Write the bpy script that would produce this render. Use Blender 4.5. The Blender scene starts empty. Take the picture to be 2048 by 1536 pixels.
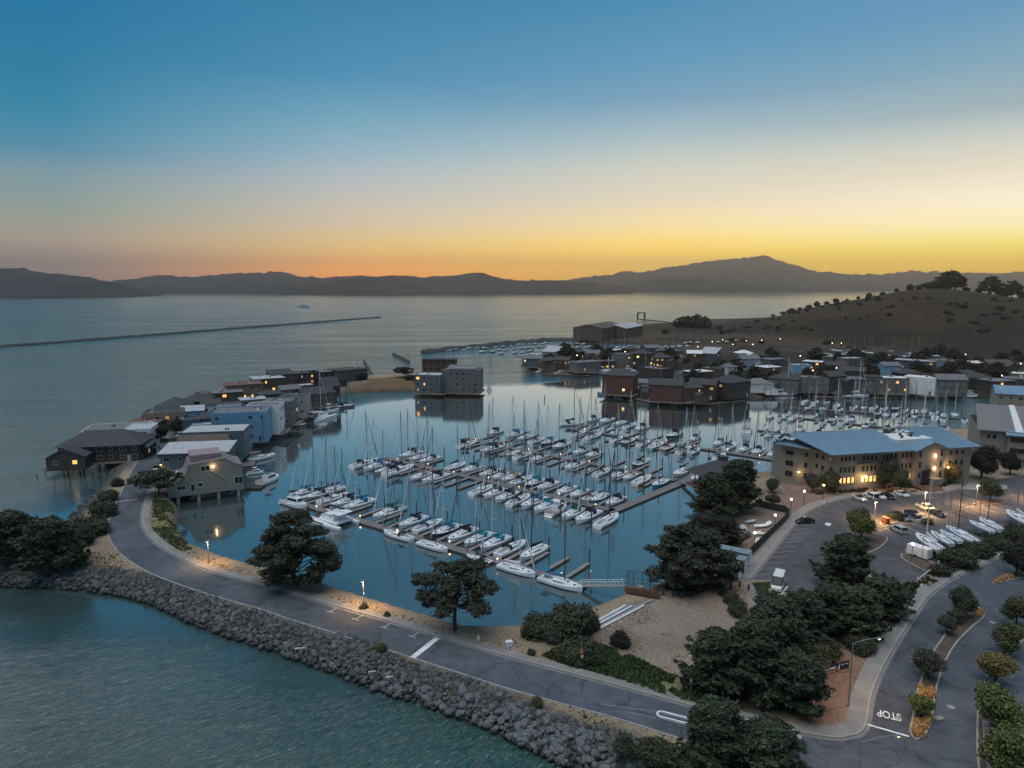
import bpy, math, random
import numpy as np
from mathutils import Vector, Matrix, noise as mnoise
from mathutils.geometry import tessellate_polygon
R = math.radians
scene = bpy.context.scene
COL = scene.collection
# ------------------------------------------------------------------ camera
FOC = 1400.0                       # focal length in pixels of the 2048 px wide photograph
CAMH = 62.0                        # drone height above the bay, metres
PITCH = math.atan((768 - 571) / FOC)
cam = bpy.data.cameras.new('drone_camera')
camo = bpy.data.objects.new('drone_camera', cam)
COL.objects.link(camo)
scene.camera = camo
camo.location = (0, 0, CAMH)
camo.rotation_euler = (R(90) - PITCH, 0, 0)
cam.sensor_width = 36
cam.lens = 36 * FOC / 2048
cam.clip_start = 0.5
cam.clip_end = 60000
# ------------------------------------------------------------------ sky
SUN_AZ = 42.0                      # degrees right of straight ahead, just under the hills
world = bpy.data.worlds.new('World')
scene.world = world
world.use_nodes = True
wt = world.node_tree
wn = wt.nodes
wl = wt.links
bg = wn['Background']
def s2l(c):
 return tuple(((v / 255) / 12.92 if v / 255 <= 0.04045 else ((v / 255 + 0.055) / 1.055) ** 2.4) for v in c)
def elev_of(px, py):
 a = (px - 1024) / FOC
 b = -(py - 768) / FOC
 d = Vector((a, math.cos(PITCH) + b * math.sin(PITCH), -math.sin(PITCH) + b * math.cos(PITCH))).normalized()
 return math.degrees(math.asin(d.z))
ZEN = (34, 92, 138)
SKYCOL = [   # (px column, azimuth distance from the set sun, [(row, sRGB)])
 (2020, 7, [(0, (102, 154, 192)), (110, (129, 172, 195)), (210, (166, 187, 194)), (260, (209, 216, 210)), (330, (251, 241, 216)), (400, (290, 275, 242)), (450, (306, 290, 217)), (490, (323, 294, 126)), (520, (367, 297, 0)), (548, (348, 276, 0)), (570, (337, 263, 0))]),
 (1320, 30, [(0, (73, 143, 183)), (120, (96, 157, 192)), (200, (125, 168, 197)), (270, (176, 200, 208)), (330, (220, 222, 209)), (400, (254, 240, 211)), (450, (292, 262, 188)), (500, (336, 278, 109)), (530, (327, 264, 89)), (570, (318, 247, 79))]),
 (700, 55, [(0, (55, 130, 170)), (150, (73, 146, 186)), (230, (115, 171, 197)), (300, (151, 189, 208)), (350, (189, 201, 207)), (400, (216, 211, 200)), (450, (246, 223, 187)), (500, (294, 240, 138)), (540, (360, 233, 77)), (570, (353, 217, 73))]),
 (160, 74, [(0, (18, 117, 163)), (150, (31, 128, 167)), (230, (45, 139, 173)), (300, (84, 149, 179)), (350, (133, 165, 175)), (420, (162, 177, 165)), (480, (208, 186, 164)), (540, (205, 175, 161)), (570, (201, 170, 160))]),
 (160, 150, [(0, (44, 112, 150)), (200, (66, 126, 158)), (330, (96, 134, 158)), (420, (122, 136, 150)), (500, (118, 124, 140)), (570, (92, 108, 128))]),
]
tc = wn.new('ShaderNodeTexCoord')
sx = wn.new('ShaderNodeSeparateXYZ')
wl.new(tc.outputs['Generated'], sx.inputs[0])
def wmath(op, a, b=None, clamp=False):
 n = wn.new('ShaderNodeMath')
 n.operation = op
 n.use_clamp = clamp
 for i, v in enumerate((a, b)):
  if v is None:
   continue
  if isinstance(v, (int, float)):
   n.inputs[i].default_value = v
  else:
   wl.new(v, n.inputs[i])
 return n.outputs[0]
el = wmath('MULTIPLY', wmath('ARCSINE', sx.outputs[2]), 180 / math.pi)
hyp = wmath('SQRT', wmath('ADD', wmath('MULTIPLY', sx.outputs[0], sx.outputs[0]), wmath('MULTIPLY', sx.outputs[1], sx.outputs[1])))
dt = wmath('ADD', wmath('MULTIPLY', sx.outputs[0], math.sin(R(SUN_AZ))), wmath('MULTIPLY', sx.outputs[1], math.cos(R(SUN_AZ))))
cosd = wmath('MINIMUM', wmath('MAXIMUM', wmath('DIVIDE', dt, wmath('MAXIMUM', hyp, 1e-5)), -1.0), 1.0)
dlt = wmath('MULTIPLY', wmath('ARCCOSINE', cosd), 180 / math.pi)
fac = wmath('DIVIDE', wmath('ADD', el, 5.0), 75.0, True)
prev = None
for k, (cx, da, rows) in enumerate(SKYCOL):
 rp = wn.new('ShaderNodeValToRGB')
 rp.color_ramp.interpolation = 'LINEAR'
 st = sorted([((elev_of(cx, y) + 5) / 75, s2l(c)) for y, c in rows])
 top = s2l(rows[0][1])
 st.append(((34 + 5) / 75, tuple(t * 0.6 + z * 0.4 for t, z in zip(top, s2l(ZEN)))))
 st.append((1.0, s2l(ZEN)))
 els = rp.color_ramp.elements
 els[0].position = st[0][0]
 els[0].color = (*st[0][1], 1)
 els[1].position = st[-1][0]
 els[1].color = (*st[-1][1], 1)
 for p_, c_ in st[1:-1]:
  e_ = els.new(p_)
  e_.color = (*c_, 1)
 wl.new(fac, rp.inputs[0])
 if prev is None:
  prev = rp.outputs[0]
 else:
  mr = wn.new('ShaderNodeMapRange')
  wl.new(dlt, mr.inputs[0])
  mr.inputs[1].default_value = SKYCOL[k - 1][1]
  mr.inputs[2].default_value = da
  mx = wn.new('ShaderNodeMix')
  mx.data_type = 'RGBA'
  wl.new(mr.outputs[0], mx.inputs[0])
  wl.new(prev, mx.inputs[6])
  wl.new(rp.outputs[0], mx.inputs[7])
  prev = mx.outputs[2]
wl.new(prev, bg.inputs[0])
bg.inputs[1].default_value = 1.0
# added soft overhead fill that lifts the land above the sky's own light
fill_d = bpy.data.lights.new('twilight_fill', 'SUN')
fill_o = bpy.data.objects.new('twilight_fill', fill_d)
COL.objects.link(fill_o)
fill_d.energy = 2.5
fill_d.angle = R(64)
fill_d.color = (0.98, 0.97, 0.96)
fill_o.rotation_euler = (R(8), R(-12), 0)
scene.view_settings.view_transform = 'Standard'
scene.view_settings.look = 'None'
scene.view_settings.exposure = 0.0
scene.view_settings.gamma = 1.0
scene.render.engine = 'CYCLES'
scene.cycles.use_denoising = True
scene.cycles.max_bounces = 6
scene.cycles.diffuse_bounces = 2
scene.cycles.glossy_bounces = 3
scene.cycles.transmission_bounces = 2
scene.cycles.sample_clamp_indirect = 4.0
scene.cycles.blur_glossy = 0.5
# ------------------------------------------------------------------ helpers
def W(px, py, z=0.0):
 """the point at height z seen at pixel (px, py) of the 2048x1536 photograph"""
 a = (px - 1024) / FOC
 b = -(py - 768) / FOC
 dy = math.cos(PITCH) + b * math.sin(PITCH)
 dz = -math.sin(PITCH) + b * math.cos(PITCH)
 t = (z - CAMH) / dz
 return Vector((a * t, dy * t, z))
G = 3.0          # level of the land
def P(px, py, z=None):
 return W(px, py, G if z is None else z)
class MB:
 """collects faces, then links them as one mesh"""
 def __init__(s):
  s.v = []
  s.f = []
  s.m = []
  s.mi = 0
 def add(s, vs, fs):
  o = len(s.v)
  s.v.extend(vs)
  for f in fs:
   s.f.append(tuple(i + o for i in f))
   s.m.append(s.mi)
  return s
 def box(s, c, sz, rz=0.0, taper=1.0):
  x, y, z = sz[0] / 2, sz[1] / 2, sz[2] / 2
  ca, sa = math.cos(rz), math.sin(rz)
  vs = []
  for k, zz in enumerate((-z, z)):
   t = taper if k else 1.0
   for xx, yy in ((-x, -y), (x, -y), (x, y), (-x, y)):
    xx *= t
    yy *= t
    vs.append((c[0] + xx * ca - yy * sa, c[1] + xx * sa + yy * ca, c[2] + zz))
  return s.add(vs, [(3, 2, 1, 0), (4, 5, 6, 7), (0, 1, 5, 4), (1, 2, 6, 5), (2, 3, 7, 6), (3, 0, 4, 7)])
 def prism(s, poly, z0, z1, cap=True, bottom=False):
  n = len(poly)
  vs = [(p[0], p[1], z0) for p in poly] + [(p[0], p[1], z1) for p in poly]
  area = sum(poly[i][0] * poly[(i + 1) % n][1] - poly[(i + 1) % n][0] * poly[i][1] for i in range(n))
  fs = []
  for i in range(n):
   j = (i + 1) % n
   fs.append((i, j, j + n, i + n) if area > 0 else (j, i, i + n, j + n))
  if cap:
   fs += [tuple(k + n for k in t) for t in tess(poly)]
  if bottom:
   fs += [tuple(reversed(t)) for t in tess(poly)]
  return s.add(vs, fs)
 def sheet(s, poly, z):
  return s.add([(p[0], p[1], z) for p in poly], tess(poly))
 def strip(s, a, b, za, zb=None):
  zb = za if zb is None else zb
  n = len(a)
  vs = [(p[0], p[1], za) for p in a] + [(p[0], p[1], zb) for p in b]
  return s.add(vs, [(i, i + 1, n + i + 1, n + i) for i in range(n - 1)])
 def tube(s, p0, p1, r0, r1=None, n=5, cap=True):
  r1 = r0 if r1 is None else r1
  p0 = Vector(p0)
  p1 = Vector(p1)
  d = (p1 - p0)
  if d.length < 1e-6:
   return s
  d.normalize()
  u = d.orthogonal().normalized()
  w = d.cross(u)
  vs = []
  for p, r in ((p0, r0), (p1, r1)):
   for i in range(n):
    a = 2 * math.pi * i / n
    vs.append(tuple(p + u * (math.cos(a) * r) + w * (math.sin(a) * r)))
  fs = [(i, (i + 1) % n, n + (i + 1) % n, n + i) for i in range(n)]
  if cap:
   fs += [tuple(range(n - 1, -1, -1)), tuple(range(n, 2 * n))]
  return s.add(vs, fs)
 def loft(s, rings, closed=True, caps=True):
  n = len(rings[0])
  vs = [tuple(p) for r in rings for p in r]
  fs = []
  for k in range(len(rings) - 1):
   for i in range(n if closed else n - 1):
    j = (i + 1) % n
    fs.append((k * n + i, k * n + j, (k + 1) * n + j, (k + 1) * n + i))
  if caps:
   fs.append(tuple(range(n - 1, -1, -1)))
   fs.append(tuple((len(rings) - 1) * n + i for i in range(n)))
  return s.add(vs, fs)
 def ball(s, c, r, seg=8, rings=5, sq=(1, 1, 1), zmin=-1.0):
  rr = []
  for k in range(rings + 1):
   zz = zmin + (1 - zmin) * k / rings
   q = math.sqrt(max(0.0, 1 - zz * zz)) + 1e-3
   rr.append([(c[0] + r * sq[0] * q * math.cos(2 * math.pi * i / seg), c[1] + r * sq[1] * q * math.sin(2 * math.pi * i / seg), c[2] + r * sq[2] * zz) for i in range(seg)])
  return s.loft(rr)
 def mesh(s, name, mats, smooth=False):
  me = bpy.data.meshes.new(name)
  me.from_pydata(s.v, [], s.f)
  mats = mats if isinstance(mats, (list, tuple)) else [mats]
  for m in mats:
   me.materials.append(m)
  if len(mats) > 1:
   me.polygons.foreach_set('material_index', s.m)
  if smooth:
   me.polygons.foreach_set('use_smooth', [True] * len(me.polygons))
  me.update()
  return me
 def build(s, name, mats, parent=None, loc=None, rz=0.0, smooth=False):
  return link(name, s.mesh(name, mats, smooth), parent, loc, rz)
def tess(poly):
 n = len(poly)
 area = sum(poly[i][0] * poly[(i + 1) % n][1] - poly[(i + 1) % n][0] * poly[i][1] for i in range(n))
 ts = tessellate_polygon([[Vector((p[0], p[1], 0)) for p in poly]])
 out = []
 for t in ts:
  a, b, c = (poly[i] for i in t)
  k = (b[0] - a[0]) * (c[1] - a[1]) - (b[1] - a[1]) * (c[0] - a[0])
  out.append(tuple(t) if k > 0 else (t[0], t[2], t[1]))
 return out
def link(name, me, parent=None, loc=None, rz=0.0, scale=None):
 o = bpy.data.objects.new(name, me)
 COL.objects.link(o)
 if parent is not None:
  o.parent = parent
 if loc is not None:
  o.location = loc
 if rz:
  o.rotation_euler = (0, 0, rz)
 if scale is not None:
  o.scale = scale if isinstance(scale, (list, tuple)) else (scale,) * 3
 return o
def tag(o, label, cat, group=None):
 o['label'] = label
 o['category'] = cat
 if group:
  o['group'] = group
 return o
def thing(name, label, cat, loc=(0, 0, 0), rz=0.0, group=None, scale=None):
 return tag(link(name, None, None, loc, rz, scale), label, cat, group)
def struct(o):
 o['kind'] = 'structure'
 return o
def stuff(o):
 o['kind'] = 'stuff'
 return o
CHILD = {}
def kids(o):
 return CHILD.get(o.name, ())
def remember(o):
 """note the parts under a prototype so that copies can be made quickly"""
 for c in [x for x in COL.objects if x.parent == o]:
  CHILD.setdefault(o.name, []).append(c)
  for d in [x for x in COL.objects if x.parent == c]:
   CHILD.setdefault(c.name, []).append(d)
 return o
def copy_tree(o, parent=None):
 c = o.copy()
 COL.objects.link(c)
 if parent is not None:
  c.parent = parent
 for ch in kids(o):
  copy_tree(ch, c)
 return c
ORD = 'first second third fourth fifth sixth seventh eighth ninth tenth eleventh twelfth thirteenth fourteenth fifteenth sixteenth seventeenth eighteenth nineteenth twentieth twenty-first twenty-second twenty-third twenty-fourth twenty-fifth twenty-sixth twenty-seventh twenty-eighth twenty-ninth thirtieth'.split()
for t_ in 'thirty forty fifty sixty seventy eighty ninety hundred'.split():
 if t_ == 'hundred':
  ORD += ['hundredth'] + ['hundred and ' + w for w in ORD[:70]]
 else:
  if t_ != 'thirty':
   ORD.append(t_[:-1] + 'ieth')
  ORD += [t_ + '-' + w for w in ORD[:9]]
def offset(poly, d):
 """polyline shifted d metres to its left"""
 out = []
 n = len(poly)
 for i in range(n):
  a = Vector(poly[max(i - 1, 0)][:2])
  b = Vector(poly[min(i + 1, n - 1)][:2])
  t = (b - a).normalized()
  out.append((poly[i][0] - t.y * d, poly[i][1] + t.x * d))
 return out
def smooth_line(pts, step=2.0):
 """Catmull-Rom through the points, resampled"""
 p = [Vector((q[0], q[1])) for q in pts]
 p = [p[0] * 2 - p[1]] + p + [p[-1] * 2 - p[-2]]
 out = []
 for i in range(1, len(p) - 2):
  n = max(1, int((p[i + 1] - p[i]).length / step))
  for k in range(n):
   t = k / n
   a, b, c, d = p[i - 1], p[i], p[i + 1], p[i + 2]
   q = 0.5 * ((2 * b) + (c - a) * t + (2 * a - 5 * b + 4 * c - d) * t * t + (3 * b - a - 3 * c + d) * t ** 3)
   out.append((q.x, q.y))
 out.append((p[-2].x, p[-2].y))
 return out
# ------------------------------------------------------------------ materials
def mat(name, col, rough=0.6, var=0.18, scale=1.2, bump=0.0, bscale=None, metal=0.0, spec=0.5, island=0.0, emit=None, es=0.0, coord='Object', srgb=False, tide=False, cracks=False):
 m = bpy.data.materials.new(name)
 m.use_nodes = True
 nt = m.node_tree
 b = nt.nodes['Principled BSDF']
 col = s2l(col) if srgb else col
 b.inputs['Roughness'].default_value = rough
 b.inputs['Metallic'].default_value = metal
 b.inputs['Specular IOR Level'].default_value = spec
 if emit:
  b.inputs['Emission Color'].default_value = (*emit, 1)
  b.inputs['Emission Strength'].default_value = es
 b.inputs['Base Color'].default_value = (*col, 1)
 if var > 0:
  t = nt.nodes.new('ShaderNodeTexCoord')
  n = nt.nodes.new('ShaderNodeTexNoise')
  n.inputs['Scale'].default_value = scale
  n.inputs['Detail'].default_value = 5
  n.inputs['Roughness'].default_value = 0.65
  nt.links.new(t.outputs[coord], n.inputs['Vector'])
  mr = nt.nodes.new('ShaderNodeMapRange')
  mr.inputs[1].default_value = 0.3
  mr.inputs[2].default_value = 0.7
  mr.inputs[3].default_value = 1 - var
  mr.inputs[4].default_value = 1 + var
  nt.links.new(n.outputs[0], mr.inputs[0])
  fac = mr.outputs[0]
  if island > 0:
   g = nt.nodes.new('ShaderNodeNewGeometry')
   m2 = nt.nodes.new('ShaderNodeMapRange')
   m2.inputs[3].default_value = 1 - island
   m2.inputs[4].default_value = 1 + island
   nt.links.new(g.outputs['Random Per Island'], m2.inputs[0])
   mm = nt.nodes.new('ShaderNodeMath')
   mm.operation = 'MULTIPLY'
   nt.links.new(fac, mm.inputs[0])
   nt.links.new(m2.outputs[0], mm.inputs[1])
   fac = mm.outputs[0]
  def also(x):
   q = nt.nodes.new('ShaderNodeMath')
   q.operation = 'MULTIPLY'
   nt.links.new(fac, q.inputs[0])
   nt.links.new(x, q.inputs[1])
   return q.outputs[0]
  if tide:                                   # weed and wet stain up to the high water line
   g = nt.nodes.new('ShaderNodeNewGeometry')
   sp_ = nt.nodes.new('ShaderNodeSeparateXYZ')
   nt.links.new(g.outputs['Position'], sp_.inputs[0])
   m3 = nt.nodes.new('ShaderNodeMapRange')
   nt.links.new(sp_.outputs[2], m3.inputs[0])
   m3.inputs[1].default_value = 0.35
   m3.inputs[2].default_value = 1.1
   m3.inputs[3].default_value = 0.28
   m3.inputs[4].default_value = 1.0
   fac = also(m3.outputs[0])
  if cracks:                                 # sealed cracks and old oil
   vo = nt.nodes.new('ShaderNodeTexVoronoi')
   vo.feature = 'DISTANCE_TO_EDGE'
   vo.inputs['Scale'].default_value = 0.11
   ad = nt.nodes.new('ShaderNodeVectorMath')
   nz = nt.nodes.new('ShaderNodeTexNoise')
   nz.inputs['Scale'].default_value = 0.35
   nz.inputs['Detail'].default_value = 4
   nt.links.new(t.outputs[coord], nz.inputs['Vector'])
   sc_ = nt.nodes.new('ShaderNodeVectorMath')
   sc_.operation = 'SCALE'
   sc_.inputs['Scale'].default_value = 5.0
   nt.links.new(nz.outputs['Color'], sc_.inputs[0])
   nt.links.new(t.outputs[coord], ad.inputs[0])
   nt.links.new(sc_.outputs[0], ad.inputs[1])
   nt.links.new(ad.outputs[0], vo.inputs['Vector'])
   m3 = nt.nodes.new('ShaderNodeMapRange')
   nt.links.new(vo.outputs['Distance'], m3.inputs[0])
   m3.inputs[1].default_value = 0.008
   m3.inputs[2].default_value = 0.02
   m3.inputs[3].default_value = 0.62
   m3.inputs[4].default_value = 1.0
   fac = also(m3.outputs[0])
   n4 = nt.nodes.new('ShaderNodeTexNoise')
   n4.inputs['Scale'].default_value = 0.06
   n4.inputs['Detail'].default_value = 3
   nt.links.new(t.outputs[coord], n4.inputs['Vector'])
   m4 = nt.nodes.new('ShaderNodeMapRange')
   nt.links.new(n4.outputs[0], m4.inputs[0])
   m4.inputs[1].default_value = 0.35
   m4.inputs[2].default_value = 0.65
   m4.inputs[3].default_value = 0.78
   m4.inputs[4].default_value = 1.2
   fac = also(m4.outputs[0])
  vm = nt.nodes.new('ShaderNodeVectorMath')
  vm.operation = 'SCALE'
  vm.inputs[0].default_value = col
  nt.links.new(fac, vm.inputs['Scale'])
  nt.links.new(vm.outputs[0], b.inputs['Base Color'])
  if bump > 0:
   bp = nt.nodes.new('ShaderNodeBump')
   bp.inputs['Strength'].default_value = bump
   bp.inputs['Distance'].default_value = 0.1
   n2 = nt.nodes.new('ShaderNodeTexNoise')
   n2.inputs['Scale'].default_value = bscale or scale * 4
   n2.inputs['Detail'].default_value = 4
   nt.links.new(t.outputs[coord], n2.inputs['Vector'])
   nt.links.new(n2.outputs[0], bp.inputs['Height'])
   nt.links.new(bp.outputs[0], b.inputs['Normal'])
 return m
M = {}
def mk(name, *a, **k):
 M[name] = mat(name, *a, **k)
 return M[name]
mk('asphalt', (0.064, 0.073, 0.087), 0.9, 0.26, 0.45, 0.35, 9, cracks=True)
mk('asphalt_lot', (0.07, 0.068, 0.074), 0.9, 0.3, 0.3, 0.35, 9, cracks=True)
mk('patch', (0.045, 0.047, 0.052), 0.9, 0.1, 0.5)
mk('concrete', (0.20, 0.19, 0.18), 0.85, 0.2, 0.5, 0.2, 12)
mk('kerb', (0.26, 0.245, 0.22), 0.85, 0.2, 0.8)
mk('gutter', (0.155, 0.152, 0.15), 0.85, 0.2, 0.8)
mk('paint', (0.62, 0.63, 0.63), 0.7, 0.3, 1.6)
mk('paint_worn', (0.3, 0.3, 0.3), 0.8, 0.35, 1.2)
mk('rock', (0.072, 0.076, 0.076), 0.9, 0.45, 1.1, 0.8, 4, island=0.6, tide=True)
mk('mulch', (0.085, 0.058, 0.042), 0.95, 0.35, 0.9, 0.5, 9)
mk('dock', (0.15, 0.132, 0.135), 0.85, 0.2, 0.8, 0.3, 6)
mk('float', (0.05, 0.047, 0.045), 0.9, 0.2, 0.8)
mk('finger', (0.21, 0.19, 0.18), 0.85, 0.2, 0.8)
mk('pile_wood', (0.06, 0.05, 0.045), 0.9, 0.3, 1.5)
mk('pile_concrete', (0.3, 0.3, 0.29), 0.85, 0.2, 1.5)
mk('gel_white', (0.74, 0.76, 0.78), 0.25, 0.06, 0.8)
mk('gel_cream', (0.62, 0.58, 0.48), 0.3, 0.06, 0.8)
mk('gel_navy', (0.03, 0.05, 0.12), 0.2, 0.1, 0.8)
mk('gel_blue', (0.07, 0.27, 0.44), 0.3, 0.1, 0.8)
mk('gel_teal', (0.25, 0.48, 0.48), 0.3, 0.1, 0.8)
mk('gel_dark', (0.05, 0.05, 0.055), 0.3, 0.1, 0.8)
mk('gel_grey', (0.38, 0.40, 0.42), 0.3, 0.1, 0.8)
mk('gel_tan', (0.32, 0.22, 0.12), 0.35, 0.1, 0.8)
mk('gel_green', (0.06, 0.17, 0.12), 0.35, 0.1, 0.8)
mk('deck_grey', (0.60, 0.62, 0.63), 0.6, 0.08, 1.5)
mk('teak', (0.24, 0.16, 0.1), 0.7, 0.2, 2)
mk('window_dark', (0.015, 0.018, 0.022), 0.12, 0)
mk('mast_white', (0.62, 0.63, 0.64), 0.35, 0)
mk('mast_alloy', (0.26, 0.26, 0.27), 0.35, 0, metal=0.3)
mk('mast_black', (0.03, 0.03, 0.032), 0.4, 0)
mk('wire', (0.16, 0.16, 0.165), 0.5, 0)
mk('canvas_blue', (0.02, 0.13, 0.24), 0.85, 0.2, 2)
mk('canvas_teal', (0.015, 0.2, 0.27), 0.85, 0.2, 2)
mk('canvas_navy', (0.012, 0.02, 0.045), 0.85, 0.2, 2)
mk('canvas_black', (0.014, 0.014, 0.016), 0.85, 0.2, 2)
mk('canvas_green', (0.015, 0.11, 0.08), 0.85, 0.2, 2)
mk('canvas_tan', (0.33, 0.24, 0.15), 0.85, 0.2, 2)
mk('canvas_white', (0.6, 0.6, 0.58), 0.85, 0.1, 2)
mk('canvas_rust', (0.15, 0.06, 0.045), 0.85, 0.2, 2)
mk('bark', (0.05, 0.038, 0.03), 0.95, 0.3, 3, 0.6, 12)
mk('leaf_pine', (0.025, 0.028, 0.013), 0.75, 0.25, 0.5, island=0.5)
mk('leaf_cypress', (0.025, 0.036, 0.014), 0.75, 0.25, 0.4, island=0.5)
mk('leaf_bush', (0.036, 0.042, 0.018), 0.75, 0.3, 0.6, island=0.45)
mk('leaf_olive', (0.065, 0.07, 0.022), 0.7, 0.3, 0.8, island=0.45)
mk('leaf_gold', (0.15, 0.115, 0.03), 0.7, 0.3, 0.8, island=0.45)
mk('leaf_lime', (0.085, 0.10, 0.022), 0.7, 0.3, 0.8, island=0.45)
mk('leaf_grey', (0.042, 0.047, 0.03), 0.75, 0.3, 0.8, island=0.45)
mk('leaf_dark', (0.012, 0.014, 0.009), 0.8, 0.3, 0.3, island=0.5)
mk('grass_dry', (0.15, 0.11, 0.062), 0.9, 0.3, 0.9, island=0.4)
mk('grass_green', (0.05, 0.08, 0.025), 0.9, 0.3, 0.5, island=0.45)
mk('grass_tuft', (0.5, 0.28, 0.10), 0.9, 0.3, 2, island=0.4)
mk('lamp_glow', (0.9, 0.7, 0.4), 0.4, 0, emit=(1.0, 0.62, 0.25), es=14.0)
mk('lamp_white', (0.9, 0.85, 0.7), 0.4, 0, emit=(1.0, 0.83, 0.55), es=14.0)
mk('pedestal_glow', (0.9, 0.7, 0.4), 0.4, 0, emit=(1.0, 0.55, 0.2), es=5.0)
mk('lit', (0.5, 0.3, 0.1), 0.4, 0.0, emit=(1.0, 0.47, 0.10), es=1.6)
mk('lit_dim', (0.4, 0.26, 0.12), 0.4, 0.0, emit=(1.0, 0.5, 0.16), es=0.4)
mk('lit_warm', (0.6, 0.45, 0.25), 0.4, 0.0, emit=(1.0, 0.66, 0.28), es=1.7)
mk('steel', (0.3, 0.31, 0.32), 0.45, 0.1, 2, metal=0.6)
mk('steel_dark', (0.04, 0.04, 0.042), 0.5, 0.1, 2)
mk('white_paint', (0.7, 0.71, 0.72), 0.5, 0.1, 1)
mk('rubber', (0.012, 0.012, 0.013), 0.8, 0)
mk('glass', (0.02, 0.026, 0.032), 0.08, 0)
mk('trim', (0.5, 0.48, 0.44), 0.6, 0.08, 1)
mk('wood_deck', (0.17, 0.13, 0.1), 0.85, 0.25, 1)
mk('wood_red', (0.13, 0.07, 0.05), 0.85, 0.25, 1)
def wall_mat(name, col):
 if name not in M:
  mk(name, col, 0.8, 0.12, 0.5, 0.15, 6)
 return M[name]
for nm, c in dict(wall_beige=(0.225, 0.21, 0.178), wall_stone=(0.235, 0.21, 0.178), wall_white=(0.66, 0.66, 0.65), wall_blue=(0.11, 0.28, 0.42), wall_sky=(0.23, 0.42, 0.55), wall_teal=(0.075, 0.12, 0.14), wall_slate=(0.08, 0.105, 0.125), wall_brown=(0.085, 0.06, 0.045), wall_dark=(0.045, 0.038, 0.034), wall_tan=(0.24, 0.17, 0.115), wall_grey=(0.115, 0.11, 0.105), wall_red=(0.10, 0.042, 0.032), wall_pale=(0.25, 0.25, 0.25), wall_lilac=(0.30, 0.33, 0.42), wall_cream=(0.44, 0.39, 0.3), wall_green=(0.07, 0.085, 0.06), roof_dark=(0.04, 0.04, 0.043), roof_grey=(0.13, 0.13, 0.14), roof_pale=(0.36, 0.37, 0.39), roof_red=(0.12, 0.06, 0.048), roof_brown=(0.085, 0.062, 0.05), roof_blue=(0.13, 0.23, 0.31), roof_white=(0.62, 0.62, 0.60), roof_shingle=(0.16, 0.15, 0.145), roof_pink=(0.25, 0.18, 0.20), door_white=(0.6, 0.6, 0.58)).items():
 wall_mat(nm, c)
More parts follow.
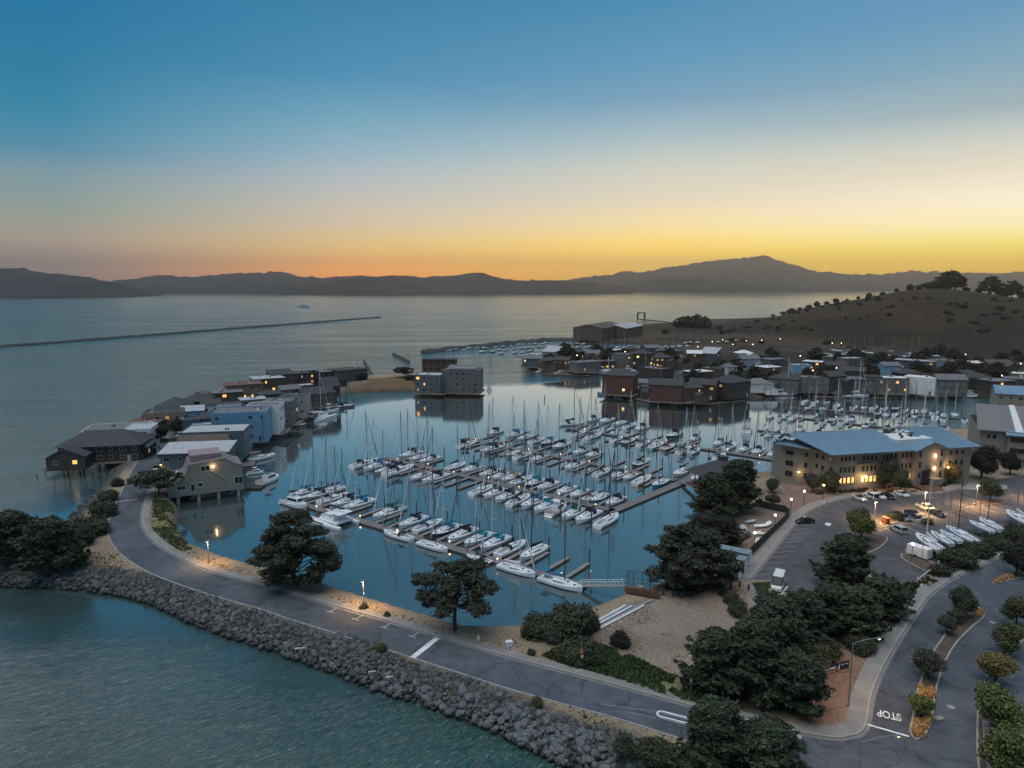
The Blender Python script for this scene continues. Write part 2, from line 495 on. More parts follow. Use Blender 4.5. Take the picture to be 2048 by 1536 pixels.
# ================================================================== WATER
def water_mat():
 m = bpy.data.materials.new('bay_water')
 m.use_nodes = True
 nt = m.node_tree
 L = nt.links
 b = nt.nodes['Principled BSDF']
 b.inputs['Base Color'].default_value = (0.012, 0.062, 0.068, 1)
 b.inputs['IOR'].default_value = 2.4
 g = nt.nodes.new('ShaderNodeNewGeometry')
 def noise(scale, rot, sc, detail=3.0, rough=0.6, dist=0.0):
  mp = nt.nodes.new('ShaderNodeMapping')
  mp.vector_type = 'TEXTURE'
  mp.inputs['Rotation'].default_value = (0, 0, R(rot))
  mp.inputs['Scale'].default_value = tuple(1 / q for q in sc)
  L.new(g.outputs['Position'], mp.inputs[0])
  n = nt.nodes.new('ShaderNodeTexNoise')
  n.inputs['Scale'].default_value = scale
  n.inputs['Detail'].default_value = detail
  n.inputs['Roughness'].default_value = rough
  n.inputs['Distortion'].default_value = dist
  L.new(mp.outputs[0], n.inputs['Vector'])
  return n.outputs[0]
 def math_(op, a, c):
  n = nt.nodes.new('ShaderNodeMath')
  n.operation = op
  for i, v in enumerate((a, c)):
   if isinstance(v, (int, float)):
    n.inputs[i].default_value = v
   else:
    L.new(v, n.inputs[i])
  return n.outputs[0]
 # sheltered water inside the marina: distance from its middle in units of its half size
 mp = nt.nodes.new('ShaderNodeMapping')
 mp.vector_type = 'POINT'
 c = Vector((30, 290, 0))
 L.new(g.outputs['Position'], mp.inputs[0])
 mp.inputs['Location'].default_value = (0, 0, 0)
 sub = nt.nodes.new('ShaderNodeVectorMath')
 sub.operation = 'SUBTRACT'
 sub.inputs[1].default_value = c
 L.new(g.outputs['Position'], sub.inputs[0])
 rot = nt.nodes.new('ShaderNodeVectorRotate')
 rot.rotation_type = 'Z_AXIS'
 rot.inputs['Angle'].default_value = R(-52)
 L.new(sub.outputs[0], rot.inputs[0])
 sc = nt.nodes.new('ShaderNodeVectorMath')
 sc.operation = 'MULTIPLY'
 sc.inputs[1].default_value = (1 / 215, 1 / 135, 0)
 L.new(rot.outputs[0], sc.inputs[0])
 ln = nt.nodes.new('ShaderNodeVectorMath')
 ln.operation = 'LENGTH'
 L.new(sc.outputs[0], ln.inputs[0])
 wob = noise(0.02, 0, (1, 1, 1), 3)
 dd = math_('ADD', ln.outputs['Value'], math_('MULTIPLY', math_('SUBTRACT', wob, 0.5), 0.3))
 op = nt.nodes.new('ShaderNodeMapRange')          # 0 sheltered, 1 open bay
 op.interpolation_type = 'SMOOTHSTEP'
 L.new(dd, op.inputs[0])
 op.inputs[1].default_value = 0.88
 op.inputs[2].default_value = 1.12
 opn = op.outputs[0]
 chop = noise(1.5, 50, (0.30, 1.5, 1), 5.0, 0.7, 0.8)
 swell = noise(0.2, 44, (0.4, 1.6, 1), 3.0, 0.6, 0.6)
 ripple = noise(2.0, 55, (0.35, 1.2, 1), 3.0, 0.55, 0.2)
 gust = noise(0.012, 8, (0.3, 1.6, 1), 4, 0.6, 1.5)
 gm = nt.nodes.new('ShaderNodeMapRange')
 L.new(gust, gm.inputs[0])
 gm.inputs[1].default_value = 0.36
 gm.inputs[2].default_value = 0.64
 gm.inputs[3].default_value = 0.55
 gm.inputs[4].default_value = 1.35
 h_open = math_('ADD', math_('MULTIPLY', chop, 1.05), math_('MULTIPLY', swell, 1.15))
 lee = nt.nodes.new('ShaderNodeMapRange')         # calmer under the lee of the far hills
 lee.interpolation_type = 'SMOOTHSTEP'
 sy = nt.nodes.new('ShaderNodeSeparateXYZ')
 L.new(g.outputs['Position'], sy.inputs[0])
 L.new(sy.outputs[1], lee.inputs[0])
 lee.inputs[1].default_value = 900
 lee.inputs[2].default_value = 5000
 lee.inputs[3].default_value = 1.0
 lee.inputs[4].default_value = 0.12
 h_open = math_('MULTIPLY', h_open, lee.outputs[0])
 h = math_('ADD', math_('MULTIPLY', math_('MULTIPLY', h_open, opn), gm.outputs[0]), math_('MULTIPLY', ripple, 0.009))
 bp = nt.nodes.new('ShaderNodeBump')
 bp.inputs['Strength'].default_value = 1.0
 bp.inputs['Distance'].default_value = 0.55
 L.new(h, bp.inputs['Height'])
 L.new(bp.outputs[0], b.inputs['Normal'])
 rr = nt.nodes.new('ShaderNodeMapRange')
 L.new(opn, rr.inputs[0])
 rr.inputs[3].default_value = 0.075
 rr.inputs[4].default_value = 0.11
 L.new(rr.outputs[0], b.inputs['Roughness'])
 # silt makes slow patches of greener and bluer water
 mix = nt.nodes.new('ShaderNodeMix')
 mix.data_type = 'RGBA'
 mix.inputs[6].default_value = (0.010, 0.056, 0.042, 1)
 mix.inputs[7].default_value = (0.020, 0.084, 0.062, 1)
 mg = nt.nodes.new('ShaderNodeMapRange')
 L.new(noise(0.02, 30, (0.5, 1.3, 1), 4, 0.6, 1.0), mg.inputs[0])
 mg.inputs[1].default_value = 0.33
 mg.inputs[2].default_value = 0.67
 L.new(mg.outputs[0], mix.inputs[0])
 mix2 = nt.nodes.new('ShaderNodeMix')
 mix2.data_type = 'RGBA'
 mix2.inputs[6].default_value = (0.04, 0.066, 0.066, 1)
 L.new(opn, mix2.inputs[0])
 L.new(mix.outputs[2], mix2.inputs[7])
 L.new(mix2.outputs[2], b.inputs['Base Color'])
 b.inputs['Specular IOR Level'].default_value = 0.0
 gl = nt.nodes.new('ShaderNodeBsdfGlossy')
 gl.inputs['Color'].default_value = (0.97, 0.97, 0.97, 1)
 L.new(rr.outputs[0], gl.inputs['Roughness'])
 L.new(bp.outputs[0], gl.inputs['Normal'])
 fr = nt.nodes.new('ShaderNodeFresnel')
 fr.inputs['IOR'].default_value = 1.75
 L.new(bp.outputs[0], fr.inputs['Normal'])
 ff = math_('MINIMUM', math_('MULTIPLY', fr.outputs[0], 1.9), 0.93)
 ms = nt.nodes.new('ShaderNodeMixShader')
 L.new(ff, ms.inputs[0])
 L.new(b.outputs[0], ms.inputs[1])
 L.new(gl.outputs[0], ms.inputs[2])
 L.new(ms.outputs[0], nt.nodes['Material Output'].inputs['Surface'])
 return m
mb = MB()
mb.sheet([(-16000, -3000), (16000, -3000), (16000, 22000), (-16000, 22000)], 0.0)
struct(mb.build('bay_water', water_mat()))
# ================================================================== LAND
BAY_SHORE = [(1700, 1760), (1400, 1625), (1210, 1545), (1156, 1536), (1088, 1509), (1000, 1466), (900, 1427), (784, 1388), (687, 1352), (591, 1316), (518, 1291), (427, 1262), (328, 1218), (260, 1194), (182, 1183), (104, 1175), (0, 1173), (-120, 1180), (-170, 1150), (-110, 1128), (-40, 1118), (50, 1098), (110, 1068), (165, 1012), (193, 981), (221, 950), (212, 922), (222, 888), (280, 855), (340, 828), (400, 803), (450, 787), (520, 772), (600, 757), (690, 750), (735, 757), (790, 753), (835, 752), (900, 758), (908, 768)]
MAR_SHORE = [(900, 784), (833, 783), (773, 783), (708, 785), (661, 795), (640, 815), (600, 843), (545, 866), (500, 880), (470, 905), (440, 950), (395, 982), (346, 1000), (354, 1033), (352, 1059), (365, 1078), (385, 1100), (456, 1129), (500, 1142), (625, 1174), (708, 1202), (812, 1234), (891, 1258), (943, 1271), (1004, 1273), (1056, 1266), (1120, 1255), (1184, 1232), (1236, 1208), (1254, 1202), (1285, 1195), (1317, 1180), (1326, 1172), (1352, 1154), (1378, 1110), (1400, 1060), (1409, 1020), (1398, 1000), (1415, 975), (1470, 962), (1540, 955), (1562, 944), (1700, 905), (1850, 872), (1942, 868), (1958, 845), (1952, 818), (1960, 798), (2100, 780), (2300, 790)]
bay_w = [W(*p) for p in BAY_SHORE]
mar_w = [W(*p) for p in MAR_SHORE]
LAND_POLY = [(v.x, v.y) for v in bay_w] + [(v.x, v.y) for v in mar_w] + [(420, 330), (420, 30), (120, 30)]
def inside(poly, X, Y):
 c = np.zeros(X.shape, bool)
 n = len(poly)
 for i in range(n):
  x0, y0 = poly[i][:2]
  x1, y1 = poly[(i + 1) % n][:2]
  if y0 == y1:
   continue
  k = ((y0 > Y) != (y1 > Y)) & (X < (x1 - x0) * (Y - y0) / (y1 - y0) + x0)
  c ^= k
 return c
def pdist(line, X, Y, closed=False):
 d = np.full(X.shape, 1e9)
 n = len(line)
 for i in range(n if closed else n - 1):
  x0, y0 = line[i][:2]
  x1, y1 = line[(i + 1) % n][:2]
  vx, vy = x1 - x0, y1 - y0
  t = np.clip(((X - x0) * vx + (Y - y0) * vy) / max(vx * vx + vy * vy, 1e-9), 0, 1)
  d = np.minimum(d, np.hypot(X - x0 - t * vx, Y - y0 - t * vy))
 return d
def sstep(x, a, b):
 t = np.clip((x - a) / (b - a), 0, 1)
 return t * t * (3 - 2 * t)
def vnoise(X, Y, s, seed=0):
 """cheap value noise, vectorised"""
 x = X / s + seed * 17.3
 y = Y / s - seed * 9.1
 xi = np.floor(x)
 yi = np.floor(y)
 fx = x - xi
 fy = y - yi
 fx = fx * fx * (3 - 2 * fx)
 fy = fy * fy * (3 - 2 * fy)
 def h(a, b):
  v = np.sin(a * 127.1 + b * 311.7 + seed * 74.7) * 43758.5453
  return v - np.floor(v)
 return (h(xi, yi) * (1 - fx) + h(xi + 1, yi) * fx) * (1 - fy) + (h(xi, yi + 1) * (1 - fx) + h(xi + 1, yi + 1) * fx) * fy
def fbm(X, Y, s, o=4, seed=0):
 v = 0
 a = 0.5
 for k in range(o):
  v = v + a * vnoise(X, Y, s, seed + k)
  s *= 0.5
  a *= 0.5
 return v / (1 - 0.5 ** o)
def grid_mesh(name, X, Y, Z, C, keep, m, smooth=True):
 ny, nx = X.shape
 idx = np.arange(nx * ny).reshape(ny, nx)
 q = np.stack([idx[:-1, :-1], idx[:-1, 1:], idx[1:, 1:], idx[1:, :-1]], -1).reshape(-1, 4)
 kq = (keep[:-1, :-1] | keep[:-1, 1:] | keep[1:, 1:] | keep[1:, :-1]).reshape(-1)
 q = q[kq]
 used = np.zeros(nx * ny, bool)
 used[q.ravel()] = True
 remap = np.cumsum(used) - 1
 co = np.stack([X.ravel(), Y.ravel(), Z.ravel()], -1)[used]
 q = remap[q]
 me = bpy.data.meshes.new(name)
 me.vertices.add(len(co))
 me.vertices.foreach_set('co', co.astype(np.float32).ravel())
 me.loops.add(q.size)
 me.loops.foreach_set('vertex_index', q.astype(np.int32).ravel())
 me.polygons.add(len(q))
 me.polygons.foreach_set('loop_start', (np.arange(len(q)) * 4).astype(np.int32))
 if smooth:
  me.polygons.foreach_set('use_smooth', np.ones(len(q), bool))
 if C is not None:
  at = me.color_attributes.new('Soil', 'FLOAT_COLOR', 'POINT')
  cc = np.concatenate([C.reshape(-1, 3)[used], np.ones((used.sum(), 1))], 1)
  at.data.foreach_set('color', cc.astype(np.float32).ravel())
 me.materials.append(m)
 me.update(calc_edges=True)
 me.validate()
 return me
def soil_mat(name, fine=1.4, bump=0.5):
 m = bpy.data.materials.new(name)
 m.use_nodes = True
 nt = m.node_tree
 b = nt.nodes['Principled BSDF']
 b.inputs['Roughness'].default_value = 0.95
 b.inputs['Specular IOR Level'].default_value = 0.2
 a = nt.nodes.new('ShaderNodeAttribute')
 a.attribute_name = 'Soil'
 g = nt.nodes.new('ShaderNodeNewGeometry')
 n = nt.nodes.new('ShaderNodeTexNoise')
 n.inputs['Scale'].default_value = fine
 n.inputs['Detail'].default_value = 6
 n.inputs['Roughness'].default_value = 0.7
 nt.links.new(g.outputs['Position'], n.inputs['Vector'])
 mr = nt.nodes.new('ShaderNodeMapRange')
 mr.inputs[1].default_value = 0.3
 mr.inputs[2].default_value = 0.7
 mr.inputs[3].default_value = 0.72
 mr.inputs[4].default_value = 2.4
 nt.links.new(n.outputs[0], mr.inputs[0])
 vm = nt.nodes.new('ShaderNodeVectorMath')
 vm.operation = 'SCALE'
 nt.links.new(a.outputs['Color'], vm.inputs[0])
 nt.links.new(mr.outputs[0], vm.inputs['Scale'])
 nt.links.new(vm.outputs[0], b.inputs['Base Color'])
 bp = nt.nodes.new('ShaderNodeBump')
 bp.inputs['Strength'].default_value = bump
 bp.inputs['Distance'].default_value = 0.3
 nt.links.new(n.outputs[0], bp.inputs['Height'])
 nt.links.new(bp.outputs[0], b.inputs['Normal'])
 return m
M['soil'] = soil_mat('soil', 2.6, 0.3)
M['soil_far'] = soil_mat('soil_far', 0.12, 0.6)
def wpoly(pts, z=None):
 return [(v.x, v.y) for v in (P(x, y, z) for x, y in pts)]
DIRT_LOT = [(1070, 1275), (1180, 1240), (1260, 1205), (1330, 1185), (1480, 1180), (1500, 1215), (1440, 1290), (1400, 1345), (1330, 1340), (1240, 1300), (1160, 1290), (1110, 1300)]
ICEPLANT = [(1085, 1312), (1120, 1292), (1190, 1285), (1265, 1312), (1330, 1345), (1400, 1368), (1420, 1410), (1365, 1402), (1230, 1358), (1120, 1326)]
MULCH = [(1585, 1440), (1620, 1380), (1660, 1300), (1745, 1270), (1760, 1290), (1722, 1390), (1705, 1425), (1680, 1450), (1640, 1452)]
UNDERTREES = [(1540, 1200), (1600, 1195), (1840, 1165), (1820, 1215), (1760, 1290), (1660, 1320), (1600, 1420), (1480, 1420), (1370, 1400), (1420, 1330), (1500, 1240)]
WILDBANK = [(1352, 1154), (1378, 1110), (1400, 1060), (1420, 1000), (1500, 1000), (1480, 1080), (1445, 1175), (1330, 1185)]
HOUSESPIT = [(250, 930), (300, 850), (500, 770), (735, 745), (735, 760), (660, 795), (550, 870), (430, 960), (340, 990), (310, 960)]
POINT = [(650, 800), (740, 757), (910, 745), (910, 790), (770, 788)]
PROM = [(1500, 1150), (1600, 1030), (1690, 990), (1560, 960), (1500, 1000), (1460, 1130)]
def land_part(x0, x1, y0, y1, st):
 xs = np.arange(x0, x1 + st / 2, st)
 ys = np.arange(y0, y1 + st / 2, st)
 X, Y = np.meshgrid(xs, ys)
 ins = inside(LAND_POLY, X, Y)
 db = pdist(bay_w, X, Y)
 dm = pdist(mar_w, X, Y)
 d = np.minimum(db, dm)
 Z = np.minimum(G * sstep(db, -1.5, 5.8), G * sstep(dm, -0.7, 2.3))
 Z = np.where(ins, Z - 0.0, -np.minimum(d * 0.6, 2.0) + np.minimum(G * sstep(0 * d, -1.5, 5.8), G * sstep(0 * d, -0.7, 2.3)) * np.exp(-d))
 n1 = fbm(X, Y, 9, 4, 1)
 n2 = fbm(X, Y, 2.5, 3, 5)
 rough = (n2 - 0.5) * 0.22
 C = np.empty(X.shape + (3,))
 C[:] = (0.155, 0.12, 0.083)
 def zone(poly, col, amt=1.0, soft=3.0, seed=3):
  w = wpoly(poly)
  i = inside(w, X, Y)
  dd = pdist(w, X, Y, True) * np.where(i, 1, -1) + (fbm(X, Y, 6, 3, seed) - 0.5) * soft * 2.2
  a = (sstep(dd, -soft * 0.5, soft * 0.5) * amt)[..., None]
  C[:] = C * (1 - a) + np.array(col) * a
 zone(HOUSESPIT, (0.085, 0.075, 0.068))
 zone(POINT, (0.085, 0.058, 0.032))
 zone(PROM, (0.12, 0.09, 0.072))
 zone(UNDERTREES, (0.05, 0.045, 0.03), 0.9)  # dark soil under the trees
 zone(DIRT_LOT, (0.165, 0.125, 0.09))
 zone(MULCH, (0.13, 0.082, 0.058))
 zone(ICEPLANT, (0.045, 0.06, 0.022), 1, 4)
 zone(WILDBANK, (0.055, 0.048, 0.03), 1)
 zone([(300, 1000), (345, 1000), (352, 1060), (380, 1100), (340, 1095), (300, 1060)], (0.11, 0.10, 0.04))
 # grey worn gravel inside the dirt lot, green and bleached spots everywhere
 g = (sstep(fbm(X, Y, 14, 3, 21), 0.5, 0.62) * inside(wpoly(DIRT_LOT), X, Y) * 0.5)[..., None]
 C[:] = C * (1 - g) + np.array((0.115, 0.10, 0.09)) * g
 C *= (0.72 + 0.56 * n1)[..., None]
 bk = (1 - sstep(db, 4.6, 6.4))[..., None]
 C[:] = C * (1 - bk) + np.array((0.042, 0.042, 0.04)) * bk
 wet = sstep(-Z, -0.9, -0.1)[..., None]                      # tide mark
 C[:] = C * (1 - wet) + np.array((0.03, 0.03, 0.028)) * wet
 flat = sstep(d, 4.0, 7.0)
 Z = Z + rough * ins * np.where(db < dm, 1 - sstep(db, 4.2, 5.8), 0.5 * (1 - sstep(dm, 1.6, 2.6)))
 return X, Y, Z, C, Z > -1.7
soil_o = None
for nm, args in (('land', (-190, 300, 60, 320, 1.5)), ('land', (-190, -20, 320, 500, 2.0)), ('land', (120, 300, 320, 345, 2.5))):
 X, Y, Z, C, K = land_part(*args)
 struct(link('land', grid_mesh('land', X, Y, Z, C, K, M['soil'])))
# ------------------------------------------------------------------ far shore, houses' peninsula and the hill
MID_SHORE = [(1236, 794), (1293, 803), (1332, 809), (1410, 808), (1489, 800), (1538, 793), (1632, 791), (1744, 795), (1814, 791), (1892, 795), (1965, 796), (2100, 792), (2400, 790)]
MID_WEST = [(1520, 641), (1420, 641), (1345, 648), (1300, 652), (1250, 655), (1168, 670), (1165, 683), (1200, 686), (1300, 690), (1400, 694), (1320, 701), (1200, 707), (1100, 713), (1052, 722), (1043, 732), (1085, 747), (1158, 751), (1213, 747), (1300, 738), (1372, 741), (1360, 752), (1280, 746), (1232, 757), (1206, 784)]
midw = [W(*p) for p in MID_WEST + MID_SHORE]
MID_POLY = [(1000, 2100), (640, 1500)] + [(v.x, v.y) for v in midw] + [(900, 330), (1800, 700), (1800, 2300)]
xs = np.arange(0, 1300, 5.0)
ys = np.arange(310, 1900, 5.0)
X, Y = np.meshgrid(xs, ys)
ins = inside(MID_POLY, X, Y)
d = pdist([(v.x, v.y) for v in midw] + [(900, 330)], X, Y)
d = np.minimum(d, pdist([(1000, 2100), (640, 1500), (midw[0].x, midw[0].y)], X, Y))
Z = np.where(ins, 2.4 * sstep(d, -2, 5), 0.6 - np.minimum(d * 0.5, 2.6))
AZ = X / Y * FOC / math.cos(PITCH) + 1024         # rough bearing of each grid point
rz_x = [1380, 1450, 1500, 1560, 1640, 1730, 1800, 1860, 1900, 1960, 2048, 2200, 2400, 2700]
rz_h = [1.5, 3, 8, 16, 32, 42.5, 52, 56, 55, 51, 44, 40, 34, 20]
def HILL_H(X, Y):
 az = X / Y * FOC / math.cos(PITCH) + 1024
 D = np.hypot(X, Y)
 r = np.interp(az, rz_x, rz_h)
 d0 = np.interp(az, [1400, 1600, 1800, 2048, 2400], [860, 760, 690, 640, 600])
 d1 = np.interp(az, [1400, 1600, 1800, 2048, 2400], [980, 1000, 1020, 1010, 1000])
 t = np.clip((D - d0) / (d1 - d0), 0, 1)
 up = np.sin(t * math.pi / 2) ** 1.15 * 0.35 + t * t * (3 - 2 * t) * 0.65
 back = 1 - sstep(D, d1 + 40, d1 + 480)
 n = (fbm(X, Y, 120, 4, 8) - 0.5) * 0.28 + (np.abs(fbm(X, Y, 70, 3, 31) - 0.5)) * -0.35 + 0.05
 return r * up * back * (1 + n * np.clip(1 - np.abs(t - 0.5) * 1.9, 0, 1))
HH = HILL_H(X, Y)
Z = Z + HH * ins
C = np.empty(X.shape + (3,))
C[:] = (0.035, 0.03, 0.025)
hm = sstep(HH, 0.6, 5)[..., None]
C[:] = C * (1 - hm) + np.array((0.022, 0.0145, 0.0075)) * hm
AZ = X / Y * FOC / math.cos(PITCH) + 1024
flatm = (sstep(np.hypot(X, Y), 690, 780) * (1 - hm[..., 0]))[..., None]
C[:] = C * (1 - flatm) + np.array((0.036, 0.024, 0.014)) * flatm
scrub = sstep(fbm(X, Y, 60, 5, 77), 0.47, 0.58)[..., None] * 0.85
C[:] = C * (1 - scrub) + np.array((0.012, 0.011, 0.007)) * scrub
C *= (0.7 + 0.6 * fbm(X, Y, 25, 4, 4))[..., None]
struct(link('hill', grid_mesh('hill', X, Y, Z, C, Z > -1.6, M['soil_far'])))
def ground_z(x, y):
 if y > 345 and x > 0:
  return 2.4 + float(HILL_H(np.array([x]), np.array([y]))[0])
 return G
# ------------------------------------------------------------------ hills across the bay
def far_range(name, sil, d_front, d_ridge, seed, col, rough=0.10, base_z=0.0, nrow=26, backd=1.35):
 px0, px1 = sil[0][0], sil[-1][0]
 cols = np.linspace(px0, px1, max(60, int((px1 - px0) / 2)))
 ridge = np.interp(cols, [s[0] for s in sil], [s[1] for s in sil])
 df = np.interp(cols, [d[0] for d in d_front], [d[1] for d in d_front])
 dr = np.interp(cols, [d[0] for d in d_ridge], [d[1] for d in d_ridge])
 T = np.concatenate([np.linspace(0, 1, nrow), np.linspace(1.15, 2.0, 6)])
 XX, YY, ZZ = [], [], []
 for t in T:
  D = df + (dr - df) * t
  ux = (cols - 1024) / FOC / math.cos(PITCH) * 1.0
  y = D
  x = (cols - 1024) / FOC * (D * math.cos(PITCH) + CAMH * math.sin(PITCH))
  hz = CAMH + (571 - ridge) / FOC * dr * 1.0
  hz = np.maximum(hz, 3)
  n = fbm(x, y, (dr - df).mean() * 0.5 + 200, 5, seed)
  gul = np.abs(fbm(x, y * 0.45, 320, 4, seed + 9) - 0.5) * 2
  if t <= 1:
   s = (t ** 0.8)
   z = hz * s * (1 - (1 - t) * t * 4 * (0.25 + rough * 4 * (n - 0.45) + 0.35 * (0.35 - gul)))
  else:
   z = hz * (1 - sstep(np.array(t), 1.0, 2.0)) + 0 * x
  tex = (fbm(x, y, 60, 3, seed + 3) - 0.5) * 9 * min(1, t * 3) * (hz / (hz.max() + 1e-6))
  if t == 1:
   tex = tex + (np.clip(fbm(x, y, 55, 2, seed + 13), 0.42, 1) - 0.42) * dr / FOC * 7
  XX.append(x)
  YY.append(y)
  ZZ.append(np.where(t == 0, -2.0, z + tex))
 X = np.array(XX)
 Y = np.array(YY)
 Z = np.array(ZZ)
 C = np.empty(X.shape + (3,))
 C[:] = col
 w = sstep(fbm(X, Y, 500, 4, seed + 5), 0.42, 0.6)[..., None]
 C[:] = C * (1 - w * 0.5)
 return struct(link(name, grid_mesh(name, X, Y, Z, C, np.ones(X.shape, bool), M['soil_far'])))
HILLCOL = (0.018, 0.018, 0.018)
far_range('island_hill', [(-420, 575), (-200, 560), (-60, 552), (0, 541), (18, 538), (40, 537), (52, 538), (75, 544), (100, 548), (118, 547), (140, 550), (175, 555), (205, 561), (240, 568), (265, 576), (290, 582), (312, 587), (324, 591)], [(-420, 3350), (0, 3340), (160, 3420), (260, 3700), (324, 4250)], [(-420, 4200), (160, 4300), (324, 4330)], 3, HILLCOL)
far_range('far_hill', [(200, 572), (228, 562), (255, 559), (285, 557), (310, 552), (345, 552), (372, 556), (395, 555), (410, 552), (430, 553), (450, 549), (470, 548), (505, 548), (530, 547), (548, 545), (562, 544), (580, 548), (600, 554), (625, 554), (650, 557), (670, 555), (690, 553), (720, 551), (745, 554), (780, 560), (830, 566)], [(200, 5400), (420, 5200), (830, 5000)], [(200, 6600), (830, 6900)], 14, HILLCOL)
far_range('headland_hill', [(560, 586), (590, 579), (620, 571), (650, 566), (680, 561), (710, 558), (740, 555), (770, 552), (786, 551), (820, 554), (850, 556), (880, 553), (905, 553), (930, 548), (945, 546), (965, 547), (985, 555), (1010, 559), (1060, 562), (1110, 562), (1150, 563), (1195, 566), (1240, 574), (1270, 580)], [(560, 4600), (800, 4700), (1270, 5500)], [(560, 5000), (800, 5600), (1270, 5900)], 23, HILLCOL)
far_range('low_hill', [(1150, 582), (1230, 573), (1290, 564), (1340, 556), (1390, 557), (1440, 563), (1520, 571), (1600, 577), (1680, 579)], [(1150, 6400), (1680, 7000)], [(1150, 7000), (1680, 7500)], 33, HILLCOL)
far_range('mountain', [(980, 572), (1060, 563), (1130, 561), (1180, 554), (1225, 550), (1235, 545), (1248, 543), (1280, 546), (1330, 537), (1380, 530), (1430, 522), (1460, 519), (1490, 518), (1510, 516), (1524, 513), (1540, 519), (1570, 527), (1600, 535), (1625, 543), (1640, 545), (1652, 544), (1690, 549), (1730, 550), (1745, 548), (1760, 551), (1790, 547), (1825, 542), (1850, 546), (1868, 544), (1900, 547), (1960, 546), (1990, 548), (2030, 545), (2080, 548), (2200, 550), (2500, 556)], [(980, 7900), (1500, 8200), (2100, 7900), (2500, 7800)], [(980, 9400), (1500, 9400), (2500, 9300)], 41, HILLCOL)
# haze over the bay
mb = MB()
mb.box((0, 5400, 232), (24000, 12000, 470))
hz = mb.mesh('haze', [])
hm_ = bpy.data.materials.new('haze')
hm_.use_nodes = True
ht = hm_.node_tree
ht.nodes.remove(ht.nodes['Principled BSDF'])
pv = ht.nodes.new('ShaderNodeVolumePrincipled')
pv.inputs['Color'].default_value = (1.0, 0.84, 0.75, 1)
pv.inputs['Density'].default_value = 0.00011
pv.inputs['Anisotropy'].default_value = 0.8
ht.links.new(pv.outputs[0], ht.nodes['Material Output'].inputs['Volume'])
hz.materials.append(hm_)
stuff(link('haze', hz))
# ================================================================== ROADS
OUTER = [(390, 815), (350, 858), (323, 885), (279, 919), (258, 953), (238, 994), (224, 1028), (215, 1051), (216, 1070), (224, 1088), (237, 1104), (260, 1123), (305, 1149), (365, 1172), (430, 1193), (518, 1218), (589, 1242), (682, 1271), (820, 1315), (917, 1346), (1012, 1377), (1142, 1413), (1238, 1439), (1332, 1469), (1480, 1516), (1650, 1572), (1900, 1640)]
INNER = [(432, 822), (396, 862), (362, 895), (322, 938), (308, 963), (298, 984), (288, 1012), (284, 1036), (288, 1057), (303, 1078), (325, 1096), (372, 1121), (422, 1142), (518, 1168), (604, 1193), (682, 1216), (771, 1241), (880, 1275), (900, 1281), (1030, 1318), (1160, 1352), (1290, 1387), (1363, 1407), (1470, 1436), (1572, 1460), (1632, 1472), (1684, 1477), (1716, 1470), (1733, 1450), (1742, 1396), (1757, 1355), (1778, 1313), (1809, 1261), (1835, 1222), (1856, 1193), (1893, 1165), (1937, 1141), (2002, 1112), (2050, 1093), (2150, 1062), (2300, 1030)]
ow = smooth_line(wpoly(OUTER), 2.0)
iw = smooth_line(wpoly(INNER), 1.5)
RZ = G + 0.02
road_poly = ow + [(150, 70), (210, 110), (220, 170)] + list(reversed(iw))
struct(MB().sheet(road_poly, RZ).build('road', M['asphalt']))
lot_poly = wpoly([(1500, 1159), (1586, 1052), (1612, 1026), (1638, 1012), (1662, 1004), (1704, 995), (1760, 992), (1822, 990), (1880, 986), (1912, 978), (1926, 970), (2060, 948), (2200, 930), (2230, 1030), (2046, 1066), (1950, 1100), (1874, 1138), (1838, 1162), (1760, 1172), (1650, 1190), (1585, 1200), (1570, 1172), (1545, 1160)])
struct(MB().sheet(lot_poly, G + 0.024).build('parking_lot', M['asphalt_lot']))
def band(name, line, d0, d1, z, h, m):
 """kerb or pavement along a line, d0..d1 metres to its left"""
 a = offset(line, d0)
 b = offset(line, d1)
 k = MB()
 k.strip(a, b, z + h)
 k.strip(a, a, z - 0.1, z + h)
 k.strip(b, b, z + h, z - 0.1)
 k.f = [tuple(f) for f in k.f]
 return struct(k.build(name, m))
band('kerb', iw, 0.0, 0.28, G, 0.17, M['kerb'])
band('pavement', iw, 0.283, 1.75, G, 0.155, M['concrete'])
MB_g = MB().strip(offset(iw, -0.55), offset(iw, -0.003), RZ + 0.004)
struct(MB_g.build('gutter', M['gutter']))
band('kerb', ow, -0.05, 0.14, G, 0.10, M['paint_worn'])
# wide pavement round the corner and up the side street
i0 = min(range(len(iw)), key=lambda i: (Vector(iw[i]) - P(1600, 1466).xy).length)
i1 = min(range(len(iw)), key=lambda i: (Vector(iw[i]) - P(2002, 1112).xy).length)
band('pavement', iw[i0:i1], 1.755, 2.5, G, 0.15, M['concrete'])
# lot kerb and the paved walk beside it
lk = smooth_line(wpoly([(1500, 1159), (1543, 1106), (1586, 1052), (1612, 1026), (1638, 1012), (1662, 1004), (1704, 995), (1760, 992), (1822, 990), (1880, 986), (1912, 978), (1926, 970)]), 1.5)
band('kerb', lk, 0.0, 0.3, G, 0.16, M['kerb'])
band('pavement', lk, 0.303, 2.6, G, 0.15, M['concrete'])
struct(MB().strip(offset(lk, -0.5), offset(lk, -0.003), G + 0.03).build('gutter', M['gutter']))
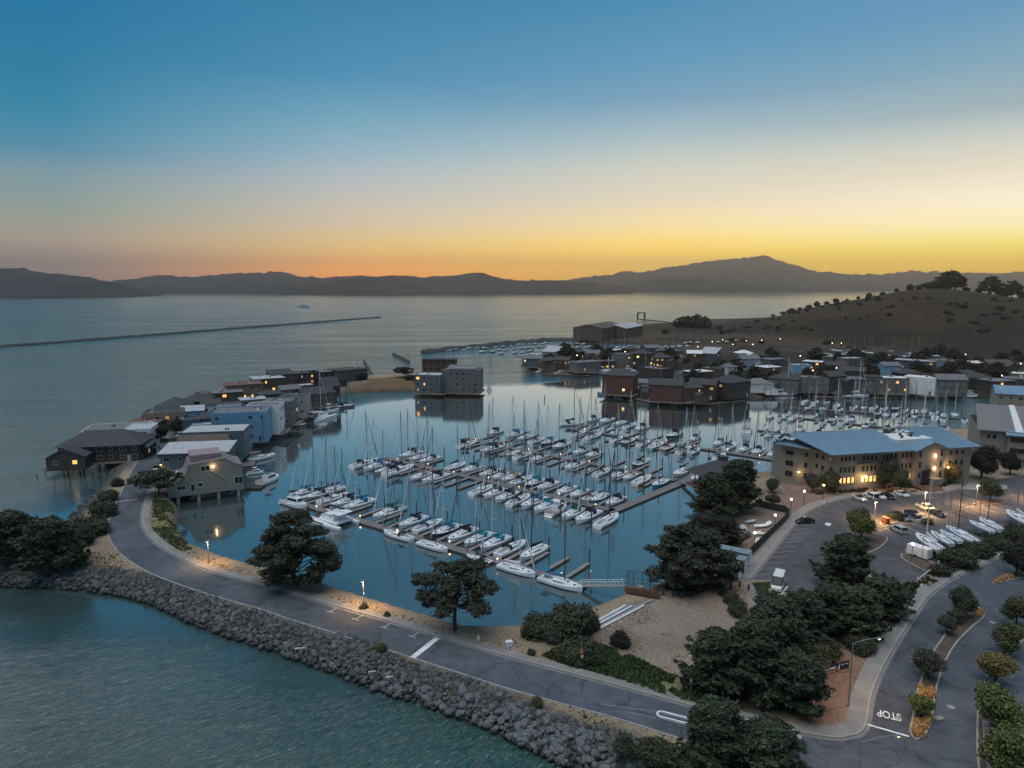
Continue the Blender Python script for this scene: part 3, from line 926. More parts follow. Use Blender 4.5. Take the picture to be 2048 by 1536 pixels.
# path from the walk to the gangway
gp = smooth_line(wpoly([(1318, 1189), (1380, 1186), (1430, 1175), (1470, 1165), (1500, 1160)]), 2)
struct(MB().strip(gp, offset(gp, 1.6), G + 0.03).build('path', M['concrete']))
struct(MB().sheet(wpoly([(1495, 1161), (1508, 1161), (1516, 1215), (1519, 1240), (1508, 1240), (1503, 1200)]), G + 0.034).build('path', M['concrete']))
struct(MB().sheet(wpoly([(1512, 1192), (1560, 1203), (1556, 1207), (1513, 1197)]), G + 0.04).build('path', M['concrete']))
struct(MB().sheet(wpoly([(1919, 978), (1938, 966), (2012, 970), (2016, 977), (1978, 982)]), G + 0.036).build('path', M['kerb']))
ISLANDS = [
 ('median', [(1833, 1482), (1822, 1474), (1818, 1462), (1822, 1443), (1826, 1420), (1833, 1383), (1846, 1344), (1864, 1305), (1882, 1279), (1903, 1247), (1925, 1222), (1950, 1212), (1970, 1232), (1945, 1256), (1919, 1282), (1898, 1313), (1882, 1352), (1872, 1391), (1864, 1443), (1851, 1474)]),
 ('median', [(1960, 1560), (1952, 1467), (1957, 1402), (1969, 1360), (1984, 1323), (2013, 1290), (2046, 1256), (2062, 1262), (2035, 1300), (2008, 1345), (1992, 1378), (1987, 1404), (2010, 1412), (2048, 1422), (2110, 1440), (2130, 1560), (2000, 1600)]),
 ('median', [(1983, 1168), (2010, 1150), (2048, 1138), (2110, 1126), (2112, 1150), (2050, 1156), (2000, 1166)]),
 ('median', [(1801, 1113), (1808, 1108), (1850, 1118), (1876, 1136), (1858, 1146), (1812, 1124)]),
 ('median', [(1686, 1086), (1705, 1072), (1745, 1066), (1762, 1070), (1776, 1077), (1766, 1092), (1740, 1106), (1700, 1108)]),
 ('median', [(1760, 1046), (1790, 1030), (1815, 1024), (1822, 1032), (1795, 1044), (1768, 1056)]),
 ('median', [(1945, 1009), (1985, 998), (2008, 1000), (2010, 1006), (1970, 1012)]),
]
for nm, poly in ISLANDS:
 w = wpoly(poly)
 ar = sum(w[i][0] * w[(i + 1) % len(w)][1] - w[(i + 1) % len(w)][0] * w[i][1] for i in range(len(w)))
 if ar < 0:
  w.reverse()
 ring = smooth_line(w + [w[0]], 1.0)
 o = struct(MB().sheet(offset(ring, 0.2)[:-1], G + 0.15).build(nm, M['mulch']))
 inn = offset(ring, 0.28)
 k = MB()
 k.strip(ring, inn, G + 0.19)
 k.strip(ring, ring, G + 0.19, G - 0.1)
 k.strip(inn, inn, G + 0.1, G + 0.19)
 struct(k.build('kerb', M['kerb']))
# pale pavement along the side island
sw = smooth_line(wpoly([(1957, 1402), (1969, 1360), (1984, 1323), (2013, 1290), (2046, 1256)]), 1)
struct(MB().strip(offset(sw, -0.35), offset(sw, -1.35), G + 0.196).build('pavement', M['concrete']))
sw = smooth_line(wpoly([(1968, 1560), (1959, 1467), (1957, 1440)]), 1)
struct(MB().strip(offset(sw, -0.35), offset(sw, -1.2), G + 0.196).build('pavement', M['concrete']))
# ------------------------------------------------------------------ paint on the road
MZ = RZ + 0.005
def line_px(name, a, b, w=0.12, m='paint', z=MZ):
 p = P(*a)
 q = P(*b)
 t = (q - p).normalized()
 n = Vector((-t.y, t.x, 0)) * w / 2
 poly = [p - n, q - n, q + n, p + n]
 return struct(MB().sheet([(v.x, v.y) for v in poly], z).build(name, M[m]))
line_px('road_marking', (824, 1316), (875, 1276), 1.0)
k = MB()
for a, b in (((660, 1224), (674, 1215)), ((711, 1239), (726, 1230)), ((768, 1255), (782, 1246)), ((824, 1273), (839, 1264))):
 p, q = P(*a), P(*b)
 t = (q - p).normalized()
 n = Vector((-t.y, t.x, 0))
 for c, d, w in ((p, q, 0.1), (p - n * 0.8, p + n * 0.8, 0.1)):
  tt = (d - c).normalized()
  nn = Vector((-tt.y, tt.x, 0)) * w / 2
  k.sheet([((v).x, (v).y) for v in (c - nn, d - nn, d + nn, c + nn)], MZ)
struct(k.build('road_marking', M['paint']))
line_px('road_marking', (237, 1003), (274, 999), 0.25)
line_px('road_marking', (1735, 1449), (1818, 1473), 0.35)
line_px('road_marking', (1200, 1408), (1316, 1424), 0.08, 'paint_worn')
line_px('road_marking', (1255, 1424), (1310, 1436), 0.08, 'paint_worn')
struct(MB().sheet(wpoly([(940, 1300), (955, 1292), (972, 1297), (958, 1305)]), MZ - 0.003).build('road_patch', M['patch'])) if False else None
struct(MB().sheet(wpoly([(421, 1150), (448, 1143), (475, 1155), (447, 1162)]), MZ - 0.002).build('road_patch', M['patch']))
struct(MB().sheet(wpoly([(1585, 1474), (1589, 1465), (1605, 1473), (1598, 1481)]), MZ).build('road_marking', M['paint_worn']))
def letters(txt, name, origin, rz, size, m, stretch=1.0, z=0.0, upright=None, parent=None):
 cu = bpy.data.curves.new(name, 'FONT')
 cu.body = txt
 cu.size = size
 cu.align_x = 'CENTER'
 cu.align_y = 'CENTER'
 cu.extrude = 0.0 if upright is None else 0.01
 cu.offset = 0.012 * size
 o = bpy.data.objects.new(name, cu)
 COL.objects.link(o)
 dg = bpy.context.evaluated_depsgraph_get()
 me = bpy.data.meshes.new_from_object(o.evaluated_get(dg))
 bpy.data.objects.remove(o)
 me.materials.clear()
 me.materials.append(m)
 k = link(name, me, parent, origin)
 k.rotation_euler = (0 if upright is None else R(90), 0, rz)
 k.scale = (1, stretch, 1)
 return k
a = P(1797, 1432)
b = P(1760, 1424)
rzs = math.atan2((b - a).y, (b - a).x)
st_ = letters('STOP', 'stop_lettering', P(1778, 1430) + Vector((0, 0, MZ - G)), rzs, 1.25, M['paint'], 2.0)
struct(st_)
k = MB()
for (px, py, r) in ((1985, 1245, 0.45), (1902, 1414, 0.5), (1797, 1437, 0.42), (1640, 1428, 0.4)):
 c = P(px, py)
 cover = MB()
 cover.prism([(r * math.cos(i * math.pi / 8), r * math.sin(i * math.pi / 8)) for i in range(16)], 0, 0.01)
 o = cover.build('manhole_cover', M['kerb'], None, c + Vector((0, 0, MZ - G)))
 tag(o, {1985: 'pale round manhole cover beyond the tip of the planted median', 1902: 'pale round manhole cover between the median and the olive trees', 1797: 'round manhole cover beside the white stop lettering', 1640: 'round manhole cover in the middle of the junction'}[px], 'manhole cover', 'manhole covers in the street')
o = MB().box((0, 0, 0), (1.3, 0.8, 0.012)).build('utility_cover', M['kerb'], None, P(1878, 1436) + Vector((0, 0, MZ - G + 0.004)), 0.3)
tag(o, 'pale rectangular utility cover in the road by the median', 'utility cover')
# stalls of the parking lot
LZ = G + 0.030
k = MB()
SL = [((1511, 1151), (1552, 1147)), ((1517, 1140), (1563, 1135)), ((1527, 1128), (1571, 1124)), ((1537, 1116), (1580, 1112)), ((1546, 1106), (1592, 1102)), ((1554, 1096), (1597, 1092)), ((1563, 1086), (1605, 1082)), ((1570, 1078), (1612, 1074)), ((1577, 1069), (1618, 1066)), ((1583, 1060), (1623, 1057)), ((1590, 1051), (1626, 1049))]
SL += [((1612 + 6 * i, 1030 - 2 * i), (1626 + 6 * i, 1046 - 2.4 * i)) for i in range(5)]
SL += [((1690, 998), (1712, 1010)), ((1672, 1002), (1692, 1016)), ((1846, 988), (1868, 998)), ((1905, 982), (1925, 990)), ((1917, 977), (1938, 986))]
for i in range(9):           # two double rows with a painted spine
 a0, a1 = (1758 + 14.5 * i, 1061 - 4.1 * i), (1796 + 14.5 * i, 1077 - 4.2 * i)
 SL.append((a0, a1))
 SL.append(((1758 + 14.5 * i - 33, 1061 - 4.1 * i - 12), a0))
for i in range(11):
 a0 = (1862 + 15 * i, 1034 - 3.9 * i)
 SL.append((a0, (a0[0] + 40, a0[1] + 15)))
 SL.append(((a0[0] - 34, a0[1] - 12), a0))
SL += [((1758, 1061), (1880, 1027)), ((1862, 1034), (2030, 990))]
SL += [((2000, 1049), (2024, 1064)), ((1985, 1049), (2012, 1065))]
SL = [s for s in SL if not (1680 < s[0][0] < 1765 and s[0][1] > 1052 and s[0][0] < 1758)]
for a, b in SL:
 p, q = P(*a), P(*b)
 t = (q - p).normalized()
 n = Vector((-t.y, t.x, 0)) * 0.055
 k.sheet([(v.x, v.y) for v in (p - n, q - n, q + n, p + n)], LZ)
struct(k.build('parking_marking', M['paint_worn']))
struct(MB().sheet(wpoly([(1649, 1049), (1653, 1045), (1663, 1047), (1659, 1053)]), LZ + 0.003).build('parking_marking', M['paint']))
line_px('parking_marking', (1562, 1190), (1575, 1173), 0.3, 'paint', LZ)
# ================================================================== ROCKS
rng = random.Random(7)
def rock_mesh(seed, sub=2):
 rr = random.Random(seed)
 import bmesh
 bm = bmesh.new()
 bmesh.ops.create_icosphere(bm, subdivisions=sub, radius=1)
 off = Vector((rr.uniform(0, 50), rr.uniform(0, 50), rr.uniform(0, 50)))
 cuts = [(Vector((rr.gauss(0, 1), rr.gauss(0, 1), rr.gauss(0, 1))).normalized(), rr.uniform(0.42, 0.8)) for _ in range(10)]
 for v in bm.verts:
  c = v.co.copy()
  for n, d in cuts:
   t = c.dot(n)
   if t > d:
    c -= n * (t - d)
  c *= 1 + 0.18 * mnoise.noise(c * 1.6 + off)
  v.co = Vector((c.x, c.y * rr.uniform(0.96, 1.04), c.z * 0.8))
 me = bpy.data.meshes.new('rock')
 bm.to_mesh(me)
 bm.free()
 me.materials.append(M['rock'])
 return me
rocks = [rock_mesh(s, 2) for s in range(8)]
lite = [rock_mesh(100 + s, 1) for s in range(6)]
lite_np = []
for me in lite:
 co = np.empty(len(me.vertices) * 3)
 me.vertices.foreach_get('co', co)
 lite_np.append((co.reshape(-1, 3), np.array([p.vertices[:] for p in me.polygons])))
def bank(name, line, z_in, width, n, rmin, rmax, seed, singles, taper=None, limit=None):
 """rocks heaped on the slope left of the shoreline (land side)"""
 rr = random.Random(seed)
 L = [0]
 for i in range(len(line) - 1):
  L.append(L[-1] + (Vector(line[i + 1][:2]) - Vector(line[i][:2])).length)
 items = []
 for _ in range(n):
  s = rr.uniform(0, L[-1])
  i = max(0, min(len(line) - 2, int(np.searchsorted(L, s)) - 1))
  a, b = Vector(line[i][:2]), Vector(line[i + 1][:2])
  t = (b - a).normalized()
  nrm = Vector((t.y, -t.x))           # to the right = inland for these lines
  wv = width * (0.85 + 0.3 * mnoise.noise(Vector((s * 0.06, seed, 0))))
  u = rr.uniform(-0.14, 1.0) * wv
  p = a + t * (s - L[i]) + nrm * u
  z = z_in * min(1, max(-0.2, (u + 1.5) / 7.3 * 1.05)) if width > 4 else z_in * min(1, max(-0.1, (u + 0.7) / 3.0))
  r = rmin + (rmax - rmin) * rr.random() ** 2.6
  items.append((p.x, p.y, z + r * 0.10, r, rr.uniform(0, 6.3), rr.uniform(-0.5, 0.5), rr.uniform(-0.5, 0.5), rr.randrange(8)))
 if limit:
  items = [t for t in items if limit(t)]
 items.sort(key=lambda t: -(t[3] / math.hypot(t[0], t[1])))
 par = struct(link(name, None)) if False else None
 vs, fs, base = [], [], 0
 for k_, it in enumerate(items[singles:]):
  co, f = lite_np[it[7] % len(lite_np)]
  rot = np.array(Matrix.Rotation(it[4], 3, 'Z') @ Matrix.Rotation(it[5], 3, 'X') @ Matrix.Rotation(it[6], 3, 'Y'))
  vs.append((co * it[3]) @ rot.T + np.array(it[:3]))
  fs.append(f + base)
  base += len(co)
 me = bpy.data.meshes.new('rubble')
 V = np.concatenate(vs)
 F = np.concatenate(fs)
 me.vertices.add(len(V))
 me.vertices.foreach_set('co', V.astype(np.float32).ravel())
 me.loops.add(F.size)
 me.loops.foreach_set('vertex_index', F.astype(np.int32).ravel())
 me.polygons.add(len(F))
 me.polygons.foreach_set('loop_start', (np.arange(len(F)) * 3).astype(np.int32))
 me.update(calc_edges=True)
 me.materials.append(M['rock'])
 return items[:singles], me
shore_line = smooth_line([(v.x, v.y) for v in bay_w[0:18]], 3.0)
single, me = bank('riprap', shore_line, G, 6.0, 8200, 0.2, 0.85, 5, 300, limit=lambda t: t[0] < 70)
rip = struct(link('riprap_bank', MB().strip(shore_line, [(p[0], p[1]) for p in offset(shore_line, -6.0)], -0.35, G - 0.5).mesh('riprap_bank', M['soil'])))
stuff(link('rubble', me, rip))
for it in single:
 o = link('rock', rocks[it[7]], rip, it[:3], it[4], (it[3], it[3] * (0.8 + 0.3 * rng.random()), it[3]))
 o.rotation_euler = (it[5], it[6], it[4])
w2 = smooth_line([(v.x, v.y) for v in bay_w[22:31]], 3.0)
_, me = bank('riprap', w2, G, 4.5, 700, 0.3, 0.8, 9, 0)
stuff(link('shore_rubble', me))
w3 = smooth_line([(v.x, v.y) for v in mar_w[11:30]], 2.0)
_, me = bank('riprap', w3, G * 0.7, 1.6, 900, 0.15, 0.42, 13, 0)
stuff(link('shore_rubble', me))
# ================================================================== PLANTS
def quads_mesh(name, V, m, keep_smooth=False):
 """V: (n, 4, 3) corner array"""
 n = len(V)
 me = bpy.data.meshes.new(name)
 me.vertices.add(n * 4)
 me.vertices.foreach_set('co', V.astype(np.float32).ravel())
 me.loops.add(n * 4)
 me.loops.foreach_set('vertex_index', np.arange(n * 4, dtype=np.int32))
 me.polygons.add(n)
 me.polygons.foreach_set('loop_start', (np.arange(n) * 4).astype(np.int32))
 me.materials.append(m)
 me.update(calc_edges=True)
 return me
def leaf_cloud(r, blobs, n, size, flat=0.35, shell=0.55, elong=1.7, up=0.35, droop=0.0):
 """leaf sprays spread through ellipsoids (cx,cy,cz,rx,ry,rz)"""
 B = np.array(blobs)
 vol = B[:, 3] * B[:, 4] * B[:, 5]
 vol = vol ** 0.75
 idx = r.choice(len(B), n, p=vol / vol.sum())
 d = r.normal(size=(n, 3))
 d /= np.linalg.norm(d, axis=1)[:, None]
 rad = shell + (1.06 - shell) * r.random(n) ** 0.7
 rad *= 1 + 0.14 * r.normal(size=n)
 pos = B[idx, :3] + d * B[idx, 3:] * rad[:, None]
 nr = d * 0.7 + r.normal(size=(n, 3)) * 0.55 + np.array([0, 0, up])
 nr /= np.linalg.norm(nr, axis=1)[:, None]
 a = np.cross(nr, r.normal(size=(n, 3)))
 a[:, 2] *= (1 - flat)
 a /= np.linalg.norm(a, axis=1)[:, None]
 b = np.cross(nr, a)
 s = size * (0.6 + 0.8 * r.random(n))[:, None]
 a = a * s * elong * 0.5
 b = b * s * 0.5
 bend = np.array([0, 0, -droop]) * s
 return np.stack([pos - a - b * 0.55, pos - b * 0.9 + a * 0.2, pos + a + bend, pos + b * 0.9 - a * 0.1], 1)
def limb_tubes(k, base, tips, r0, rr, n=6, wob=0.35):
 for tip in tips:
  a = Vector(base)
  t = Vector(tip)
  mid = a.lerp(t, 0.5) + Vector((rr.uniform(-wob, wob), rr.uniform(-wob, wob), rr.uniform(-wob * 0.2, wob)))
  k.tube(a, mid, r0, r0 * 0.62, n)
  k.tube(mid, t, r0 * 0.62, r0 * 0.18, n)
NR = np.random.default_rng(11)
def pine_data(seed, h, spread, trunk_h, lean=(0, 0), layers=9, clump=(2.2, 2.0, 0.9), nleaf=7000, size=0.42, dense=1.0, asym=(0, 0)):
 rr = random.Random(seed)
 r = np.random.default_rng(seed)
 blobs = []
 k = MB()
 pts = []
 top = Vector((lean[0], lean[1], h))
 segs = 6
 prevp = Vector((0, 0, -0.3))
 r0 = 0.035 * h
 for i in range(1, segs + 1):
  f = i / segs
  p = Vector((lean[0] * f ** 1.4, lean[1] * f ** 1.4, h * f * 0.94)) + Vector((rr.uniform(-.2, .2), rr.uniform(-.2, .2), 0)) * (f < 1)
  k.tube(prevp, p, r0 * (1 - 0.8 * (f - 1 / segs)), r0 * (1 - 0.8 * f), 7, False)
  prevp = p
 for i in range(layers):
  f = (i + 0.5) / layers
  z = trunk_h + (h - trunk_h) * f
  prof = math.sin(math.pi * min(1, 0.24 + 0.80 * f)) ** 0.7
  nb = max(2, int(round((2.6 + 2.8 * prof) * dense)))
  ph = rr.uniform(0, 6.28)
  for j in range(nb):
   an = ph + 6.283 * j / nb + rr.uniform(-.35, .35)
   ln = spread * prof * rr.uniform(0.42, 1.12)
   cx = lean[0] * f + math.cos(an) * ln + asym[0] * f
   cy = lean[1] * f + math.sin(an) * ln + asym[1] * f
   cz = z + rr.uniform(-.5, .5) + 0.12 * ln
   s = rr.uniform(0.7, 1.25)
   blobs.append((cx, cy, cz, clump[0] * s, clump[1] * s, clump[2] * s))
   limb_tubes(k, (lean[0] * f * f, lean[1] * f * f, z - 0.25 * ln), [(cx, cy, cz - 0.2)], r0 * 0.33 * (1.1 - 0.7 * f), rr, 5)
   for q in range(3):
    a2 = an + rr.uniform(-1.1, 1.1)
    w2 = clump[0] * rr.uniform(0.35, 0.6)
    dq = clump[0] * s * rr.uniform(0.7, 1.15)
    blobs.append((cx + math.cos(a2) * dq, cy + math.sin(a2) * dq, cz + rr.uniform(-.5, .4), w2, w2, w2 * 0.5))
 blobs.append((lean[0] + asym[0], lean[1] + asym[1], h - 0.2, clump[0] * .8, clump[1] * .8, clump[2]))
 V = leaf_cloud(r, blobs, nleaf, size, flat=0.5, shell=0.35, up=0.5)
 return k.mesh('trunk', M['bark'], True), V
def cypress_data(seed, h, spread, nleaf=9000, size=0.5, tiers=10, swept=(0.5, 0.2)):
 """wind-swept Monterey cypress: tiers of flat sprays pulled to one side"""
 rr = random.Random(seed)
 r = np.random.default_rng(seed)
 k = MB()
 k.tube((0, 0, -0.3), (swept[0] * 0.5, swept[1] * 0.5, h * 0.5), 0.05 * h, 0.035 * h, 7, False)
 k.tube((swept[0] * 0.5, swept[1] * 0.5, h * 0.5), (swept[0], swept[1], h * 0.92), 0.035 * h, 0.01 * h, 7, False)
 blobs = []
 for i in range(tiers):
  f = (i + 0.4) / tiers
  z = h * (0.10 + 0.86 * f)
  prof = (1 - f) ** 0.55 * 0.95 + 0.12
  nb = rr.randint(4, 6)
  ph = rr.uniform(0, 6.28)
  for j in range(nb):
   an = ph + 6.283 * j / nb + rr.uniform(-.4, .4)
   ln = spread * prof * rr.uniform(0.5, 1.05)
   c = (swept[0] * f + math.cos(an) * ln * 0.62, swept[1] * f + math.sin(an) * ln * 0.62, z + 0.06 * ln)
   w = spread * 0.30 * rr.uniform(0.7, 1.2)
   blobs.append((c[0], c[1], c[2], w, w, w * 0.42))
   tip = (swept[0] * f + math.cos(an) * ln, swept[1] * f + math.sin(an) * ln, z + 0.18 * ln)
   blobs.append((tip[0], tip[1], tip[2], w * 0.55, w * 0.55, w * 0.2))
   for q in range(3):
    a2 = an + rr.uniform(-.5, .5)
    l2 = ln * rr.uniform(0.95, 1.22)
    blobs.append((swept[0] * f + math.cos(a2) * l2, swept[1] * f + math.sin(a2) * l2, z + 0.24 * l2 + rr.uniform(-.3, .5), w * 0.3, w * 0.3, w * 0.16))
   limb_tubes(k, (swept[0] * f, swept[1] * f, z - 0.2 * ln), [c], 0.008 * h, rr, 4)
 V = leaf_cloud(r, blobs, nleaf, size, flat=0.6, shell=0.3, up=0.6, elong=2.4)
 return k.mesh('trunk', M['bark'], True), V
def round_data(seed, h, rad, trunk_h, nleaf=3500, size=0.28, stems=1, lobes=9, squash=0.85):
 rr = random.Random(seed)
 r = np.random.default_rng(seed)
 k = MB()
 blobs = []
 cz = trunk_h + rad * squash * 0.9
 rad0 = rad
 for i in range(lobes):
  rad = rad0 * rr.uniform(0.82, 1.14)
  d = Vector((rr.gauss(0, 1), rr.gauss(0, 1), rr.gauss(0.15, 0.7))).normalized()
  s = rr.uniform(0.4, 0.62)
  q = rad * (1.02 - s * 0.85)
  blobs.append((d.x * q, d.y * q, cz + d.z * q * squash, rad * s, rad * s, rad * s * squash))
 rad = rad0
 blobs.append((0, 0, cz, rad * 0.72, rad * 0.72, rad * 0.72 * squash))
 for i in range(stems):
  an = 6.28 * i / max(1, stems)
  bx, by = (0, 0) if stems == 1 else (0.25 * math.cos(an), 0.25 * math.sin(an))
  k.tube((bx, by, -0.2), (bx * 1.6, by * 1.6, trunk_h + rad * 0.4), 0.055 * h ** 0.8, 0.03 * h ** 0.8, 6, False)
 limb_tubes(k, (0, 0, max(0.2, trunk_h * 0.8)), [b[:3] for b in blobs[:6]], 0.02 * h, rr, 4, 0.2)
 V = leaf_cloud(r, blobs, nleaf, size, flat=0.2, shell=0.55, up=0.3, elong=1.6)
 return k.mesh('trunk', M['bark'], True), V
PLANT = {}
def plant(kind, name, label, cat, loc, rz=0, scale=1.0, leaf=None, group=None, trunk=True):
 tr, V = PLANT[kind]
 key = (kind, leaf)
 if key not in PLANT:
  PLANT[key] = quads_mesh('crown', V, M[leaf])
 o = thing(name, label, cat, loc, rz, group, scale)
 link('crown' if cat == 'tree' else 'foliage', PLANT[key], o)
 if trunk:
  link('trunk' if cat == 'tree' else 'stem', tr, o)
 return o
PLANT['pine_a'] = pine_data(3, 14.5, 6.6, 1.6, lean=(-1.2, 0), layers=8, clump=(2.3, 2.15, 0.85), nleaf=24000, size=0.36, asym=(1.0, 0))
PLANT['pine_b'] = pine_data(8, 11.6, 5.6, 4.2, lean=(1.2, 0.3), layers=6, clump=(1.7, 1.6, 0.95), nleaf=14000, size=0.32, dense=0.95, asym=(0.6, 0))
PLANT['pine_c'] = pine_data(21, 11.5, 7.0, 1.5, lean=(-1.5, 0), layers=7, clump=(2.3, 2.2, 0.9), nleaf=20000, size=0.38)
PLANT['cyp_a'] = cypress_data(31, 11, 6.0, 19000, 0.36)
PLANT['cyp_b'] = cypress_data(32, 14, 6.4, 21000, 0.37, swept=(1.5, 0.4))
PLANT['cyp_c'] = cypress_data(33, 8, 5.3, 14000, 0.34, tiers=7)
PLANT['flat'] = pine_data(41, 6, 4.2, 2.2, layers=3, clump=(1.9, 1.9, 0.6), nleaf=3500, size=0.4)
PLANT['round_a'] = round_data(51, 4.6, 2.1, 1.3, 7000, 0.2)
PLANT['round_b'] = round_data(52, 5.2, 2.4, 1.5, 8000, 0.21, lobes=11)
PLANT['round_c'] = round_data(53, 4.0, 1.9, 1.2, 6000, 0.19, lobes=8, squash=0.75)
PLANT['bush_a'] = round_data(54, 2.6, 2.0, -0.5, 4600, 0.2, stems=3, lobes=8, squash=0.8)
PLANT['bush_b'] = round_data(55, 3.2, 2.6, -0.8, 6500, 0.22, stems=3, lobes=10, squash=0.75)
PLANT['far_a'] = round_data(56, 6, 3.2, 0.6, 700, 0.8, lobes=7, squash=0.85)
PLANT['far_b'] = pine_data(57, 9, 4.0, 1.5, layers=5, clump=(2, 2, 1.1), nleaf=900, size=0.95)
PLANT['far_c'] = round_data(58, 4, 3.2, 0.2, 500, 0.8, lobes=6, squash=0.6)
# trees along the road and the shore
plant('pine_a', 'pine_tree', 'big dark pine leaning over the marina from the road bend', 'tree', P(590, 1168), 0.2, 1.0, 'leaf_pine')
plant('pine_b', 'pine_tree', 'open crowned pine on a bare trunk near the white bar across the road', 'tree', P(910, 1260), 0.4, 1.0, 'leaf_pine')
plant('pine_c', 'pine_tree', 'spreading pine between the marina water and the grey lockers', 'tree', P(1388, 1168), 0.6, 1.05, 'leaf_pine')
LT = [
 ('cyp_b', 1468, 1022, 1.0, 0.0, 'leaf_cypress', 'tall dark cypress beside the pyramid roofed pavilion'),
 ('cyp_b', 1432, 1040, 0.86, 2.2, 'leaf_cypress', 'broad dark cypress overhanging the marina water below the pavilion'),
 ('cyp_c', 1408, 1092, 0.95, 4.0, 'leaf_dark', 'low dark cypress on the wild bank by the water'),
 ('cyp_c', 1448, 1090, 0.8, 1.0, 'leaf_dark', 'small dark cypress behind the fenced yard'),
 ('cyp_a', 1692, 1182, 1.0, 1.2, 'leaf_cypress', 'dark upright cypress at the edge of the parking lot by the van'),
 ('cyp_b', 1500, 1398, 0.86, 0.4, 'leaf_cypress', 'largest dark cypress of the clump beside the banner sign'),
 ('cyp_b', 1560, 1350, 0.9, 2.6, 'leaf_cypress', 'dark cypress at the heart of the clump above the corner'),
 ('cyp_a', 1430, 1380, 0.82, 1.6, 'leaf_cypress', 'dark cypress at the dirt lot edge of the clump'),
 ('cyp_a', 1590, 1418, 0.8, 3.6, 'leaf_cypress', 'dark cypress hanging over the bare soil near the banner sign'),
 ('cyp_a', 1600, 1280, 0.8, 5.0, 'leaf_cypress', 'dark cypress below the white van'),
 ('cyp_c', 1660, 1262, 1.0, 0.9, 'leaf_cypress', 'low cypress in the thicket between van and street'),
 ('cyp_c', 1716, 1262, 1.0, 2.9, 'leaf_bush', 'green bushy cypress in the thicket by the side street'),
 ('cyp_c', 1758, 1230, 0.9, 4.9, 'leaf_bush', 'green bushy cypress above the curve of the side street'),
 ('cyp_b', 1418, 1560, 0.72, 0.3, 'leaf_cypress', 'dark cypress standing between the splitter island and the rocks'),
 ('cyp_a', 1540, 1590, 0.82, 1.9, 'leaf_cypress', 'dark cypress at the road edge facing the stop line'),
 ('cyp_a', 96, 1136, 1.0, 0.2, 'leaf_cypress', 'dark wind-swept cypress on the point by the road bend'),
 ('cyp_a', 22, 1124, 1.0, 2.0, 'leaf_cypress', 'dark wind-swept cypress at the outer end of the rocky point'),
 ('cyp_c', 140, 1128, 0.85, 4.1, 'leaf_cypress', 'low spreading cypress touching the dry verge of the bend'),
 ('cyp_c', 60, 1100, 0.9, 5.2, 'leaf_cypress', 'low cypress between the two taller ones on the point'),
 ('flat', 318, 990, 1.15, 0.5, 'leaf_cypress', 'flat topped cypress overhanging the road by the curved beige house'),
 ('flat', 288, 898, 0.9, 0.9, 'leaf_dark', 'umbrella shaped tree before the dark brown waterside house'),
 ('flat', 808, 755, 1.1, 0.3, 'leaf_dark', 'lone umbrella pine on the grassy point'),
]
for kd, px, py, sc, rz, lf, lb in LT:
 plant(kd, 'cypress_tree' if kd != 'flat' else 'umbrella_tree', lb, 'tree', P(px, py), rz, sc, lf)
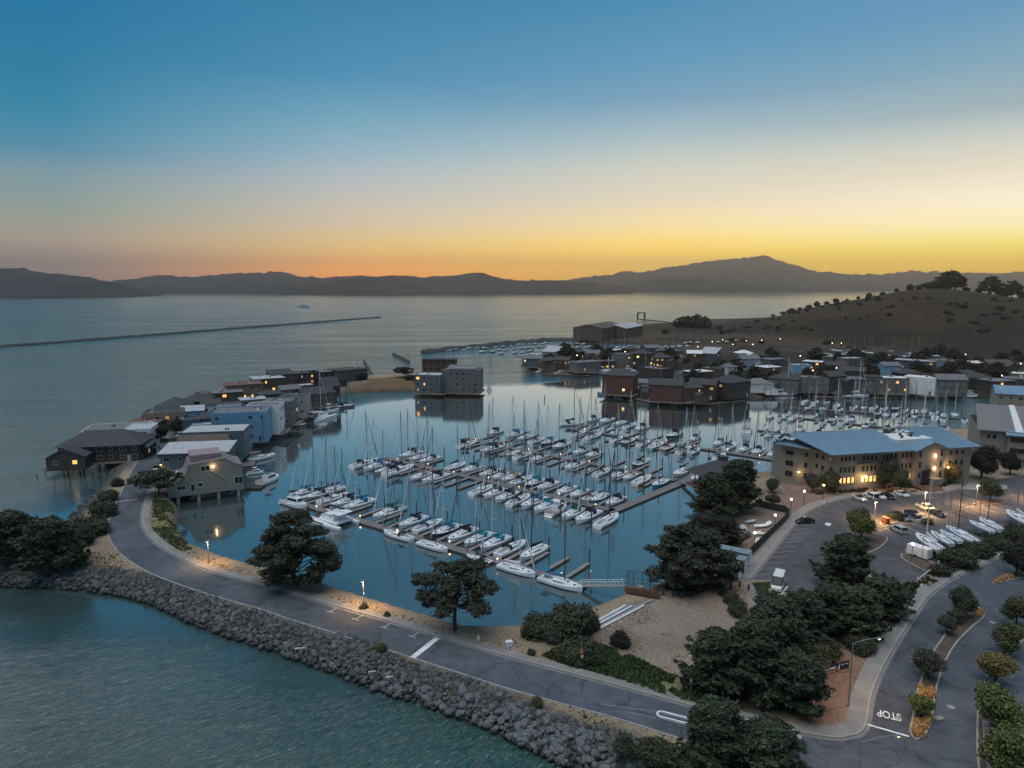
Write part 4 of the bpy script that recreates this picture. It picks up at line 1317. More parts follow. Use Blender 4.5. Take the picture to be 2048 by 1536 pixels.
OT = [
 ('round_b', 1928, 1238, 1.0, 'leaf_bush', 'dark round tree at the far tip of the median'),
 ('round_c', 1893, 1268, 0.85, 'leaf_grey', 'small grey green tree halfway along the median'),
 ('round_c', 1912, 1248, 0.7, 'leaf_grey', 'smallest grey green tree, squeezed beside the tip of the median'),
 ('round_a', 1856, 1358, 1.0, 'leaf_grey', 'dense grey round tree in the middle of the median'),
 ('round_c', 1840, 1436, 0.85, 'leaf_lime', 'thin yellow green tree among the golden grass tufts'),
 ('round_b', 2032, 1252, 1.0, 'leaf_olive', 'olive tree at the upper end of the side island'),
 ('round_b', 2008, 1312, 1.0, 'leaf_olive', 'olive tree second down the side island, leaning over the street'),
 ('round_a', 1990, 1366, 1.05, 'leaf_gold', 'golden olive tree above the bend of the side island'),
 ('round_b', 1996, 1470, 1.25, 'leaf_lime', 'big lime green tree by the wooden parking corner'),
 ('round_b', 2012, 1556, 1.3, 'leaf_lime', 'big lime green tree furthest down the side island'),
 ('round_b', 2032, 1152, 1.25, 'leaf_dark', 'dark round headed tree on the grass tufted island'),
 ('round_b', 1722, 1082, 1.35, 'leaf_lime', 'yellow green dome shaped tree on the parking lot island'),
 ('round_b', 1980, 1003, 1.2, 'leaf_olive', 'round tree lit gold on the far parking lot island'),
 ('bush_b', 1855, 1048, 0.6, 'leaf_gold', 'small golden shrub between the pickup and the lamp post'),
 ('bush_b', 1792, 1038, 0.8, 'leaf_grey', 'grey bush beside the brick red box in the parking lot'),
 ('round_b', 1626, 984, 0.95, 'leaf_grey', 'round bush at the corner of the long office building'),
 ('round_a', 1657, 985, 1.3, 'leaf_olive', 'upright tree beside the lit ground floor windows'),
 ('round_b', 1768, 976, 1.6, 'leaf_grey', 'tall loose tree against the middle of the office building'),
 ('round_b', 1800, 984, 1.2, 'leaf_olive', 'yellow lit tree beside the office entrance steps'),
 ('round_b', 1838, 965, 1.8, 'leaf_grey', 'tallest tree before the office building gable'),
 ('round_a', 1898, 966, 1.4, 'leaf_gold', 'yellow lit slim tree right of the entrance door'),
 ('round_b', 1962, 958, 1.9, 'leaf_dark', 'dark round tree between the two office buildings'),
 ('round_b', 2020, 950, 1.3, 'leaf_dark', 'dark bush below the shingle roofed building'),
 ('round_a', 1542, 985, 0.9, 'leaf_grey', 'dark shrub by the waterside railing'),
 ('round_c', 1545, 1015, 1.0, 'leaf_grey', 'dark round shrub on the brown promenade'),
 ('bush_b', 1145, 1262, 1.75, 'leaf_bush', 'big domed bush at the marina corner'),
 ('bush_b', 1080, 1268, 1.3, 'leaf_bush', 'dark bush at the end of the marina shore by the road'),
 ('bush_a', 1172, 1262, 1.2, 'leaf_bush', 'bush against the stacked white pipes'),
 ('bush_a', 1108, 1282, 0.9, 'leaf_grey', 'straggly grey bush with bare twigs'),
 ('bush_b', 1160, 1318, 1.25, 'leaf_bush', 'tall bush behind the bus stop pole'),
 ('bush_a', 1180, 1326, 0.9, 'leaf_bush', 'low bush at the foot of the green slope'),
 ('bush_a', 1128, 1312, 0.8, 'leaf_olive', 'yellowish low bush at the pavement edge'),
 ('bush_a', 1245, 1290, 0.9, 'leaf_dark', 'lone dark bush on the dirt lot'),
 ('bush_a', 1062, 1308, 0.4, 'leaf_bush', 'little round bush on the dry verge'),
 ('bush_a', 760, 1300, 0.5, 'leaf_olive', 'single green weed bush on top of the rocks'),
 ('bush_a', 728, 1218, 0.45, 'leaf_bush', 'little dark tuft under the lit street lamp'),
 ('bush_a', 776, 1232, 0.35, 'leaf_bush', 'tiny dark tuft on the verge past the street lamp'),
 ('bush_a', 1444, 1190, 0.55, 'leaf_bush', 'small bush among the bollards'),
 ('bush_a', 1462, 1206, 0.8, 'leaf_bush', 'low spreading bush below the bollards'),
 ('bush_a', 1480, 1230, 1.0, 'leaf_bush', 'bush at the corner of dirt lot and path'),
 ('bush_b', 1745, 1208, 1.2, 'leaf_bush', 'domed bush by the gate into the parking lot'),
 ('bush_a', 1788, 1196, 1.1, 'leaf_bush', 'bush on the street side of the domed one'),
 ('bush_b', 1690, 1235, 1.3, 'leaf_bush', 'bush in the thicket under the upright cypress'),
 ('bush_b', 1625, 1240, 1.3, 'leaf_bush', 'bush in the thicket right of the van'),
 ('bush_b', 1640, 1310, 1.2, 'leaf_bush', 'bush above the bare soil of the corner'),
 ('bush_b', 1720, 1300, 1.0, 'leaf_bush', 'bush at the inner edge of the pavement curve'),
 ('bush_b', 1915, 1132, 1.5, 'leaf_bush', 'big rounded bush beneath the stored keelboats'),
 ('bush_b', 1958, 1112, 1.2, 'leaf_bush', 'second rounded bush of the hedge beside the street'),
 ('bush_b', 1992, 1096, 1.2, 'leaf_bush', 'third rounded bush of the hedge beside the street'),
 ('bush_b', 2030, 1080, 1.3, 'leaf_bush', 'fourth rounded bush of the hedge beside the street'),
 ('bush_b', 1880, 1150, 0.9, 'leaf_bush', 'low bush by the white swing gate'),
 ('bush_b', 340, 940, 1.2, 'leaf_olive', 'yellow green shrub at the roadside by the blue shed house'),
 ('bush_b', 338, 912, 1.3, 'leaf_bush', 'dark shrub at the roadside above the yellow green one'),
 ('bush_b', 352, 890, 1.1, 'leaf_bush', 'shrub at the start of the peninsula road'),
 ('round_b', 322, 882, 1.1, 'leaf_dark', 'dark street tree by the white flat roofed house'),
 ('round_b', 352, 868, 1.1, 'leaf_dark', 'dark street tree by the green garage'),
 ('bush_b', 180, 1068, 1.7, 'leaf_bush', 'large bush on the bay side of the bend'),
 ('bush_b', 205, 1030, 1.5, 'leaf_bush', 'large bush by the road above the bend'),
 ('bush_b', 156, 1090, 1.5, 'leaf_dark', 'dark bush between the bend and the cypresses'),
 ('bush_b', 218, 1000, 1.1, 'leaf_bush', 'bush on the bank below the transverse road line'),
 ('bush_a', 232, 972, 1.0, 'leaf_bush', 'small bush on the rocky bank near the dark house'),
 ('bush_b', 1310, 1520, 1.0, 'leaf_bush', 'bush growing out of the rocks beside the road'),
 ('bush_a', 1252, 1500, 0.8, 'leaf_bush', 'small bush low on the riprap'),
 ('bush_a', 1072, 1408, 0.5, 'leaf_olive', 'small weed bush at the top edge of the riprap'),
]
for i, (kd, px, py, sc, lf, lb) in enumerate(OT):
 bush = kd.startswith('bush')
 z = 0.15 if (px > 1815 and py > 1120) or (1690 < px < 1780 and 1060 < py < 1100) else 0
 plant(kd, 'bush' if bush else 'round_tree', lb, 'bush' if bush else 'tree', P(px, py) + Vector((0, 0, z if not bush else -0.1)), i * 1.7, sc, lf)
# golden grass tufts in the median
GT = [(1843, 1378), (1845, 1388), (1843, 1398), (1862, 1384), (1862, 1394), (1836, 1446), (1836, 1456), (1833, 1464), (1848, 1458), (1835, 1472), (1842, 1470), (1850, 1448), (1855, 1440), (1955, 1232), (1962, 1228), (1992, 1166), (2002, 1162), (2012, 1158), (2022, 1156)]
tv = leaf_cloud(np.random.default_rng(5), [(0, 0, 0.3, 0.5, 0.5, 0.42)], 420, 0.09, flat=0, shell=0.7, elong=5, up=0.1)
tme = quads_mesh('blades', tv, M['grass_tuft'])
gcount = {}
for i, (px, py) in enumerate(GT):
 o = link('grass_tuft', tme, None, P(px, py) + Vector((0, 0, 0.12)), i * 1.3, 0.85 + 0.35 * ((i * 7) % 5) / 4)
 where = 'by the stop line end of the median' if py > 1440 and px < 1900 else 'in the middle of the median' if px < 1900 else 'at the far tip of the median' if py > 1200 else 'on the island of the dark round tree'
 gcount[where] = gcount.get(where, -1) + 1
 tag(o, f'golden grass tuft {where}, {ORD[gcount[where]]} tuft there', 'grass tuft', 'golden grass tufts in the medians')
# dry grass on the verges, ice plant on the slope: nobody could count the blades
def scatter(name, poly, n, hgt, wid, m, seed, zb=None, soft=None, line=None):
 r = np.random.default_rng(seed)
 w = wpoly(poly)
 xs_ = np.array([p[0] for p in w])
 ys_ = np.array([p[1] for p in w])
 x = r.uniform(xs_.min(), xs_.max(), n * 3)
 y = r.uniform(ys_.min(), ys_.max(), n * 3)
 k_ = inside(w, x, y) & (fbm(x, y, 5, 3, seed) > 0.40)
 x, y = x[k_][:n], y[k_][:n]
 c = np.stack([x, y, np.full(len(x), G if zb is None else zb)], -1)
 db = pdist(bay_w, x, y)
 dm = pdist(mar_w, x, y)
 c[:, 2] = np.minimum(G * sstep(db, -1.5, 5.8), G * sstep(dm, -0.7, 2.3)) - 0.05
 a = r.uniform(0, 6.28, len(x))
 d = np.stack([np.cos(a), np.sin(a), np.zeros(len(x))], -1) * (wid * (0.5 + r.random(len(x))))[:, None]
 u = np.stack([r.normal(size=len(x)) * 0.35, r.normal(size=len(x)) * 0.35, np.ones(len(x))], -1) * (hgt * (0.5 + r.random(len(x))))[:, None]
 return stuff(link(name, quads_mesh(name, np.stack([c - d, c + d, c + d * 0.3 + u, c - d * 0.3 + u], 1), M[m])))
verge = [(237, 1108), (305, 1153), (430, 1197), (589, 1246), (820, 1319), (1012, 1381), (1238, 1443), (1330, 1475), (1300, 1500), (1180, 1450), (1000, 1398), (800, 1338), (600, 1270), (400, 1208), (280, 1160), (200, 1150), (150, 1140), (190, 1105)]
scatter('dry_grass', verge, 9000, 0.28, 0.22, 'grass_dry', 3)
scatter('dry_grass', [(303, 985), (290, 1030), (300, 1070), (372, 1116), (520, 1164), (690, 1214), (900, 1277), (1010, 1308), (1060, 1290), (1000, 1270), (880, 1252), (700, 1198), (520, 1145), (380, 1102), (350, 1050), (340, 1000)], 8000, 0.24, 0.2, 'grass_dry', 4)
scatter('grass', [(305, 1000), (345, 1000), (355, 1060), (385, 1100), (360, 1104), (305, 1062)], 5000, 0.3, 0.2, 'grass_green', 6)
scatter('dry_grass', DIRT_LOT, 7000, 0.13, 0.13, 'grass_dry', 18)
scatter('ground_cover', ICEPLANT, 9000, 0.32, 0.3, 'grass_green', 8)
scatter('grass', [(1503, 1166), (1548, 1163), (1580, 1190), (1570, 1204), (1518, 1192)], 3000, 0.14, 0.12, 'grass_green', 9)
scatter('ground_cover', [(1330, 1178), (1352, 1154), (1378, 1112), (1420, 1060), (1470, 1060), (1445, 1175), (1400, 1186)], 6000, 0.5, 0.4, 'leaf_bush', 10)
scatter('ground_cover', UNDERTREES, 9000, 0.5, 0.4, 'leaf_bush', 12)
scatter('ground_cover', [(1590, 995), (1700, 985), (1830, 985), (1880, 975), (1905, 968), (1900, 960), (1760, 975), (1650, 985)], 3500, 0.5, 0.35, 'leaf_bush', 15)
scatter('ground_cover', [(1840, 1160), (1878, 1140), (2046, 1068), (2120, 1050), (2120, 1062), (1990, 1112), (1900, 1150), (1850, 1180)], 5000, 0.5, 0.4, 'leaf_bush', 16)
# trees on the hill across the water and around it
HT = [(1668, 613, 'far_a', 0.8), (1733, 601, 'far_a', 0.75), (1812, 584, 'far_a', 0.95), (1832, 584, 'far_c', 1.0), (1862, 582, 'far_c', 1.7), (1884, 580, 'far_b', 1.5), (1903, 581, 'far_b', 1.45), (1950, 590, 'far_c', 1.0), (1973, 594, 'far_b', 1.5), (2017, 598, 'far_b', 1.35), (2036, 602, 'far_c', 1.2), (1630, 624, 'far_a', 0.9), (1616, 628, 'far_c', 0.9), (1598, 633, 'far_c', 0.9), (1582, 637, 'far_c', 1.2), (1545, 641, 'far_c', 0.7), (1650, 619, 'far_c', 0.8), (1690, 608, 'far_c', 0.6), (1712, 604, 'far_a', 0.5), (1760, 594, 'far_c', 0.7), (1786, 589, 'far_a', 0.6), (1848, 583, 'far_c', 1.3), (1872, 581, 'far_a', 1.5), (1893, 580, 'far_b', 1.6), (1925, 584, 'far_c', 0.9), (1990, 596, 'far_c', 1.1), (2004, 597, 'far_a', 1.2), (1565, 639, 'far_c', 0.9), (1575, 638, 'far_a', 0.7)]
for i, (px, py, kd, sc) in enumerate(HT):
 # stand it on the ridge along this bearing
 dcol = (px - 1024) / FOC
 best = None
 for D in range(620, 1300, 10):
  y = D
  x = dcol * (D * math.cos(PITCH) + CAMH * math.sin(PITCH))
  z = ground_z(x, y)
  row = 571 + (CAMH - z) / D * FOC
  if best is None or row < best[0]:
   best = (row, x, y, z)
 plant(kd, 'hill_tree', f'dark tree on the hill skyline, {ORD[i]} of the skyline trees', 'tree', (best[1], best[2], best[3] - 0.4), i * 2.1, sc * 1.55, 'leaf_dark', 'trees on the hill skyline')
rr = random.Random(77)
n = 0
tries = 0
while n < 140 and tries < 3000:
 tries += 1
 px = rr.uniform(1440, 2046)
 D = rr.uniform(640, 960)
 x = (px - 1024) / FOC * (D * math.cos(PITCH) + CAMH * math.sin(PITCH))
 z = ground_z(x, D)
 if z < 3.2 and D < 720:
  continue
 if mnoise.noise(Vector((x * 0.012, D * 0.012, 3))) < 0.05:
  continue
 plant('far_c', 'hillside_bush', f'dark scrub bush on the brown hillside, {ORD[n]} of those across the slope', 'bush', (x, D, z - 0.7), tries, rr.uniform(0.35, 1.25), 'leaf_dark', 'scrub bushes on the hillside', False)
 n += 1
for i, (px, py, kd, sc) in enumerate([(1372, 658, 'far_c', 2.4), (1392, 658, 'far_a', 1.9), (1408, 660, 'far_a', 1.7), (1356, 656, 'far_c', 1.3), (1438, 662, 'far_c', 1.0), (1466, 668, 'far_c', 1.0), (1330, 668, 'far_c', 0.9)]):
 plant(kd, 'shore_tree', f'dark spreading tree on the flat beside the warehouses, {ORD[i]} of the clump', 'tree', P(px, py, 2.2), i * 2.0, sc * 1.9, 'leaf_dark', 'trees beside the warehouses')
# ================================================================== BOATS
def hull_rings(L, B, fb_bow, fb_stern, draft=0.35, n=11, transom=0.78, fine=0.62, flare=0.9):
 """half sections from stern (x=-L/2) to bow (x=+L/2)"""
 out = []
 for i in range(n):
  t = i / (n - 1)
  x = -L / 2 + L * t
  w = (transom + (1 - transom) * math.sin(min(1, t / 0.45) * math.pi / 2)) if t < 0.45 else math.cos(((t - 0.45) / 0.55) ** (1 / fine) * math.pi / 2) ** 0.8 if t < 1 else 0.0
  w = max(w, 0.012) * B / 2
  zs = fb_stern + (fb_bow - fb_stern) * t ** 1.6 - 0.10 * math.sin(math.pi * t)
  out.append((x, w, zs))
 return out
def hull_parts(L, B, fbb, fbs, transom=0.78, overhang=0.05):
 st = hull_rings(L, B, fbb, fbs, transom=transom)
 hull = MB()
 rings = []
 for (x, w, zs) in st:
  t = (x + L / 2) / L
  sh = -overhang * L * max(0, t - 0.75) * 1.6
  rings.append([(x, w, zs), (x + sh * 0.4, w * 0.93, zs * 0.45), (x + sh, w * 0.72, -0.06), (x + sh, 0, -0.3), (x + sh, -w * 0.72, -0.06), (x + sh * 0.4, -w * 0.93, zs * 0.45), (x, -w, zs)])
 hull.loft(rings, closed=False, caps=False)
 k0 = rings[0]
 hull.add(k0, [tuple(range(6, -1, -1))])
 deck = MB()
 pts = [(x, w * 0.97, zs - 0.02) for x, w, zs in st] + [(x, -w * 0.97, zs - 0.02) for x, w, zs in reversed(st)]
 n = len(st)
 deck.add(pts, [(i, 2 * n - 1 - i, 2 * n - 2 - i, i + 1) for i in range(n - 1)])
 deck.f = [tuple(reversed(f)) for f in deck.f]
 # boot stripe just above the water
 sp = MB()
 for sgn in (1, -1):
  a = [(x, sgn * (w * 0.80 + 0.012), 0.02) for (x, w, zs) in st[:-1]]
  b = [(x, sgn * (w * 0.88 + 0.014), 0.16) for (x, w, zs) in st[:-1]]
  m_ = len(a)
  sp.add(a + b, [(i, i + 1, m_ + i + 1, m_ + i) if sgn < 0 else (i + 1, i, m_ + i, m_ + i + 1) for i in range(m_ - 1)])
 return hull, deck, sp, st
def at_st(st, x):
 for i in range(len(st) - 1):
  if st[i][0] <= x <= st[i + 1][0]:
   f = (x - st[i][0]) / (st[i + 1][0] - st[i][0])
   return st[i][1] * (1 - f) + st[i + 1][1] * f, st[i][2] * (1 - f) + st[i + 1][2] * f
 return st[-1][1], st[-1][2]
def sailboat(hullm, cover, dodger, mast, jib, L=11.0, ketch=False, stripe='gel_navy', bimini=None, parts='full', keel=False):
 B = 0.315 * L
 hull, deck, sp, st = hull_parts(L, B, 0.118 * L, 0.088 * L)
 root = thing('sailboat', 'x', 'sailboat')
 h = hull.build('hull', M[hullm], root, smooth=True)
 if parts != 'tiny':
  sp.build('stripe', M[stripe], h)
 deck.build('deck', M['deck_grey' if parts != 'tiny' else 'gel_grey'], root)
 if parts == 'tiny':
  k = MB().box((0.05 * L, 0, 0.12 * L), (0.36 * L, 0.17 * L, 0.05 * L), 0, 0.85)
  k.build('cabin', M['gel_white'], root)
  MB().tube((0.07 * L, 0, 0.1 * L), (0.07 * L, 0, 1.5 * L), 0.13, 0.10, 4).build('mast', M[mast], root)
  MB().tube((0.06 * L, 0, 0.23 * L), (-0.33 * L, 0, 0.22 * L), 0.22, 0.12, 5).build('sail_cover', M[cover], root)
  return root
 # cabin trunk: a lofted wedge with a rounded nose
 zc = at_st(st, 0)[1]
 rings = []
 for x, hgt, w in ((-0.16, 0.052, 0.185), (-0.05, 0.056, 0.2), (0.1, 0.05, 0.18), (0.2, 0.036, 0.13), (0.27, 0.004, 0.07)):
  z0 = at_st(st, x * L)[1] - 0.04
  rings.append([(x * L, w * L / 2 * 1.08, z0), (x * L, w * L / 2 * 0.9, z0 + hgt * L), (x * L, -w * L / 2 * 0.9, z0 + hgt * L), (x * L, -w * L / 2 * 1.08, z0)])
 cb = MB().loft(rings, closed=False, caps=True)
 cabin = cb.build('cabin', M['gel_white'], root)
 wn_ = MB()
 for sgn in (1, -1):
  for xa, xb in ((-0.13, -0.05), (-0.03, 0.03), (0.05, 0.11)):
   pts = []
   for x, q in ((xa, 0.3), (xb, 0.3), (xb, 0.75), (xa, 0.75)):
    w = np.interp(x, [-0.16, -0.05, 0.1, 0.2], [0.185, 0.2, 0.18, 0.13]) * L / 2
    hh = np.interp(x, [-0.16, -0.05, 0.1, 0.2], [0.052, 0.056, 0.05, 0.036]) * L
    pts.append((x * L, sgn * (w * (1.08 - 0.18 * q) + 0.015), at_st(st, x * L)[1] - 0.04 + hh * q))
   wn_.add(pts, [(0, 1, 2, 3) if sgn < 0 else (3, 2, 1, 0)])
 wn_.build('window', M['window_dark'], cabin)
 for x in (0.16, 0.31):
  hb = MB().box((x * L, 0, at_st(st, x * L)[1] + (0.045 * L if x < 0.2 else 0.02)), (0.045 * L, 0.05 * L, 0.05))
  hb.build('hatch', M['window_dark'], cabin)
 # cockpit well with benches
 zk = at_st(st, -0.3 * L)[1]
 ck = MB()
 ck.box((-0.31 * L, 0, zk + 0.005), (0.26 * L, 0.10 * L, 0.03))
 ck.build('cockpit_sole', M['teak' if L > 11 else 'gel_grey'], root)
 cm = MB()
 for sgn in (1, -1):
  cm.box((-0.30 * L, sgn * 0.085 * L, zk + 0.12), (0.27 * L, 0.05 * L, 0.26))
 cm.build('coaming', M['gel_white'], root)
 if not keel:
  wh = MB()
  for i in range(10):
   a0, a1 = 2 * math.pi * i / 10, 2 * math.pi * (i + 1) / 10
   wh.tube((-0.37 * L, 0.42 * math.cos(a0), zk + 0.75 + 0.42 * math.sin(a0)), (-0.37 * L, 0.42 * math.cos(a1), zk + 0.75 + 0.42 * math.sin(a1)), 0.025, n=4, cap=False)
  wh.tube((-0.36 * L, 0, zk), (-0.36 * L, 0, zk + 0.8), 0.1, 0.07, 5)
  wh.build('steering_wheel', M['steel'], root)
 # mast, spreaders, stays
 mx, mh = 0.09 * L, 1.48 * L
 z0 = zc + 0.05 * L
 ms = MB().tube((mx, 0, z0 - 0.3), (mx - 0.01 * mh, 0, mh), 0.135, 0.10, 6).build('mast', M[mast], root)
 for f in (0.42, 0.72):
  zz = mh * f
  w = 0.11 * L * (1.1 - f * 0.5)
  sr = MB().tube((mx - 0.01 * zz - 0.05, -w, zz), (mx - 0.01 * zz - 0.05, w, zz), 0.04, n=4)
  sr.build('spreader', M[mast], ms)
 rg = MB()
 rg.tube((mx - 0.01 * mh, 0, mh), (-0.49 * L, 0, 0.09 * L), 0.035, n=3)
 for sgn in (1, -1):
  rg.tube((mx - 0.01 * mh, 0, mh * 0.97), (mx - 0.02 * L, sgn * 0.15 * L, zc), 0.026, n=3)
 rg.build('rigging', M['wire'], root)
 if jib:
  fj = MB()
  a, b = Vector((0.48 * L, 0, 0.125 * L)), Vector((mx - 0.01 * mh, 0, mh * 0.97))
  fj.tube(a.lerp(b, 0.03), a.lerp(b, 0.12), 0.06, 0.13, 5)
  fj.tube(a.lerp(b, 0.12), a.lerp(b, 0.5), 0.13, 0.10, 5)
  fj.tube(a.lerp(b, 0.5), b, 0.085, 0.03, 5)
  fj.build('furled_jib', M[jib], root)
 bz = z0 + 0.085 * L
 MB().tube((mx, 0, bz), (-0.34 * L, 0, bz - 0.1), 0.06, 0.05, 5).build('boom', M[mast], root)
 if cover:
  sc = MB()
  rr_ = []
  for x, w, up, dn in ((mx + 0.12, 0.10, 0.95, 0.15), (mx - 0.05 * L, 0.19, 0.6, 0.16), (-0.05 * L, 0.2, 0.4, 0.16), (-0.2 * L, 0.17, 0.30, 0.15), (-0.345 * L, 0.09, 0.16, 0.1)):
   z = bz - 0.1 * (mx - x) / (0.43 * L)
   rr_.append([(x, w, z - dn), (x, w * 0.85, z + up * 0.5), (x, 0, z + up), (x, -w * 0.85, z + up * 0.5), (x, -w, z - dn)])
  sc.loft(rr_)
  sc.build('sail_cover', M[cover], root, smooth=False)
 if dodger:
  dg_ = MB()
  rr_ = []
  for x, w, hh in ((-0.09, 0.088, 0.055), (-0.115, 0.1, 0.105), (-0.16, 0.106, 0.125), (-0.2, 0.106, 0.13)):
   z = at_st(st, x * L)[1]
   rr_.append([(x * L, w * L * 1.06, z + 0.1), (x * L, w * L, z + hh * L * 0.75), (x * L, w * L * 0.55, z + hh * L), (x * L, -w * L * 0.55, z + hh * L), (x * L, -w * L, z + hh * L * 0.75), (x * L, -w * L * 1.06, z + 0.1)])
  dg_.loft(rr_, closed=False, caps=False)
  dg_.build('spray_hood', M[dodger], root)
 if bimini:
  bm_ = MB().box((-0.36 * L, 0, zk + 1.95), (0.17 * L, 0.22 * L, 0.06), 0, 0.92)
  for sx_ in (-0.43, -0.29):
   for sgn in (1, -1):
    bm_.tube((sx_ * L, sgn * 0.1 * L, zk), (sx_ * L, sgn * 0.1 * L, zk + 1.95), 0.025, n=4)
  bm_.build('bimini', M[bimini], root)
 # rails at bow and stern
 rl = MB()
 for sgn in (1, -1):
  pr = None
  for x in (0.495, 0.42, 0.2, 0.0, -0.25, -0.48):
   w, z = at_st(st, x * L)
   q = (x * L, sgn * w * 0.95, z + 0.6)
   rl.tube((x * L, sgn * w * 0.95, z - 0.02), q, 0.018, n=3)
   if pr:
    rl.tube(pr, q, 0.014, n=3)
   pr = q
 rl.build('guard_rail', M['steel'], root)
 if ketch:
  MB().tube((-0.36 * L, 0, zk), (-0.37 * L, 0, 1.0 * L), 0.08, 0.06, 5).build('mizzen_mast', M[mast], root)
  MB().tube((-0.36 * L, 0, zk + 1.6), (-0.56 * L, 0, zk + 1.7), 0.2, 0.12, 5).build('mizzen_cover', M[cover], root)
 if keel:
  kl = MB()
  kl.loft([[(0.08 * L, 0.1, -0.25), (-0.12 * L, 0.1, -0.25), (-0.12 * L, -0.1, -0.25), (0.08 * L, -0.1, -0.25)], [(0.01 * L, 0.14, -1.35), (-0.1 * L, 0.14, -1.35), (-0.1 * L, -0.14, -1.35), (0.01 * L, -0.14, -1.35)]])
  kl.build('keel', M['gel_white'], root)
 return root
def powerboat(L=10.0, hullm='gel_white', canvas='canvas_black', fly=True, name='motor_cruiser', trawler=False):
 B = 0.34 * L
 hull, deck, sp, st = hull_parts(L, B, 0.17 * L, 0.10 * L, transom=0.92)
 root = thing(name, 'x', 'motorboat')
 h = hull.build('hull', M[hullm], root, smooth=True)
 sp.build('stripe', M['gel_navy'], h)
 deck.build('deck', M['deck_grey'], root)
 z = at_st(st, -0.05 * L)[1]
 def house(x0, x1, w, z0, hh, rake=0.06, tail=0.0):
  r = []
  for x, s in ((x0 + tail * L, 1.0), (x1, 0.9)):
   r.append(x)
  k = MB()
  a = [(x0, w / 2, z0), (x1, w / 2 * 0.8, z0), (x1, -w / 2 * 0.8, z0), (x0, -w / 2, z0)]
  b = [(x0 + tail * L, w / 2 * 0.92, z0 + hh), (x1 - rake * L, w / 2 * 0.72, z0 + hh), (x1 - rake * L, -w / 2 * 0.72, z0 + hh), (x0 + tail * L, -w / 2 * 0.92, z0 + hh)]
  k.add(a + b, [(3, 2, 1, 0), (4, 5, 6, 7), (1, 0, 4, 5), (2, 1, 5, 6), (3, 2, 6, 7), (0, 3, 7, 4)])
  k.f = [tuple(reversed(f)) for f in k.f]
  g = MB()
  def lerp3(p, q, t):
   return tuple(p[i] + (q[i] - p[i]) * t for i in range(3))
  for i, j in ((0, 1), (1, 2), (2, 3)):
   nx, ny = (a[j][1] - a[i][1]), -(a[j][0] - a[i][0])
   ll = math.hypot(nx, ny)
   off = (-nx / ll * 0.02, -ny / ll * 0.02)
   lo0, lo1 = lerp3(a[i], b[i], 0.5), lerp3(a[j], b[j], 0.5)
   hi0, hi1 = lerp3(a[i], b[i], 0.9), lerp3(a[j], b[j], 0.9)
   q = [lerp3(lo0, lo1, 0.06), lerp3(lo0, lo1, 0.94), lerp3(hi0, hi1, 0.94), lerp3(hi0, hi1, 0.06)]
   q = [(p[0] + off[0], p[1] + off[1], p[2] + 0.0) for p in q]
   g.add(q, [(0, 1, 2, 3)])
  return k, g
 k, g = house(-0.18 * L, 0.28 * L, B * 0.78, z - 0.05, 0.17 * L)
 c = k.build('cabin', M['gel_white'], root)
 g.build('window', M['window_dark'], c)
 if fly:
  k2, g2 = house(-0.12 * L, 0.12 * L, B * 0.62, z + 0.12 * L, 0.085 * L, 0.05)
  k2.build('flybridge', M['gel_white'], root)
  MB().box((-0.06 * L, 0, z + 0.12 * L + 1.9), (0.24 * L, B * 0.62, 0.08), 0, 0.9).build('canopy', M[canvas], root)
  ps = MB()
  for sx_ in (-0.15, 0.04):
   for sgn in (1, -1):
    ps.tube((sx_ * L, sgn * B * 0.28, z + 0.1 * L), (sx_ * L, sgn * B * 0.28, z + 0.12 * L + 1.9), 0.03, n=4)
  ps.build('canopy_frame', M['steel'], root)
 MB().box((-0.33 * L, 0, z - 0.08 + 0.05), (0.26 * L, B * 0.72, 0.06)).build('cockpit_sole', M['teak'], root)
 ck = MB()
 for sgn in (1, -1):
  ck.box((-0.33 * L, sgn * B * 0.43, z + 0.22), (0.3 * L, 0.14, 0.5))
 ck.build('bulwark', M['gel_white'], root)
 MB().box((-0.525 * L, 0, 0.14), (0.09 * L, B * 0.8, 0.1)).build('swim_platform', M['gel_white'], root)
 rl = MB()
 for sgn in (1, -1):
  pr = None
  for x in (0.495, 0.4, 0.25, 0.1):
   w, zz = at_st(st, x * L)
   q = (x * L, sgn * w * 0.95, zz + 0.65)
   rl.tube((x * L, sgn * w * 0.95, zz), q, 0.02, n=3)
   if pr:
    rl.tube(pr, q, 0.018, n=3)
   pr = q
 rl.build('guard_rail', M['steel'], root)
 if trawler:
  MB().tube((-0.02 * L, 0, z + 0.2 * L), (-0.04 * L, 0, z + 0.85 * L), 0.07, 0.04, 5).build('mast', M['mast_white'], root)
 return root
